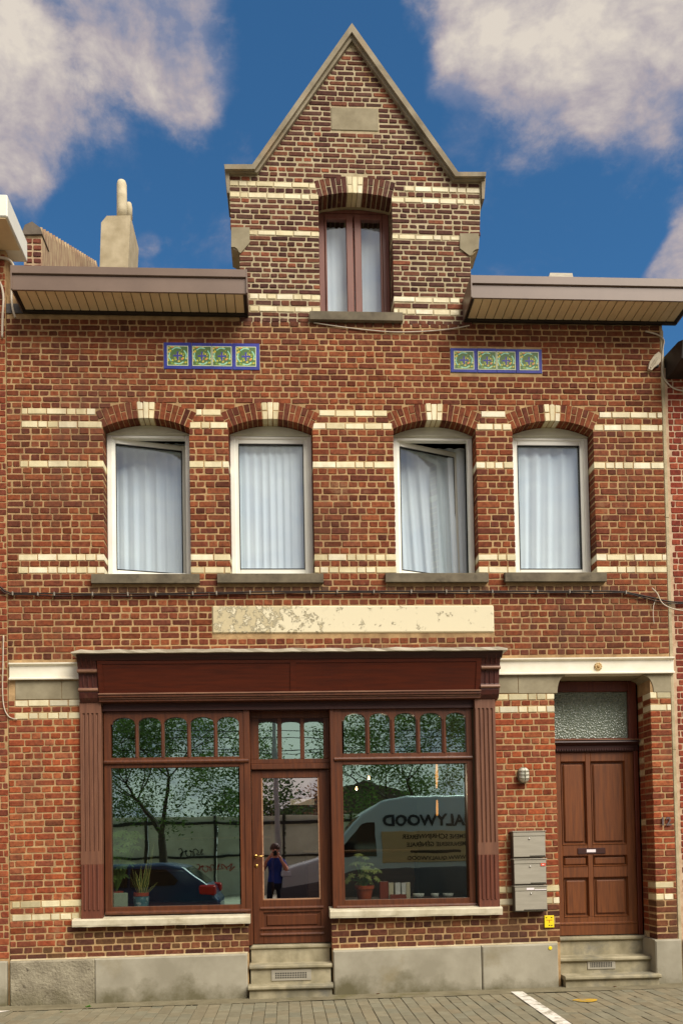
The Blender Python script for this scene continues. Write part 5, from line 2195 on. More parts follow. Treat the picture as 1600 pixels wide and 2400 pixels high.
st_ = empty('shop_steps', (FX(680, 2300), -0.1, zg(0.0)), house)
zA = Zd(2214)                                   # door sill level
zB = FZ(680, 2262, -0.06)
zC_ = FZ(680, 2311, -0.15)
x0, x1 = STALL_DX0 + 0.004, STALL_DX1 - 0.004
step('tread', x0, x1, 0.13, 0.5, zA, zB - 0.02, 0.02, st_)
step('tread', x0 - 0.0, x1 + 0.0, -0.02, 0.3, zB, zC_ - 0.02, 0.035, st_)
step('tread', FX(581, 2310, -0.15), FX(781, 2310, -0.15), -0.115, 0.2, zC_, zg(0) - 0.2, 0.035, st_)
v0, v1, v2, v3 = px_rect(636, 2273, 729, 2299, -0.02)
vent(v0, v1, v2, v3, -0.0215, 'air_vent', 19, 3, st_)

st_ = empty('house_steps', (FX(1420, 2290), -0.1, zg(3.5)), house)
zA2 = FZ(1400, 2195, 0.30)
zB2 = FZ(1420, 2243, 0.10)
zC2 = FZ(1420, 2287, -0.10)
xD0 = DOOR_X0 + 0.004
step('tread', xD0, DOOR_X1 - 0.014, 0.28, 0.6, zA2, zB2 - 0.02, 0.03, st_)
step('tread', xD0 + 0.001, DOOR_X1 - 0.016, 0.09, 0.5, zB2, zC2 - 0.02, 0.035, st_)
step('tread', xD0 + 0.002, FX(1548, 2280, -0.1), -0.085, 0.4, zC2, zg(3.5) - 0.2, 0.035, st_)
v0, v1, v2, v3 = px_rect(1375.6, 2251, 1441, 2272, 0.09)
vent(v0, v1, v2, v3, 0.0885, 'air_vent', 13, 5, st_)

# ---- panelled house door
YH = 0.34
fd = empty('front_door', (FX(1390, 2195, YH), YH, FZ(1390, 2195, YH)), house)
Xh = lambda p, q=2000, y=YH: FX(p, q, y)
Zh = lambda q, p=1390, y=YH: FZ(p, q, y)
xl, xr = DOOR_X0 + 0.006, DOOR_X1 - 0.012
xj0, xj1 = Xh(1283), Xh(1487)                    # door leaf (left part hidden by the pier)
zb, zh = zA2 + 0.002, Z_LINT_BOT - 0.008
mb = MB()
jr = Xh(1471, 1680)
mb.bbox(xl, xl + 0.07, YH - 0.02, YH + 0.08, zb, zh, 0.006)
mb.bbox(jr, xr, YH - 0.02, YH + 0.08, Zh(1745), zh, 0.006)
mb.bbox(Xh(1490), xr, YH - 0.021, YH + 0.08, zb, Zh(1745) - 0.001, 0.006)
mb.bbox(xl + 0.07, jr, YH - 0.019, YH + 0.08, Zh(1622), zh - 0.001, 0.006)
mb.bbox(xl + 0.07, jr, YH - 0.018, YH + 0.08, Zh(1742), Zh(1731), 0.006)
mb.build('door_casing', 'wood_door_frame', fd)
MB().box(xl + 0.065, jr + 0.005, YH + 0.02, YH + 0.026, Zh(1732), Zh(1621)).build('fanlight', 'glass_obscured', fd)
# moulded transom with dentils
mb = MB()
xt1 = Xh(1497, 1750, YH - 0.06)
za, zc = Zh(1763), Zh(1740)
mb.prism([(YH + 0.02, zc + 0.016), (YH - 0.075, zc + 0.004), (YH - 0.08, zc - 0.01), (YH - 0.055, zc - 0.03), (YH - 0.035, zc - 0.045), (YH - 0.03, za + 0.02), (YH - 0.022, za), (YH + 0.02, za)], 'x', xl + 0.001, min(xt1, xr + 0.01))
tr = mb.build('door_transom', 'wood_dark', fd)
mb = MB()
k = xl + 0.02
while k < xr - 0.02:
    mb.box(k, k + 0.016, YH - 0.045, YH - 0.02, za + 0.012, za + 0.032)
    k += 0.028
mb.build('dentil', 'wood_dark', tr)
MB().box(xl + 0.072, min(xt1, xr + 0.008), YH - 0.078, YH - 0.02, zc + 0.0165, zc + 0.021).build('drip_cap', 'wood_worn', tr)
# leaf
l0, l1 = xl + 0.072, Xh(1490) - 0.002
ya, yb = YH + 0.0, YH + 0.05
lz1 = za - 0.002
cs0, cs1 = Xh(1377), Xh(1389)
cols_ = [(l0 + 0.085, cs0), (cs1, Xh(1469))]
rows_ = [(Zh(1980), Zh(1785)), (Zh(2031), Zh(2006)), (Zh(2149), Zh(2057))]
mb = MB()
mb.bbox(l0, cols_[0][0], ya, yb, zb + 0.005, lz1, 0.004)
mb.bbox(cols_[1][1], l1, ya, yb, zb + 0.005, lz1, 0.004)
mb.bbox(cs0, cs1, ya, yb, rows_[2][0], lz1, 0.004)
for a, b in cols_:
    mb.bbox(a, b, ya + 0.001, yb, rows_[0][1], lz1 - 0.001, 0.004)
    mb.bbox(a, b, ya + 0.001, yb, rows_[1][1], rows_[0][0], 0.004)
    mb.bbox(a, b, ya + 0.001, yb, rows_[2][1], rows_[1][0], 0.004)
mb.bbox(cols_[0][0], cols_[1][1], ya + 0.001, yb, zb + 0.006, rows_[2][0], 0.004)
mb.build('door_frame', 'wood_door', fd)
for a, b in cols_:
    for z0, z1 in rows_:
        mb = MB()
        mb.box(a - 0.002, b + 0.002, ya + 0.028, yb - 0.004, z0 - 0.002, z1 + 0.002)
        e = 0.03 if z1 - z0 > 0.2 else 0.018
        mb.bbox(a + e, b - e, ya + 0.010, ya + 0.03, z0 + e, z1 - e, 0.012)
        p = mb.build('door_panel', 'wood_door', fd)
        mb = MB()
        t = 0.013
        mb.prism([(ya - 0.006, z0 + 0.001), (ya + 0.02, z0 + t), (ya + 0.028, z0 + 0.001)], 'x', a + 0.001, b - 0.001)
        mb.prism([(ya - 0.006, z1 - 0.001), (ya + 0.02, z1 - t), (ya + 0.028, z1 - 0.001)], 'x', a + 0.001, b - 0.001)
        mb.prism([(a + 0.001, ya - 0.006), (a + t, ya + 0.02), (a + 0.001, ya + 0.028)], 'z', z0 + 0.002, z1 - 0.002)
        mb.prism([(b - 0.001, ya - 0.006), (b - t, ya + 0.02), (b - 0.001, ya + 0.028)], 'z', z0 + 0.002, z1 - 0.002)
        mb.build('panel_moulding', 'wood_door', p)
mb = MB()
zk = Zh(2163)
mb.prism([(ya - 0.016, zk - 0.02), (ya - 0.018, zk - 0.006), (ya - 0.002, zk + 0.008), (ya + 0.01, zk + 0.008), (ya + 0.01, zk - 0.02)], 'x', l0 + 0.005, l1 - 0.005)
mb.bbox(l0 + 0.005, l1 - 0.005, ya - 0.010, ya + 0.02, zb + 0.008, zk - 0.0205, 0.004)
mb.build('kick_board', 'wood_door', fd)
s0, s1, s2, s3 = Xh(1353), Xh(1418), Zh(2002), Zh(1988)
sl_ = MB().bbox(s0, s1, ya - 0.008, ya + 0.01, s2, s3, 0.003).build('letter_slot', 'wood_dark', fd)
MB().box(Xh(1374), Xh(1395), ya - 0.0095, ya - 0.007, Zh(1998), Zh(1991.5)).build('name_card', 'label_white', sl_)

# house number
vs, fs = text_mb('12', 0.125, bold=0.002, extrude=0.004)
c = F(1560, 1935, -0.016)
mb = MB()
mb.mesh([(c.x + v.x, -0.016 + v.z, c.z + v.y) for v in vs], fs)
grain('number_metal', S(112, 100, 98), S(80, 68, 66), rough=0.5, metal=0.4, scale=30)
tag(mb.build('house_number', 'number_metal'), 'weathered metal number 12 on the brick pier right of the door', 'number')

# ================================================================== chimney
YC = 2.2
chim = empty('chimney', (FX(270, 600, YC), YC, FZ(270, 640, YC)), house)
ol = [(231, 700), (237, 521), (250, 505), (306, 504), (304, 545), (297, 700)]
mb = MB()
mb.prism([(FX(*p, YC), FZ(*p, YC)) for p in ol], 'y', YC, YC + 0.62)
grain('chimney_render', S(190, 176, 146), S(160, 146, 116), rough=0.95, scale=5, amt=0.9, bump=0.4, bscale=50)
grain('chimney_pot', S(208, 196, 166), S(178, 166, 136), rough=0.9, scale=8, amt=0.9, bump=0.3)
mb.build('stack', 'chimney_render', chim)
for px, pt, r, dy in ((286, 423, 0.066, 0.2), (302, 474, 0.045, 0.3)):
    c = F(px, 505, YC + dy)
    zt = FZ(px, pt, YC + dy)
    mb = MB()
    mb.lathe([(r * 1.08, c.z - 0.05), (r * 1.05, c.z + 0.1), (r, zt - 0.06), (r * 0.8, zt - 0.015), (r * 0.4, zt), (0.0, zt)], (c.x, c.y, 0), 14)
    mb.build('chimney_pot', 'chimney_pot', chim, smooth=True)


# ================================================================== neighbours
def simple_bricks(mb, x0, x1, z0, z1, pal, pitch=0.2, course=0.069, skip=None):
    i = 0
    z = z0
    while z + course < z1:
        big = i % 2 == 0
        st = pitch if big else pitch / 2
        x = x0 - random.uniform(0, st)
        while x < x1:
            a, b = max(x, x0) + 0.005, min(x + st, x1) - 0.005
            if b - a > 0.02 and not (skip and skip((a + b) / 2, z)):
                c = lin(random.choice(pal))
                k = random.uniform(0.85, 1.12)
                brick_mesh(mb, [(a, z + 0.005), (b, z + 0.005), (b, z + course - 0.005), (a, z + course - 0.005)], 0.05, tuple(v * k for v in c))
            x += st
        z += course
        i += 1


nl = tag(empty('neighbour_house', (-5.1, 0.3, 0)), 'sliver of brick house with white boxed eaves at the left edge', 'house')
d = 0.46
zs = FZ(30, 586)
w_ = MB().box(-7.5, XL - 0.006, MY, 0.33, -0.3, zs).build('wall', 'mortar', nl)
mb = MB()
simple_bricks(mb, -7.5, XL - 0.008, 0.45, zs - 0.02, [(156, 82, 54), (144, 74, 50), (164, 92, 60), (130, 70, 52)])
o = mb.build('brick_field', 'brick', w_, recalc=False)
o['kind'] = 'stuff'
xr = FX(17, 508, -d)
zt = FZ(10, 454, -d)
MB().bbox(-7.5, xr, -d, 0.2, zs + 0.012, zt, 0.01).build('eaves_box', 'pvc_white', nl)
MB().box(-7.5, xr - 0.02, -d + 0.015, 0.0, zs, zs + 0.011).build('soffit', 'soffit', nl)
MB().bbox(-7.5, XL - 0.02, -0.045, 0.3, -0.25, 0.43, 0.01).build('plinth_block', 'concrete_plinth', nl)
# party wall standing above our roof, its sloping edge showing tile ends
Y0, Y1 = 0.6, 3.5
xa, xb = FX(56, 600, Y0), FX(99, 600, Y0)
za, zb = FZ(99, 550, Y0), FZ(232, 627, Y1)
pts = [(Y0, 7.1), (Y0, za)]
nst = 22
for k in range(nst):
    t0, t1 = k / nst, (k + 1) / nst
    y0_, y1_ = Y0 + (Y1 - Y0) * t0, Y0 + (Y1 - Y0) * t1
    z1_ = za + (zb - za) * t1
    pts += [(y0_ + 0.01, z1_ + 0.02), (y1_, z1_ + 0.012)]
pts += [(Y1, 7.1)]
grain('streaked_render', S(196, 176, 138), S(132, 92, 78), rough=0.95, scale=5, stretch=(1, 5, 0.8), amt=0.9, bump=0.5, bscale=30)
mb = MB()
mb.prism(pts, 'x', xa, xb)
pw = mb.build('party_wall', 'streaked_render', nl)
mb = MB()
mb.prism([(xa - 0.02, za - 0.02), (xa + 0.02, za + 0.09), ((xa + xb) / 2, za + 0.13), (xb - 0.01, za + 0.06), (xb + 0.012, za - 0.01)], 'y', Y0 - 0.03, Y0 + 0.25)
grain('dark_stone', S(112, 102, 90), S(70, 62, 56), rough=0.95, scale=8, bump=0.4)
mb.build('cap_stone', 'dark_stone', pw)
for k in range(13):
    z = za - 0.10 - k * 0.075
    o_ = 0.03 if k % 2 else 0.0
    for a, b in ((xa + o_, xa + 0.09), (xa + 0.10 + o_ * 0.3, xb - 0.012)):
        mb = MB()
        cor = [(a, z), (b, z), (b, z + 0.052), (a, z + 0.052)]
        c = lin(random.choice([(112, 66, 54), (98, 60, 52), (130, 74, 56)]))
        brick_mesh(mb, cor, 0.03, c)
        mb.v = [(p[0], p[1] + Y0 - 0.006, p[2]) for p in mb.v]
        mb.build('brick', 'brick', pw, recalc=False)

nr = tag(empty('neighbour_house', (4.9, 0.3, 0)), 'sliver of bright red brick house with pale mortar at the right edge', 'house')
zt = FZ(1590, 862)
w_ = MB().box(XR + 0.006, 8.5, MY, 0.33, -0.3, zt).build('wall', 'mortar_white', nr)
mb = MB()
zw = [FZ(1592, 2110)]
simple_bricks(mb, XR + 0.03, 8.5, plz(4.2) + 0.0, zt - 0.02, [(158, 76, 54), (148, 68, 50), (166, 86, 60), (138, 64, 50)])
o = mb.build('brick_field', 'brick', w_, recalc=False)
o['kind'] = 'stuff'
grain('painted_plinth', S(196, 202, 206), S(176, 182, 186), rough=0.8, scale=5)
MB().bbox(XR + 0.02, 8.5, -0.045, 0.3, -0.25, plz(4.2) - 0.0, 0.008).build('plinth_block', 'painted_plinth', nr)
mb = MB()
x_ = FX(1562, 840, -0.3)
zc_ = FZ(1585, 840, -0.3)
mb.prism([(-0.36, zc_ - 0.03), (-0.40, zc_ + 0.14), (-0.30, zc_ + 0.18), (0.1, zc_ + 0.22), (0.1, zc_ - 0.04), (-0.2, zc_ - 0.06)], 'x', XR + 0.02, 8.5)
mb.build('dark_gutter', 'gutter_dark', nr)
mb = MB()
mb.prism([(0.1, zt), (0.1, zt + 0.12), (4.5, zt + 1.4), (4.5, zt)], 'x', XR + 0.03, 8.5)
mb.build('roof', 'slate', nr)


# ================================================================== cables and fittings on the facade
def pxpath(pts, y, sub=6):
    """smooth path through photograph points on the plane y"""
    P = [F(p[0], p[1], y if len(p) < 3 else p[2]) for p in pts]
    out = []
    for i in range(len(P) - 1):
        p0, p1, p2, p3 = P[max(i - 1, 0)], P[i], P[i + 1], P[min(i + 2, len(P) - 1)]
        for k in range(sub):
            t = k / sub
            out.append(0.5 * ((2 * p1) + (-p0 + p2) * t + (2 * p0 - 5 * p1 + 4 * p2 - p3) * t * t + (-p0 + 3 * p1 - 3 * p2 + p3) * t ** 3))
    out.append(P[-1])
    return out


main_px = [(-30, 1362), (0, 1376), (18, 1388), (60, 1391), (300, 1392), (480, 1390), (640, 1387), (820, 1386), (1000, 1386), (1300, 1386), (1440, 1386), (1480, 1391), (1530, 1402), (1575, 1411), (1640, 1413)]
cb = empty('black_cable', F(-10, 1380, -0.02))
tag(cb, 'black twin cable clipped across the facade below the upper window sills', 'cable')
P = pxpath(main_px, -0.022)
MB().tube(P, 0.009, 7).build('thick_strand', 'cable_black', cb, smooth=True)
P2 = [Vector((p.x, p.y - 0.006, p.z - 0.020 + 0.006 * sin(p.x * 9))) for p in P]
MB().tube(P2, 0.006, 6).build('thin_strand', 'cable_black', cb, smooth=True)
grain('clip_grey', S(150, 142, 128), S(110, 102, 92), rough=0.6, scale=20)
for px in (34, 93, 145, 225, 302, 370, 440, 510, 580, 650, 720, 800, 875, 960, 1030, 1105, 1180, 1250, 1325, 1390, 1465):
    z = min(P, key=lambda p: abs(p.x - FX(px, 1388, -0.022)))
    MB().bbox(z.x - 0.007, z.x + 0.007, -0.042, 0.002, z.z - 0.026, z.z + 0.014, 0.003).build('clip', 'clip_grey', cb)


def wire(name, pts, r, mat, label, y=-0.012, cat='cable', group=None):
    mb = MB()
    mb.tube(pxpath(pts, y), r, 6)
    return tag(mb.build(name, mat, smooth=True), label, cat, group)


wire('pale_cable', [(735, 756), (800, 766), (870, 774), (930, 778), (1000, 776), (1060, 770), (1100, 762)], 0.006, 'cable_white', 'pale cable sagging below the dormer window sill')
wire('pale_cable', [(1512, 776), (1540, 784), (1555, 797), (1553, 815), (1551, 850), (1553, 880), (1568, 902), (1590, 914), (1640, 920)], 0.008, 'cable_white', 'pale cable looping down at the upper right corner of the facade')
wire('pale_cable', [(1527, 1378), (1540, 1392), (1550, 1412), (1566, 1423), (1590, 1430), (1640, 1434)], 0.006, 'cable_white', 'pale cable crossing the black cable at the right edge', y=-0.04)
wire('pale_cable', [(1536, 1406), (1531, 1420), (1530, 1440), (1532, 1462)], 0.004, 'cable_white', 'short pale wire hanging from the black cable at right', y=-0.02)
wire('pale_cable', [(8, 1490), (7, 1560), (6, 1620), (10, 1660), (22, 1681), (40, 1686)], 0.006, 'cable_white', 'thin pale cable bending into the white bricks at left')
wire('pale_pipe', [(-20, 602), (8, 604), (24, 611), (33, 628), (33, 660)], 0.014, 'cable_white', 'pale bent pipe under the white eaves at the left edge', y=-0.02, cat='pipe')
wire('pale_pipe', [(-4, 655), (4, 672), (8, 700), (6, 745), (5, 790)], 0.012, 'cable_white', 'pale cable hanging at the extreme left edge beside the gutter end', y=-0.02, cat='cable')
wire('pale_pipe', [(27, 676), (27, 700), (30, 725), (36, 744)], 0.012, 'cable_white', 'pale cable dropping behind the left end of the left gutter', y=-0.02, cat='cable')

# old bracket with crumbling plaster
br_ = empty('wall_bracket', F(1530, 872))
tag(br_, 'whitish plastered bracket under the cable loop at the upper right', 'bracket')
grain('plaster', S(204, 192, 170), S(160, 146, 122), rough=0.95, scale=20, bump=0.5, bscale=40, bdist=0.01)
mb = MB()
pl = [(1516, 868), (1519, 852), (1530, 836), (1540, 828), (1546, 834), (1545, 850), (1540, 858), (1530, 864), (1524, 871)]
mb.prism([(FX(*p), FZ(*p)) for p in pl], 'y', -0.035, 0.0)
mb.build('plaster_patch', 'plaster', br_)
mb = MB()
mb.tube([F(1524, 862, -0.03), F(1540, 838, -0.05)], 0.014, 8)
mb.build('iron_arm', 'plaster', br_)
MB().lathe([(0.0, -0.06), (0.012, -0.058), (0.014, -0.03)], (FX(1536, 864), 0, FZ(1536, 864)), 10, 'y').build('bolt', 'black', br_)

# letterboxes
LB = [(1947, 2011.5, 'top'), (2012, 2075, 'middle'), (2075.5, 2138, 'bottom')]
for k, (pt, pb, nm) in enumerate(LB):
    yb, yf = -0.004, -0.115
    x0, x1 = FX(1203 + k * 0.6, 2040, yf), FX(1280.5 + k * 0.4, 2040, yf)
    z0, z1 = FZ(1241, pb, yf), FZ(1241, pt, yf)
    e = empty('letterbox', ((x0 + x1) / 2, yf, z0))
    tag(e, 'stainless steel letterbox, %s of the stack of three' % nm + (' with red sticker' if k == 1 else ' with white name label' if k == 2 else ' with plain front'), 'letterbox', 'letterboxes beside the front door')
    MB().bbox(x0 + 0.002, x1 - 0.002, yf + 0.012, yb, z0, z1 - 0.006, 0.004).build('body', 'stainless_dark', e)
    zfl = z1 - 0.062
    dr = MB().bbox(x0 + 0.006, x1 - 0.006, yf + 0.002, yf + 0.014, z0 + 0.012, zfl, 0.003).build('door', 'stainless', e)
    MB().bbox(x0 + 0.004, x1 - 0.004, yf - 0.001, yf + 0.014, zfl + 0.004, z1 - 0.016, 0.003).build('flap', 'stainless', e)
    MB().bbox(x0 - 0.004, x1 + 0.004, yf - 0.008, yb, z1 - 0.014, z1 - 0.004, 0.002).build('lid', 'stainless', e)
    mb = MB()
    mb.lathe([(0.0, yf - 0.008), (0.008, yf - 0.007), (0.0095, yf + 0.004)], ((x0 + x1) / 2, 0, zfl - 0.024), 12, 'y')
    mb.build('lock', 'chrome', dr, smooth=True)
    MB().box(x0 + (x1 - x0) * (0.5 if k < 2 else 0.27), x1 - 0.012, yf + 0.0005, yf + 0.004, z0 + 0.016, z0 + 0.024).build('slot', 'black', dr)
    if k == 1:
        MB().box(x1 - 0.064, x1 - 0.012, yf - 0.0035, yf - 0.0025, zfl - 0.022, zfl + 0.008).build('sticker', 'label_red', e)
        MB().box(x1 - 0.05, x1 - 0.028, yf - 0.0042, yf - 0.0036, zfl - 0.012, zfl - 0.004).build('sticker_print', 'label_white', e)
    if k == 2:
        MB().bbox(x0 + 0.125, x0 + 0.205, yf - 0.0035, yf - 0.0015, z1 - 0.050, z1 - 0.028, 0.001).build('name_label', 'label_white', e)
        MB().box(x0 + 0.21, x1 - 0.014, yf - 0.003, yf - 0.0015, z1 - 0.052, z1 - 0.044).build('name_label', 'label_white', e)

# bulkhead lamp
lx, lz0, lz1 = FX(1228.5, 1817, -0.06), FZ(1228, 1836, -0.06), FZ(1228, 1797.5, -0.06)
lm = tag(empty('wall_lamp', (lx, 0, lz0)), 'grey oval bulkhead lamp with wire cage between shopfront and front door', 'lamp')
hw = 0.058
hh = (lz1 - lz0) / 2
zc_ = (lz0 + lz1) / 2


def stadium(r, h, n=10):
    pts = []
    for k in range(n + 1):
        t = pi * k / n
        pts.append((r * cos(t), h - r + r * sin(t)))
    for k in range(n + 1):
        t = pi + pi * k / n
        pts.append((r * cos(t), -(h - r) + r * sin(t)))
    return pts


grain('lamp_metal', S(132, 126, 104), S(100, 94, 78), rough=0.6, scale=20, amt=0.8, bump=0.1)
glass_mat('lamp_glass', (0.9, 0.92, 0.86, 1), 0.16)
new_mat('lamp_white', S(206, 204, 186), 0.35, 0.5)
mb = MB()
mb.prism([(lx + x, zc_ + z) for x, z in stadium(hw, hh)], 'y', -0.035, -0.002)
mb.build('base', 'lamp_metal', lm)
mb = MB()
rings = []
for s, y in ((0.86, -0.034), (0.84, -0.06), (0.7, -0.078), (0.45, -0.088), (0.1, -0.091)):
    rings.append([(lx + x, y, zc_ + z) for x, z in stadium(hw * s, hh - hw * (1 - s))])
n = len(rings[0])
vs = [p for r in rings for p in r]
fs = [(k * n + i, k * n + (i + 1) % n, (k + 1) * n + (i + 1) % n, (k + 1) * n + i) for k in range(len(rings) - 1) for i in range(n)] + [tuple((len(rings) - 1) * n + i for i in range(n))]
mb.mesh(vs, fs)
mb.build('glass_dome', 'lamp_white', lm, smooth=True)
mb = MB()
mb.tube([(lx, -0.034, zc_ + hh - 0.006), (lx, -0.07, zc_ + hh - 0.012), (lx, -0.096, zc_ + hh - 0.045), (lx, -0.1, zc_), (lx, -0.096, zc_ - hh + 0.045), (lx, -0.07, zc_ - hh + 0.012), (lx, -0.034, zc_ - hh + 0.006)], 0.0045, 6)
for q in (-0.45, 0.0, 0.45):
    z = zc_ + hh * q
    mb.tube([(lx - hw + 0.005, -0.034, z), (lx - hw + 0.01, -0.068, z), (lx - 0.03, -0.096, z), (lx, -0.101, z), (lx + 0.03, -0.096, z), (lx + hw - 0.01, -0.068, z), (lx + hw - 0.005, -0.034, z)], 0.004, 6)
mb.build('wire_cage', 'lamp_metal', lm)

# yellow gas marker plate
x0, x1, z0, z1 = px_rect(1275.5, 2146.5, 1298, 2175, -0.012)
gp = tag(empty('marker_plate', ((x0 + x1) / 2, 0, z0)), 'small yellow marker plate under the letterboxes', 'sign')
MB().bbox(x0, x1, -0.014, -0.003, z0, z1, 0.003).build('plate', 'yellow_plastic', gp)
w_, h_ = x1 - x0, z1 - z0
mb = MB()
mb.box(x0 + 0.2 * w_, x0 + 0.8 * w_, -0.0155, -0.0135, z0 + 0.60 * h_, z0 + 0.64 * h_)
mb.box(x0 + 0.47 * w_, x0 + 0.53 * w_, -0.0155, -0.0135, z0 + 0.40 * h_, z0 + 0.599 * h_)
mb.build('tee_mark', 'print_red', gp)
for a, b in ((0.12, 0.8), (0.66, 0.8), (0.42, 0.16), (0.66, 0.15)):
    MB().box(x0 + a * w_, x0 + (a + 0.15) * w_, -0.0155, -0.0135, z0 + b * h_, z0 + (b + 0.07) * h_).build('print_mark', 'print_dark', gp)
mb = MB()
c = F(1289, 2223, -0.052)
mb.lathe([(0.0, -0.058), (0.016, -0.0575), (0.019, -0.055), (0.02, -0.0505)], (c.x, 0, c.z), 16, 'y')
tag(mb.build('marker_disc', 'yellow_plastic'), 'small round yellow marker on the plinth left of the front door steps', 'marker')


# ================================================================== weeds and litter at the house foot
def weed(px, py, n, r, label, seed):
    rnd = random.Random(seed)
    g = G(px, py)
    mb = MB()
    for k in range(n):
        t = rnd.uniform(0, 2 * pi)
        ln = r * rnd.uniform(0.6, 1.2)
        w = ln * 0.22
        el = rnd.uniform(0.15, 0.9)
        d_ = Vector((cos(t) * cos(el), sin(t) * cos(el) * 0.6 - 0.1, sin(el)))
        s_ = Vector((-sin(t), cos(t), 0))
        b0 = Vector((g.x + rnd.uniform(-r, r) * .5, g.y + rnd.uniform(-.2, .2) * r, zg(g.x)))
        p1, p2 = b0 + d_ * ln * 0.55, b0 + d_ * ln + Vector((0, 0, -0.25 * ln * cos(el)))
        mb.face([b0, p1 + s_ * w, p2, p1 - s_ * w])
    return tag(mb.build('weed', 'weed', recalc=False), label, 'weed', 'weeds in the pavement joint')


weed(155, 2352, 34, 0.055, 'largest green weed at the foot of the rough plinth block', 1)
weed(205, 2362, 20, 0.04, 'green weed second from the left along the plinth', 2)
weed(142, 2374, 10, 0.022, 'tiny green weed in the paving below the rough plinth block', 3)
weed(1378, 2313, 24, 0.035, 'green weed at the foot of the front door steps', 4)
weed(1258, 2313, 18, 0.035, 'green weed by the plinth left of the front door steps', 5)
grain('dry_leaf', S(176, 104, 54), S(140, 78, 40), rough=0.8, scale=40)
for px, py, lb in ((1440, 2316, 'dry brown leaf at the right end of the front door steps'), (885, 2333, 'dry brown leaf by the plinth right of the shop steps')):
    g = G(px, py)
    mb = MB()
    mb.face([(g.x - 0.025, g.y, zg(g.x) + 0.012), (g.x, g.y - 0.014, zg(g.x) + 0.02), (g.x + 0.028, g.y + 0.004, zg(g.x) + 0.012), (g.x + 0.002, g.y + 0.016, zg(g.x) + 0.006)])
    tag(mb.build('dry_leaf', 'dry_leaf', recalc=False), lb, 'leaf', 'dry leaves on the pavement')


# ================================================================== things on the shop window ledges
def blade(mb, base, d_, ln, w, side, bend, n=6, tipw=0.0):
    """long narrow leaf"""
    prev = None
    for k in range(n + 1):
        t = k / n
        p = base + d_ * (ln * t) + bend * (t * t)
        ww = w * (0.75 + 0.55 * t) if t < 0.55 else w * (1.05 * (1 - t) / 0.45 + tipw)
        cur = (p - side * ww, p + side * ww)
        if prev:
            mb.face([prev[0], cur[0], cur[1], prev[1]])
        prev = cur


def whorl(mb, c, d_, r, n, rnd, droop=0.3):
    """hand-shaped leaf: n leaflets round a stalk end"""
    a = d_.orthogonal().normalized()
    b = d_.cross(a).normalized()
    for k in range(n):
        t = 2 * pi * k / n + rnd.uniform(-0.1, 0.1)
        o = (a * cos(t) + b * sin(t))
        e = (o + d_ * 0.15 + Vector((0, 0, -droop))).normalized()
        s = e.cross(d_).normalized()
        ln = r * rnd.uniform(0.75, 1.1)
        w = ln * 0.17
        m1 = c + e * ln * 0.3
        m2 = c + e * ln * 0.68 + Vector((0, 0, -0.06 * ln))
        tip = c + e * ln + Vector((0, 0, -0.18 * ln))
        mb.face([c, m1 - s * w * 0.7, m2 - s * w, tip])
        mb.face([c, tip, m2 + s * w, m1 + s * w * 0.7])


def schefflera(name, base, spots, label, pot_r, pot_h, leaf, seed, r=0.06, pot_mat='terracotta'):
    rnd = random.Random(seed)
    e = tag(empty(name, base), label, 'plant')
    mb = MB()
    z = base[2]
    mb.lathe([(pot_r * 0.68, z), (pot_r * 0.9, z + pot_h * 0.72), (pot_r * 1.0, z + pot_h * 0.74), (pot_r * 1.04, z + pot_h), (pot_r * 0.94, z + pot_h), (pot_r * 0.9, z + pot_h * 0.88), (0.0, z + pot_h * 0.88)], (base[0], base[1], 0), 24)
    mb.build('pot', pot_mat, e, smooth=False)
    st, lv = MB(), MB()
    top = Vector((base[0], base[1], z + pot_h * 0.88))
    for (x, y, zz) in spots:
        p = Vector((x, y, zz))
        mid = top.lerp(p, 0.5) + Vector((rnd.uniform(-.02, .02), rnd.uniform(-.02, .02), 0.03))
        st.tube([top, mid, p], [0.006, 0.005, 0.003], 5)
        whorl(lv, p, (p - mid).normalized() * 0.6 + Vector((0, -0.6, 0.5)), r * rnd.uniform(0.8, 1.2), rnd.choice((7, 8, 9)), rnd)
    st.build('stem', 'leaf_green', e)
    lv.build('foliage', leaf, e, recalc=False)
    return e


yl = 0.20
pot = F(854, 2106, yl)
base = (pot.x, yl, LED_R - 0.003)
sp = []
rnd = random.Random(5)
for px, py in ((840, 2003), (857, 2010), (832, 2022), (848, 2022), (868, 2024), (885, 2038), (858, 2035), (822, 2052), (838, 2068), (884, 2060), (872, 2070), (848, 2050), (815, 2062), (862, 2055), (875, 2040), (850, 2068)):
    sp.append(tuple(F(px, py, yl + rnd.uniform(-0.08, 0.1))))
schefflera('potted_plant', base, sp, 'pale green umbrella plant in a terracotta pot in the right shop window', FX(876, 2090, yl) - FX(854, 2090, yl), 0.145, 'leaf_pale', 3, r=0.062)
yl = 0.42
base = (FX(272, 2100, yl), yl, LED_L - 0.003)
sp = []
for px, py in ((270, 1955), (285, 1950), (300, 1960), (315, 1950), (325, 1958), (262, 1965), (280, 1970), (296, 1975), (310, 1970), (268, 1985), (290, 1990), (318, 1985), (262, 2000), (275, 2005), (300, 2000), (265, 2025), (285, 2030), (300, 2020), (270, 2045), (285, 2050), (262, 2060)):
    sp.append(tuple(F(px, py, yl + rnd.uniform(-0.12, 0.15))))
schefflera('potted_plant', base, sp, 'tall leafy umbrella plant at the left end of the left shop window', 0.075, 0.15, 'leaf_green', 8, r=0.085)

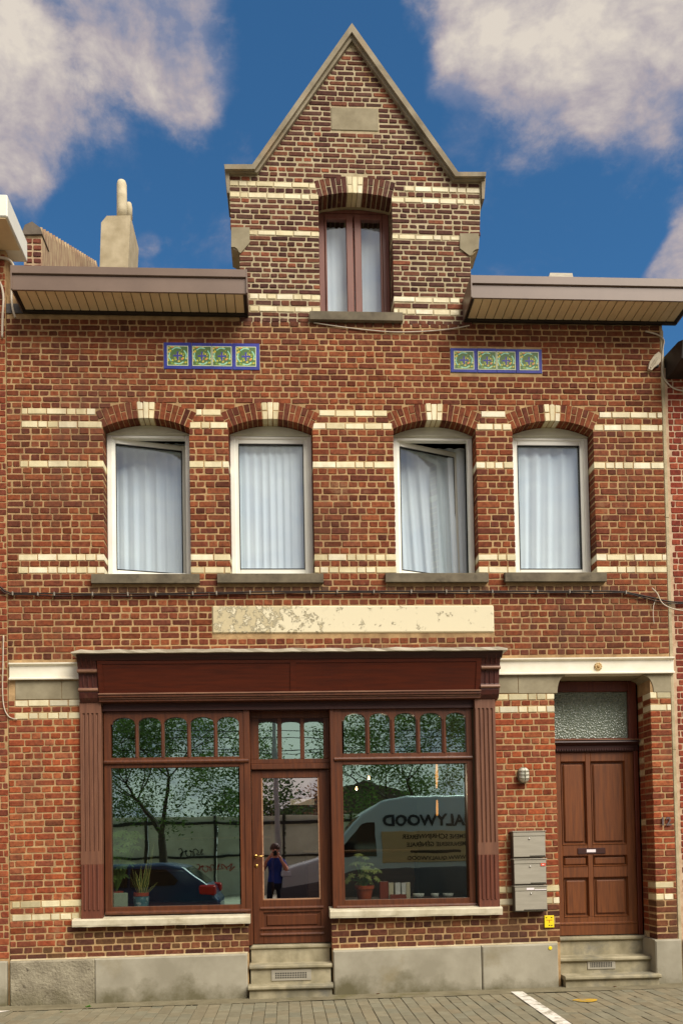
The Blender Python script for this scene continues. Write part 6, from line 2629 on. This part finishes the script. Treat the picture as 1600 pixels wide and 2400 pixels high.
# snake plant in a patterned pot
yl = 0.2
cx_ = FX(331, 2115, yl)
sn = tag(empty('potted_plant', (cx_, yl, LED_L - 0.003)), 'yellow edged snake plant in a terracotta pot with patterned blue cover', 'plant')
z = LED_L - 0.003
mb = MB()
mb.lathe([(0.075, z), (0.085, z + 0.10), (0.08, z + 0.10), (0.075, z + 0.08)], (cx_, yl, 0), 24)
mb.build('cover_pot', 'blue_pot', sn)
mb = MB()
mb.lathe([(0.06, z + 0.01), (0.072, z + 0.105), (0.078, z + 0.105), (0.08, z + 0.14), (0.072, z + 0.14), (0.07, z + 0.125), (0.0, z + 0.125)], (cx_, yl, 0), 24)
mb.build('pot', 'terracotta', sn)
lv, mg = MB(), MB()
tips = [(359, 1973), (345, 2015), (327, 2030), (310, 2030), (320, 2042), (352, 2035), (367, 2068), (302, 2050), (338, 2048), (350, 2055), (330, 2062)]
rnd = random.Random(2)
for k, (px, py) in enumerate(tips):
    yy = yl + rnd.uniform(-0.05, 0.04)
    tip = F(px, py, yy)
    b0 = Vector((cx_ + (tip.x - cx_) * 0.25 + rnd.uniform(-.015, .015), yl + (yy - yl) * 0.5, z + 0.12))
    d_ = tip - b0
    ln = d_.length
    d_.normalize()
    side = Vector((cos(rnd.uniform(-.5, .5)), sin(rnd.uniform(-.9, .9)), 0)).normalized()
    w = 0.014 if k else 0.018
    bend = Vector((rnd.uniform(-.02, .02), rnd.uniform(-.02, .0), 0))
    blade(lv, b0, d_, ln, w, side, bend)
    nrm = d_.cross(side).normalized()
    if nrm.y > 0:
        nrm = -nrm
    for s_ in (-1, 1):
        pr = None
        for q in range(7):
            t = q / 6
            p = b0 + d_ * (ln * t) + bend * (t * t) + nrm * 0.0015
            ww = w * (0.75 + 0.55 * t) if t < 0.55 else w * (1.05 * (1 - t) / 0.45)
            cur = (p + side * s_ * ww * 0.72, p + side * s_ * (ww + 0.001))
            if pr:
                mg.face([pr[0], cur[0], cur[1], pr[1]])
            pr = cur
lv.build('leaf', 'leaf_snake', sn, recalc=False)
mg.build('leaf_margin', 'leaf_margin', sn, recalc=False)
# pale board at the left
x0, x1 = FX(257, 2110, 0.15), FX(298, 2110, 0.15)
tag(MB().bbox(x0, x1, 0.15, 0.20, LED_L - 0.003, FZ(278, 2094, 0.15), 0.003).build('pale_box', 'paper_green'), 'pale green box left of the snake plant in the shop window', 'box')
# books and small things on the right
zl = LED_R - 0.003


def bookish(px0, px1, pt, mat, label, name='book', depth=0.12, y=0.16, cat='book', group='books on the right shop ledge', spine=None):
    x0, x1 = FX(px0, 2085, y), FX(px1, 2085, y)
    zt = FZ((px0 + px1) / 2, pt, y)
    e = tag(empty(name, ((x0 + x1) / 2, y, zl)), label, cat, group)
    MB().box(x0 + 0.003, x1 - 0.003, y + 0.004, y + depth - 0.003, zl + 0.003, zt - 0.003).build('pages', 'paper_white', e)
    MB().bbox(x0, x0 + 0.003, y, y + depth, zl, zt, 0.001).build('cover', mat, e)
    MB().bbox(x1 - 0.003, x1, y, y + depth, zl, zt, 0.001).build('cover', mat, e)
    MB().bbox(x0 + 0.003, x1 - 0.003, y - 0.001, y + 0.003, zl, zt, 0.001).build('spine', mat, e)


bookish(890, 909.5, 2067, 'paper_rust', 'thick rust red book beside the terracotta pot')
bookish(910.5, 922, 2070, 'paper_cream', 'cream book next to the rust red book')
bookish(926, 938, 2070, 'paper_white', 'white book in the middle of the ledge row')
bookish(941, 951, 2070, 'paper_white', 'white book next to the tan book')
bookish(951.5, 961, 2069, 'paper_cream', 'tan book at the right end of the row')
bookish(914, 951, 2097, 'paper_rust', 'low rust red box in front of the white books', name='low_box', depth=0.03, y=0.112, cat='box', group=None)


def cup(px0, px1, pt, label):
    y = 0.17
    x0, x1 = FX(px0, 2100, y), FX(px1, 2100, y)
    zt = FZ((px0 + px1) / 2, pt, y)
    r = (x1 - x0) / 2
    h = zt - zl
    mb = MB()
    mb.lathe([(r * 0.7, zl), (r * 0.92, zl + h * 0.3), (r, zl + h), (r * 0.93, zl + h), (r * 0.85, zl + h * 0.35), (0, zl + h * 0.25)], ((x0 + x1) / 2, y + r, 0), 20)
    tag(mb.build('small_dish', 'dish_glaze', smooth=True), label, 'dish', 'small dishes on the right shop ledge')


grain('dish_glaze', S(220, 220, 206), S(150, 156, 140), rough=0.35, scale=40, detail=2, amt=0.9, bump=0)
cup(969, 996, 2095.5, 'speckled dish nearest the tan book')
cup(1011, 1030, 2095, 'small speckled dish in the middle of three')
cup(1039, 1065, 2095, 'speckled dish farthest right on the ledge')


# lit bulbs in the shop
def pendant(px, py, y, label):
    p = F(px, py, y)
    e = tag(empty('pendant_bulb', (p.x, p.y, p.z)), label, 'lamp', 'lit bulbs in the shop')
    mb = MB()
    mb.lathe([(0.0, p.z - 0.02), (0.012, p.z - 0.016), (0.017, p.z), (0.012, p.z + 0.018), (0.008, p.z + 0.03)], (p.x, p.y, 0), 12)
    mb.build('bulb', 'bulb_glow', e, smooth=True)
    MB().tube([(p.x, p.y, p.z + 0.03), (p.x, p.y, 3.45)], 0.004, 5).build('cord', 'black', e)
    pl_ = bpy.data.lights.new('bulb_light', 'POINT')
    pl_.energy = 2.5
    pl_.color = (1.0, 0.78, 0.52)
    pl_.shadow_soft_size = 0.004
    po = bpy.data.objects.new('bulb_light', pl_)
    col.objects.link(po)
    po.parent = e
    po.location = (0, 0, -0.05)


pendant(864, 1824, 2.4, 'lit bulb hanging in the shop, higher of the two')
pendant(835, 1849, 2.8, 'lit bulb hanging in the shop, lower of the two')
p0, p1 = F(1023, 1792, 1.2), F(1023, 1848, 1.2)
p2, p3 = F(1024, 1876, 1.2), F(1024, 1912, 1.2)
e = tag(empty('amber_pendant', (p0.x, 1.2, p3.z)), 'narrow glowing amber pendant behind the right shop window', 'lamp')
MB().tube([p0, p0.lerp(p1, 0.5), p1], [0.012, 0.018, 0.008], 8).build('upper_tube', 'amber_glow', e, smooth=True)
MB().tube([p2, p2.lerp(p3, 0.5), p3], [0.010, 0.014, 0.012], 8).build('lower_tube', 'amber_glow', e, smooth=True)
MB().tube([p1, p2], 0.004, 5).build('link', 'black', e)
MB().tube([(p0.x, 1.2, p0.z), (p0.x, 1.2, 3.45)], 0.004, 5).build('cord', 'black', e)
# shop furniture seen dimly through the glass
wood('shop_wood', S(128, 96, 66), S(96, 70, 48), vert=False)
sh = tag(empty('shop_shelf', (-1.2, 4.6, 0.5)), 'dim wooden shelf unit at the back of the shop', 'shelf')
for sx in (-2.2, -0.2):
    MB().bbox(sx - 0.02, sx + 0.02, 4.5, 4.85, 0.5, 2.4, 0.004).build('side_panel', 'shop_wood', sh)
for k in range(4):
    MB().bbox(-2.18, -0.22, 4.5, 4.85, 0.7 + k * 0.5, 0.73 + k * 0.5, 0.004).build('shelf_board', 'shop_wood', sh)
ct = tag(empty('shop_counter', (0.9, 3.2, 0.5)), 'dim wooden counter in the shop', 'counter')
MB().bbox(0.3, 1.8, 3.0, 3.5, 0.5, 1.45, 0.01).build('counter_body', 'shop_wood', ct)
MB().bbox(0.25, 1.85, 2.95, 3.55, 1.451, 1.49, 0.008).build('counter_top', 'shop_wood', ct)

# ================================================================== across the street (seen in the shop glass)
ROADZ = -0.13
grain('bark', S(78, 66, 54), S(52, 44, 36), rough=0.95, scale=8, stretch=(1, 1, 0.3), bump=0.6, bscale=20, bdist=0.02)
grain('foliage', S(96, 118, 56), S(58, 78, 36), rough=0.7, spec=0.25, scale=1.6, amt=1.0, bump=0)
grain('foliage_dark', S(62, 84, 44), S(36, 52, 28), rough=0.7, spec=0.25, scale=1.2, amt=1.0, bump=0)
grain('foliage_rust', S(136, 96, 72), S(96, 74, 52), rough=0.7, spec=0.25, scale=1.2, amt=1.0, bump=0)


def leafy(name):
    mt = MATS[name]
    nt = mt.node_tree
    L = nt.links.new
    b = nt.nodes['Principled BSDF']
    tr = N(nt, 'ShaderNodeBsdfTranslucent')
    mx = N(nt, 'ShaderNodeMixShader')
    mx.inputs[0].default_value = 0.5
    L(b.inputs['Base Color'].links[0].from_socket, tr.inputs[0])
    L(b.outputs[0], mx.inputs[1])
    L(tr.outputs[0], mx.inputs[2])
    L(mx.outputs[0], nt.nodes['Material Output'].inputs[0])


for n_ in ('foliage', 'foliage_dark', 'foliage_rust', 'leaf_pale', 'leaf_green', 'weed'):
    leafy(n_)


def tree(name, x, y, h, fork, rad, label, seed, nleaf=4200, leafm='foliage', leaf=0.13, group='trees across the street', trunk_r=0.17, z0=0.0):
    rnd = random.Random(seed)
    e = tag(empty(name, (x, y, z0)), label, 'tree', group)
    tr, lv = MB(), MB()
    tips = []

    def grow(p, d_, ln, r, depth):
        n = 4
        pts, rs = [p], [r]
        for k in range(n):
            d_ = (d_ + Vector((rnd.uniform(-.16, .16), rnd.uniform(-.16, .16), rnd.uniform(-.02, .12)))).normalized()
            p = p + d_ * (ln / n)
            pts.append(p)
            rs.append(r * (1 - 0.4 * (k + 1) / n))
        tr.tube(pts, rs, 8 if depth < 2 else 5, cap=False)
        if depth >= 1:
            tips.extend([(q, depth) for q in pts[2:]])
        if depth >= 4:
            return
        for k in range(rnd.choice((3, 4, 4))):
            t = 2 * pi * (k + rnd.random() * 0.5) / 3.3
            sp = rnd.uniform(0.5, 1.25)
            nd = (d_ * cos(sp) + Vector((cos(t), sin(t), 0.15)) * sin(sp)).normalized()
            grow(p if k else p, nd, ln * rnd.uniform(0.62, 0.82) if depth else rad * 0.52, rs[-1] * rnd.uniform(0.55, 0.75), depth + 1)
    grow(Vector((x, y, z0 - 0.2)), Vector((0.02, 0, 1)), fork + 0.2, trunk_r, 0)
    cz = z0 + fork + (h - fork) * 0.48
    good = [t for t in tips if ((t[0].x - x) / rad) ** 2 + ((t[0].y - y) / rad) ** 2 + ((t[0].z - cz) / ((h - fork) * 0.56)) ** 2 < 1.25 and t[0].z > z0 + fork * 0.9]
    clumps = []
    while len(clumps) < 105:
        u = Vector((rnd.uniform(-1, 1), rnd.uniform(-1, 1), rnd.uniform(-1, 1)))
        if 0.25 < u.length < 1:
            clumps.append(Vector((x + u.x * rad, y + u.y * rad, cz + u.z * (h - fork) * 0.52)))
    for k in range(nleaf):
        q, dp = rnd.choice(good or tips)
        if k % 10 < 7:
            q = clumps[rnd.randrange(len(clumps))]
        p = q + Vector((rnd.gauss(0, .27), rnd.gauss(0, .27), rnd.gauss(0, .2)))
        a = Vector((rnd.uniform(-1, 1), rnd.uniform(-1, 1), rnd.uniform(-.6, .6))).normalized()
        b = a.cross(Vector((rnd.uniform(-1, 1), rnd.uniform(-1, 1), rnd.uniform(-1, 1)))).normalized()
        s = leaf * rnd.uniform(0.6, 1.3)
        lv.face([p - a * s * 0.5, p + b * s * 0.22, p + a * s * 0.5, p - b * s * 0.22])
    tr.build('trunk', 'bark', e, smooth=True, recalc=False)
    lv.build('crown', leafm, e, recalc=False)
    return e


tree('street_tree', -3.55, -16.8, 7.4, 2.1, 3.6, 'forked street tree reflected in the left shop window', 4, nleaf=26000, leaf=0.105)
tree('street_tree', 4.3, -16.8, 7.2, 2.1, 3.3, 'street tree reflected in the right shop window', 11, nleaf=23000, leaf=0.105)
tree('street_tree', -1.3, -25.0, 5.0, 1.2, 2.3, 'dense dark tree behind the wall reflected in the shop door', 21, nleaf=3500, leafm='foliage_dark', leaf=0.2)
tree('street_tree', 1.5, -27.0, 4.3, 1.2, 1.5, 'reddish brown tree behind the wall reflected in the shop door', 25, nleaf=1600, leafm='foliage_rust', leaf=0.16)
tree('street_tree', -9.0, -24.0, 5.2, 1.2, 3.0, 'dark tree behind the wall at the far left of the street', 31, nleaf=2500, leafm='foliage_dark', leaf=0.2)

# concrete wall of panels
grain('panel_concrete', S(220, 214, 190), S(196, 190, 166), rough=0.9, scale=1.5, amt=0.9, bump=0.2)
grain('panel_dark', S(58, 54, 48), S(44, 40, 36), rough=0.9, scale=3)
cw = tag(empty('concrete_wall', (0, -21, 0)), 'long grey concrete panel wall across the street', 'wall')
for k in range(-9, 9):
    MB().bbox(k * 2.4 + 0.03, k * 2.4 + 2.37, -21.12, -21.0, -0.1, 2.75, 0.01).build('panel', 'panel_concrete', cw)
    MB().bbox(k * 2.4 - 0.08, k * 2.4 + 0.0, -21.16, -20.94, -0.1, 2.78, 0.01).build('post', 'panel_dark', cw)
MB().box(-21.7, 21.6, -21.18, -20.93, 1.28, 1.36).build('rail', 'panel_dark', cw)
MB().box(-21.7, 21.6, -21.18, -20.93, 2.45, 2.56).build('rail', 'panel_dark', cw)
grain('spray_red', S(196, 52, 36), S(170, 40, 30), rough=0.6, scale=4)
for col_, xs0, z0, n_ in (('spray_red', -3.1, 0.95, 60), ('black', -3.7, 1.5, 40)):
    rnd = random.Random(3 + len(col_))
    pts = []
    for k in range(n_):
        t = k * 0.42
        pts.append((xs0 + k * 0.022 + 0.07 * sin(2.3 * t), -20.985, z0 + 0.10 * cos(t * 1.7) + 0.05 * sin(t * 3.1) + rnd.uniform(-.01, .01)))
    MB().tube(pts, 0.014, 5).build('graffiti', col_, cw)
# lamp post, leaning a little
lp = tag(empty('street_lamp', (-0.15, -13.6, 0)), 'tall grey lamp post across the street', 'street lamp')
grain('lamp_post_grey', S(176, 170, 164), S(150, 144, 138), rough=0.6, scale=3)
MB().tube([(-0.15, -13.6, -0.1), (-0.22, -13.6, 3.5), (-0.30, -13.6, 7.2)], [0.085, 0.07, 0.05], 10).build('post', 'lamp_post_grey', lp, smooth=True)
MB().tube([(-0.30, -13.6, 7.2), (-0.35, -13.2, 7.5), (-0.35, -12.4, 7.6)], 0.035, 8).build('arm', 'lamp_post_grey', lp, smooth=True)
MB().bbox(-0.47, -0.23, -12.9, -12.2, 7.54, 7.66, 0.04).build('lamp_head', 'lamp_post_grey', lp)
# overhead wires
for k, (z, dz) in enumerate(((4.95, 0.1), (4.75, 0.12), (4.42, 0.05), (4.32, 0.14), (4.1, 0.08))):
    mb = MB()
    mb.tube([(-30, -15.4, z + dz + 0.8), (-12, -15.4, z + dz), (0, -15.4, z), (12, -15.4, z - dz * 0.4), (30, -15.4, z + 0.7)], 0.012, 5)
    tag(mb.build('overhead_wire', 'black'), 'black overhead wire across the street, ' + ('highest of five', 'second highest of five', 'middle one of five', 'second lowest of five', 'lowest of five')[k], 'wire', 'overhead wires along the street')
# low building with a dark gable roof
bd = tag(empty('low_building', (4.2, -34, 0)), 'low building with dark pitched roof behind the wall', 'building')
MB().box(-0.5, 9.0, -40, -34, -0.3, 3.4).build('wall', 'panel_concrete', bd)
mb = MB()
mb.prism([(-1.0, 3.3), (4.0, 5.0), (9.5, 3.3)], 'y', -40.4, -33.6)
grain('roof_brown', S(92, 74, 62), S(68, 54, 46), rough=0.9, scale=3, bump=0.3)
mb.build('roof', 'roof_brown', bd)


# vehicles
def body_from_profile(name, prof, y0, y1, mat, parent, bev=0.06, seg=3, taper=0.0, zt=1.0):
    bm = bmesh.new()
    n = len(prof)
    va = [bm.verts.new((p[0], y0 - (taper * max(0, p[1] - zt)), p[1])) for p in prof]
    vb = [bm.verts.new((p[0], y1 + (taper * max(0, p[1] - zt)), p[1])) for p in prof]
    bm.faces.new(va)
    bm.faces.new(list(reversed(vb)))
    for i in range(n):
        j = (i + 1) % n
        bm.faces.new((va[i], vb[i], vb[j], va[j]))
    bmesh.ops.recalc_face_normals(bm, faces=bm.faces)
    bmesh.ops.bevel(bm, geom=bm.edges[:], offset=bev, segments=seg, profile=0.5, affect='EDGES')
    o = Vector(ORG.get(parent.name, (0, 0, 0)))
    bmesh.ops.translate(bm, verts=bm.verts, vec=-o)
    me = bpy.data.meshes.new(name)
    bm.to_mesh(me)
    bm.free()
    me.polygons.foreach_set('use_smooth', [True] * len(me.polygons))
    me.materials.append(MATS[mat])
    ob = bpy.data.objects.new(name, me)
    col.objects.link(ob)
    ob.parent = parent
    ORG[ob.name] = tuple(o)
    return ob


def wheel(x, y, z, r, w, parent, side):
    wh = empty('wheel', (x, y, z), parent)
    MB().lathe([(r * 0.6, -w / 2), (r * 0.93, -w / 2), (r, -w * 0.35), (r, w * 0.35), (r * 0.93, w / 2), (r * 0.6, w / 2)], (x, y, z), 24, 'y').build('tyre', 'black', wh, smooth=True)
    MB().lathe([(0.0, side * w * 0.5), (r * 0.2, side * w * 0.52), (r * 0.55, side * w * 0.4), (r * 0.62, side * w * 0.5), (r * 0.62, 0)], (x, y, z), 20, 'y').build('rim', 'chrome', wh, smooth=True)


new_mat('van_paint', S(166, 172, 172), 0.25, 0.5)
new_mat('van_grey', S(70, 70, 74), 0.5, 0.4)
new_mat('car_blue', S(34, 50, 84), 0.2, 0.6)
new_mat('dark_glass', S(22, 26, 30), 0.05, 0.6)
new_mat('tail_red', S(196, 24, 20), 0.15, 0.6)
new_mat('headlamp', S(196, 200, 206), 0.08, 0.8)
new_mat('lettering', S(30, 38, 44), 0.5)
new_mat('brown_panel', S(178, 146, 104), 0.35, 0.5)
new_mat('lettering_dark', S(44, 32, 22), 0.5)
VX, VY = -0.08, -8.98                          # nose and near side of the van
vp = [(0.0, 0.40), (0.0, 0.92), (0.10, 1.14), (0.85, 1.36), (1.78, 2.32), (2.15, 2.56), (2.7, 2.66), (5.5, 2.66), (5.6, 2.5), (5.6, 0.40)]
van = tag(empty('parked_van', (VX + 2.8, VY - 1.0, ROADZ)), 'pale grey high-roofed van with dark lettering parked beside the photographer', 'van')
body_from_profile('body', [(VX + x, z - 0.03) for x, z in vp], VY, VY - 1.95, 'van_paint', van, 0.07, 3, 0.10, 1.3)
body_from_profile('lower_trim_shade', [(VX - 0.03, 0.22), (VX - 0.03, 0.70), (VX + 0.9, 0.84), (VX + 1.6, 1.08), (VX + 5.63, 1.1), (VX + 5.63, 0.22)], VY + 0.015, VY - 1.97, 'van_grey', van, 0.04, 2)  # trim carried up the side; its dark grey paints in reflected shadow
for wx in (1.0, 4.5):
    for wy, sd_ in ((VY - 0.12, 1), (VY - 1.83, -1)):
        wheel(VX + wx, wy, ROADZ + 0.36, 0.36, 0.24, van, sd_)
# glazing: side window and windscreen
mb = MB()
sy = lambda z: VY - 0.10 * max(0, z - 1.3) + 0.006
sw = [(1.15, 1.42), (1.72, 2.02), (1.82, 2.06), (2.0, 2.06), (2.0, 1.36), (1.2, 1.36)]
mb.face([(VX + x, sy(z), z) for x, z in sw])
mb.face([(VX + x, sy(z) - 0.012, z) for x, z in reversed(sw)])
mb.build('side_window', 'dark_glass', van, recalc=False)
mb = MB()
wsc = [(0.93, 1.425), (1.72, 2.245)]
off = Vector((-0.012, 0, 0.012))
a, b = wsc
mb.face([(VX + a[0] - 0.012, VY - 0.2, a[1] - 0.018), (VX + a[0] - 0.012, VY - 1.75, a[1] - 0.018), (VX + b[0] - 0.012, VY - 1.70, b[1] - 0.018), (VX + b[0] - 0.012, VY - 0.26, b[1] - 0.018)])
mb.build('windscreen', 'dark_glass', van, recalc=False)
MB().bbox(VX - 0.012, VX + 0.22, VY - 0.34, VY + 0.012, 0.92, 1.08, 0.04).build('headlight', 'headlamp', van)
MB().bbox(VX - 0.02, VX + 0.05, VY - 1.5, VY - 0.45, 0.72, 0.9, 0.02).build('grille', 'van_grey', van)
MB().bbox(VX + 1.05, VX + 1.2, VY + 0.02, VY + 0.16, 1.36, 1.62, 0.03).build('wing_mirror', 'van_grey', van)
MB().bbox(VX + 2.12, VX + 5.3, VY - 0.07, VY + 0.008, 1.2, 1.86, 0.01).build('side_panel', 'brown_panel', van)


def van_text(s, size, xc, z, y, mat, bold=0.0, wide=1.0):
    vs, fs = text_mb(s, size, bold=bold)
    mb = MB()
    mb.mesh([(xc - v.x * wide, y, z + v.y) for v in vs], fs)
    mb.build('lettering', mat, van, recalc=False)


van_text('QUALYWOOD', 0.34, VX + 3.30, 1.98, VY + 0.012 - 0.06, 'lettering', 0.012, 1.0)
van_text('GEMENE SCHRIJNWERKER', 0.125, VX + 3.3, 1.70, VY + 0.012, 'lettering_dark', 0.003)
van_text('MENUISERIE GÉNÉRALE', 0.125, VX + 3.3, 1.54, VY + 0.012, 'lettering_dark', 0.003)
MB().bbox(VX + 2.72, VX + 3.85, VY - 0.01, VY + 0.012, 1.385, 1.475, 0.03).build('number_pill', 'lettering_dark', van)
van_text('WWW.QUALYWOOD', 0.125, VX + 3.3, 1.25, VY + 0.012, 'lettering_dark', 0.003)

CX0, CYn = -1.22, -6.35                         # rear end and near side of the blue car
cp = [(0.0, 0.35), (0.02, 0.72), (-0.06, 0.80), (-0.12, 0.95), (-0.62, 1.33), (-0.95, 1.40), (-2.1, 1.38), (-3.0, 0.98), (-3.85, 0.82), (-4.05, 0.6), (-4.08, 0.3), (-0.02, 0.3)]
car = tag(empty('parked_car', (CX0 - 2.0, CYn - 0.85, ROADZ)), 'dark blue hatchback parked in front of the left shop window', 'car')
cp = [(x, z - 0.09) for x, z in cp]
body_from_profile('body', [(CX0 + x, z) for x, z in cp], CYn, CYn - 1.7, 'car_blue', car, 0.06, 3, 0.22, 0.82)
cy_ = lambda z: CYn - 0.22 * max(0, z - 0.82) + 0.004
for poly in ([(-0.78, 0.9), (-0.70, 1.0), (-0.92, 1.2), (-1.55, 1.22), (-1.55, 0.88)], [(-1.6, 0.88), (-1.6, 1.22), (-2.1, 1.21), (-2.72, 0.92), (-2.6, 0.87)]):
    mb = MB()
    mb.face([(CX0 + x, cy_(z), z) for x, z in poly])
    mb.build('side_window', 'dark_glass', car, recalc=False)
mb = MB()
mb.face([(CX0 - 0.2, CYn - 0.18, 0.93), (CX0 - 0.2, CYn - 1.52, 0.93), (CX0 - 0.58, CYn - 1.45, 1.22), (CX0 - 0.58, CYn - 0.25, 1.22)])
mb.build('rear_window', 'dark_glass', car, recalc=False)
MB().bbox(CX0 - 0.34, CX0 - 0.03, CYn - 0.22, CYn + 0.012, 0.72, 0.90, 0.03).build('tail_light', 'tail_red', car)
MB().bbox(CX0 - 0.34, CX0 - 0.03, CYn - 1.70, CYn - 1.48, 0.72, 0.90, 0.03).build('tail_light', 'tail_red', car)
for wx in (-0.75, -3.25):
    for wy, sd_ in ((CYn - 0.1, 1), (CYn - 1.6, -1)):
        wheel(CX0 + wx, wy, ROADZ + 0.30, 0.30, 0.2, car, sd_)


# ================================================================== the photographer
def skin_body(name, verts, edges, radii, parent, root=0, sub=2):
    me = bpy.data.meshes.new(name)
    me.from_pydata(verts, edges, [])
    ob = bpy.data.objects.new(name, me)
    col.objects.link(ob)
    md = ob.modifiers.new('skin', 'SKIN')
    for i, r in enumerate(radii):
        rr = r if isinstance(r, tuple) else (r, r)
        me.skin_vertices[0].data[i].radius = rr
        me.skin_vertices[0].data[i].use_root = (i == root)
    md.use_smooth_shade = True
    s = ob.modifiers.new('sub', 'SUBSURF')
    s.levels = s.render_levels = sub
    bpy.context.view_layer.update()
    dg = bpy.context.evaluated_depsgraph_get()
    nm = bpy.data.meshes.new_from_object(ob.evaluated_get(dg))
    bpy.data.objects.remove(ob)
    nm.name = name
    nm.polygons.foreach_set('use_smooth', [True] * len(nm.polygons))
    ob = bpy.data.objects.new(name, nm)
    col.objects.link(ob)
    ob.parent = parent
    return ob


new_mat('skin', S(206, 140, 112), 0.55, 0.4)
new_mat('shirt_blue', S(38, 62, 138), 0.85, 0.2)
new_mat('trousers', S(30, 34, 46), 0.85, 0.2)
new_mat('hair', S(72, 46, 36), 0.6, 0.3)
PX_, PY_ = -0.22, -9.12
per = tag(empty('person', (PX_, PY_, ROADZ)), 'person in blue T-shirt and dark trousers raising a camera to the face', 'person')
ORG[per.name] = (0, 0, 0)
# local: feet at z = 0, facing +y (towards the house)
V = [(0, 0, 0.92), (0, -0.01, 1.08), (0, -0.02, 1.24), (0, -0.01, 1.38), (0, 0.02, 1.46), (0, 0.04, 1.52), (0, 0.065, 1.62), (0, 0.06, 1.70),
     (0.17, -0.01, 1.36), (0.27, 0.08, 1.14), (0.15, 0.20, 1.36), (0.085, 0.185, 1.50),
     (-0.17, -0.01, 1.36), (-0.30, 0.06, 1.16), (-0.19, 0.20, 1.38), (-0.08, 0.185, 1.52),
     (0.10, 0, 0.86), (0.12, 0.02, 0.48), (0.13, -0.01, 0.08), (0.14, 0.14, 0.03),
     (-0.10, 0, 0.86), (-0.14, 0.0, 0.48), (-0.16, -0.03, 0.08), (-0.18, 0.12, 0.03)]
Eg = [(0, 1), (1, 2), (2, 3), (3, 4), (4, 5), (5, 6), (6, 7), (3, 8), (8, 9), (9, 10), (10, 11), (3, 12), (12, 13), (13, 14), (14, 15),
      (0, 16), (16, 17), (17, 18), (18, 19), (0, 20), (20, 21), (21, 22), (22, 23)]
Rd = [(0.155, 0.11), (0.15, 0.105), (0.165, 0.115), (0.16, 0.11), 0.062, 0.062, (0.085, 0.098), (0.075, 0.085),
      0.068, 0.046, 0.034, 0.036, 0.068, 0.046, 0.034, 0.036, 0.095, 0.066, 0.048, 0.04, 0.095, 0.066, 0.048, 0.04]
body = skin_body('body', V, Eg, Rd, per)
for mt in ('skin', 'shirt_blue', 'trousers'):
    body.data.materials.append(MATS[mt])
for p in body.data.polygons:
    c = p.center
    arm = abs(c.x) > 0.16 and c.z > 1.0 and c.y > 0.06 or (c.y > 0.12 and c.z > 1.1)
    if c.z < 0.07:
        p.material_index = 2
    elif c.z < 0.93:
        p.material_index = 2
    elif c.z < 1.46 and not arm:
        p.material_index = 1
    else:
        p.material_index = 0
# fingers closing on the camera
for s in (-1, 1):
    for k in range(4):
        z = 1.535 + 0.018 * (k - 1.5)
        mb = MB()
        mb.tube([(s * 0.085, 0.19, z), (s * 0.082, 0.235, z + 0.002), (s * 0.055, 0.262, z), (s * 0.035, 0.262, z - 0.002)], [0.010, 0.0095, 0.009, 0.007], 7)
        mb.build('finger', 'skin', per, smooth=True)
    mb = MB()
    mb.tube([(s * 0.08, 0.18, 1.50), (s * 0.06, 0.165, 1.485), (s * 0.035, 0.165, 1.487)], [0.011, 0.010, 0.008], 7)
    mb.build('thumb', 'skin', per, smooth=True)
# hair, ears, nose
mb = MB()
rings = []
for k in range(7):
    t = k / 6 * pi * 0.55
    rings.append((0.105 * sin(t) + 0.002, 1.655 + 0.115 * cos(t)))
mb.lathe([(r, z) for r, z in rings], (0, 0.045, 0), 18)
mb.build('hair', 'hair', per, smooth=True)
for s in (-1, 1):
    mb = MB()
    mb.lathe([(0.0, -0.008), (0.018, -0.006), (0.022, 0.0), (0.016, 0.008), (0.0, 0.01)], (s * 0.092, 0.06, 1.62), 10, 'x')
    mb.build('ear', 'skin', per, smooth=True)
mb = MB()
mb.tube([(0, 0.155, 1.64), (0, 0.175, 1.605), (0, 0.160, 1.595)], [0.010, 0.016, 0.012], 8)
mb.build('nose', 'skin', per, smooth=True)
per.location = (PX_, PY_, ROADZ + 0.02)
# the camera in the hands, just behind the point of view
pc = tag(empty('photo_camera', (PX_, PY_ + 0.2, 1.42)), 'black camera held to the photographer\'s face', 'camera')
cz_ = ROADZ + 0.02 + 1.545
MB().bbox(PX_ - 0.068, PX_ + 0.068, PY_ + 0.195, PY_ + 0.245, cz_ - 0.045, cz_ + 0.045, 0.008).build('camera_body', 'black', pc)
MB().lathe([(0.034, 0.245), (0.034, 0.285), (0.03, 0.287), (0.026, 0.275), (0.0, 0.275)], (PX_, PY_, cz_), 18, 'y').build('lens', 'black', pc)
MB().bbox(PX_ - 0.028, PX_ + 0.028, PY_ + 0.2, PY_ + 0.24, cz_ + 0.045, cz_ + 0.07, 0.006).build('viewfinder', 'black', pc)

# grit and crumbs of mortar along the house foot
rnd = random.Random(77)
mb = MB()
for k in range(420):
    x = rnd.uniform(-2.9, 4.4)
    y = -0.06 - abs(rnd.gauss(0, 0.16)) if rnd.random() < 0.7 else rnd.uniform(-1.0, -0.06)
    r = rnd.uniform(0.0025, 0.008)
    z = zg(x) + 0.004
    mb.mesh([(x - r, y, z), (x, y - r * .8, z), (x + r, y + r * .2, z), (x, y + r, z), (x + r * .1, y, z + r * .9)], [(0, 1, 4), (1, 2, 4), (2, 3, 4), (3, 0, 4)])
grain('grit', S(150, 138, 112), S(96, 86, 68), rough=1, scale=60)
o = mb.build('grit', 'grit', recalc=False)
o['kind'] = 'stuff'
o['label'] = 'scattered grit and mortar crumbs on the pavement'
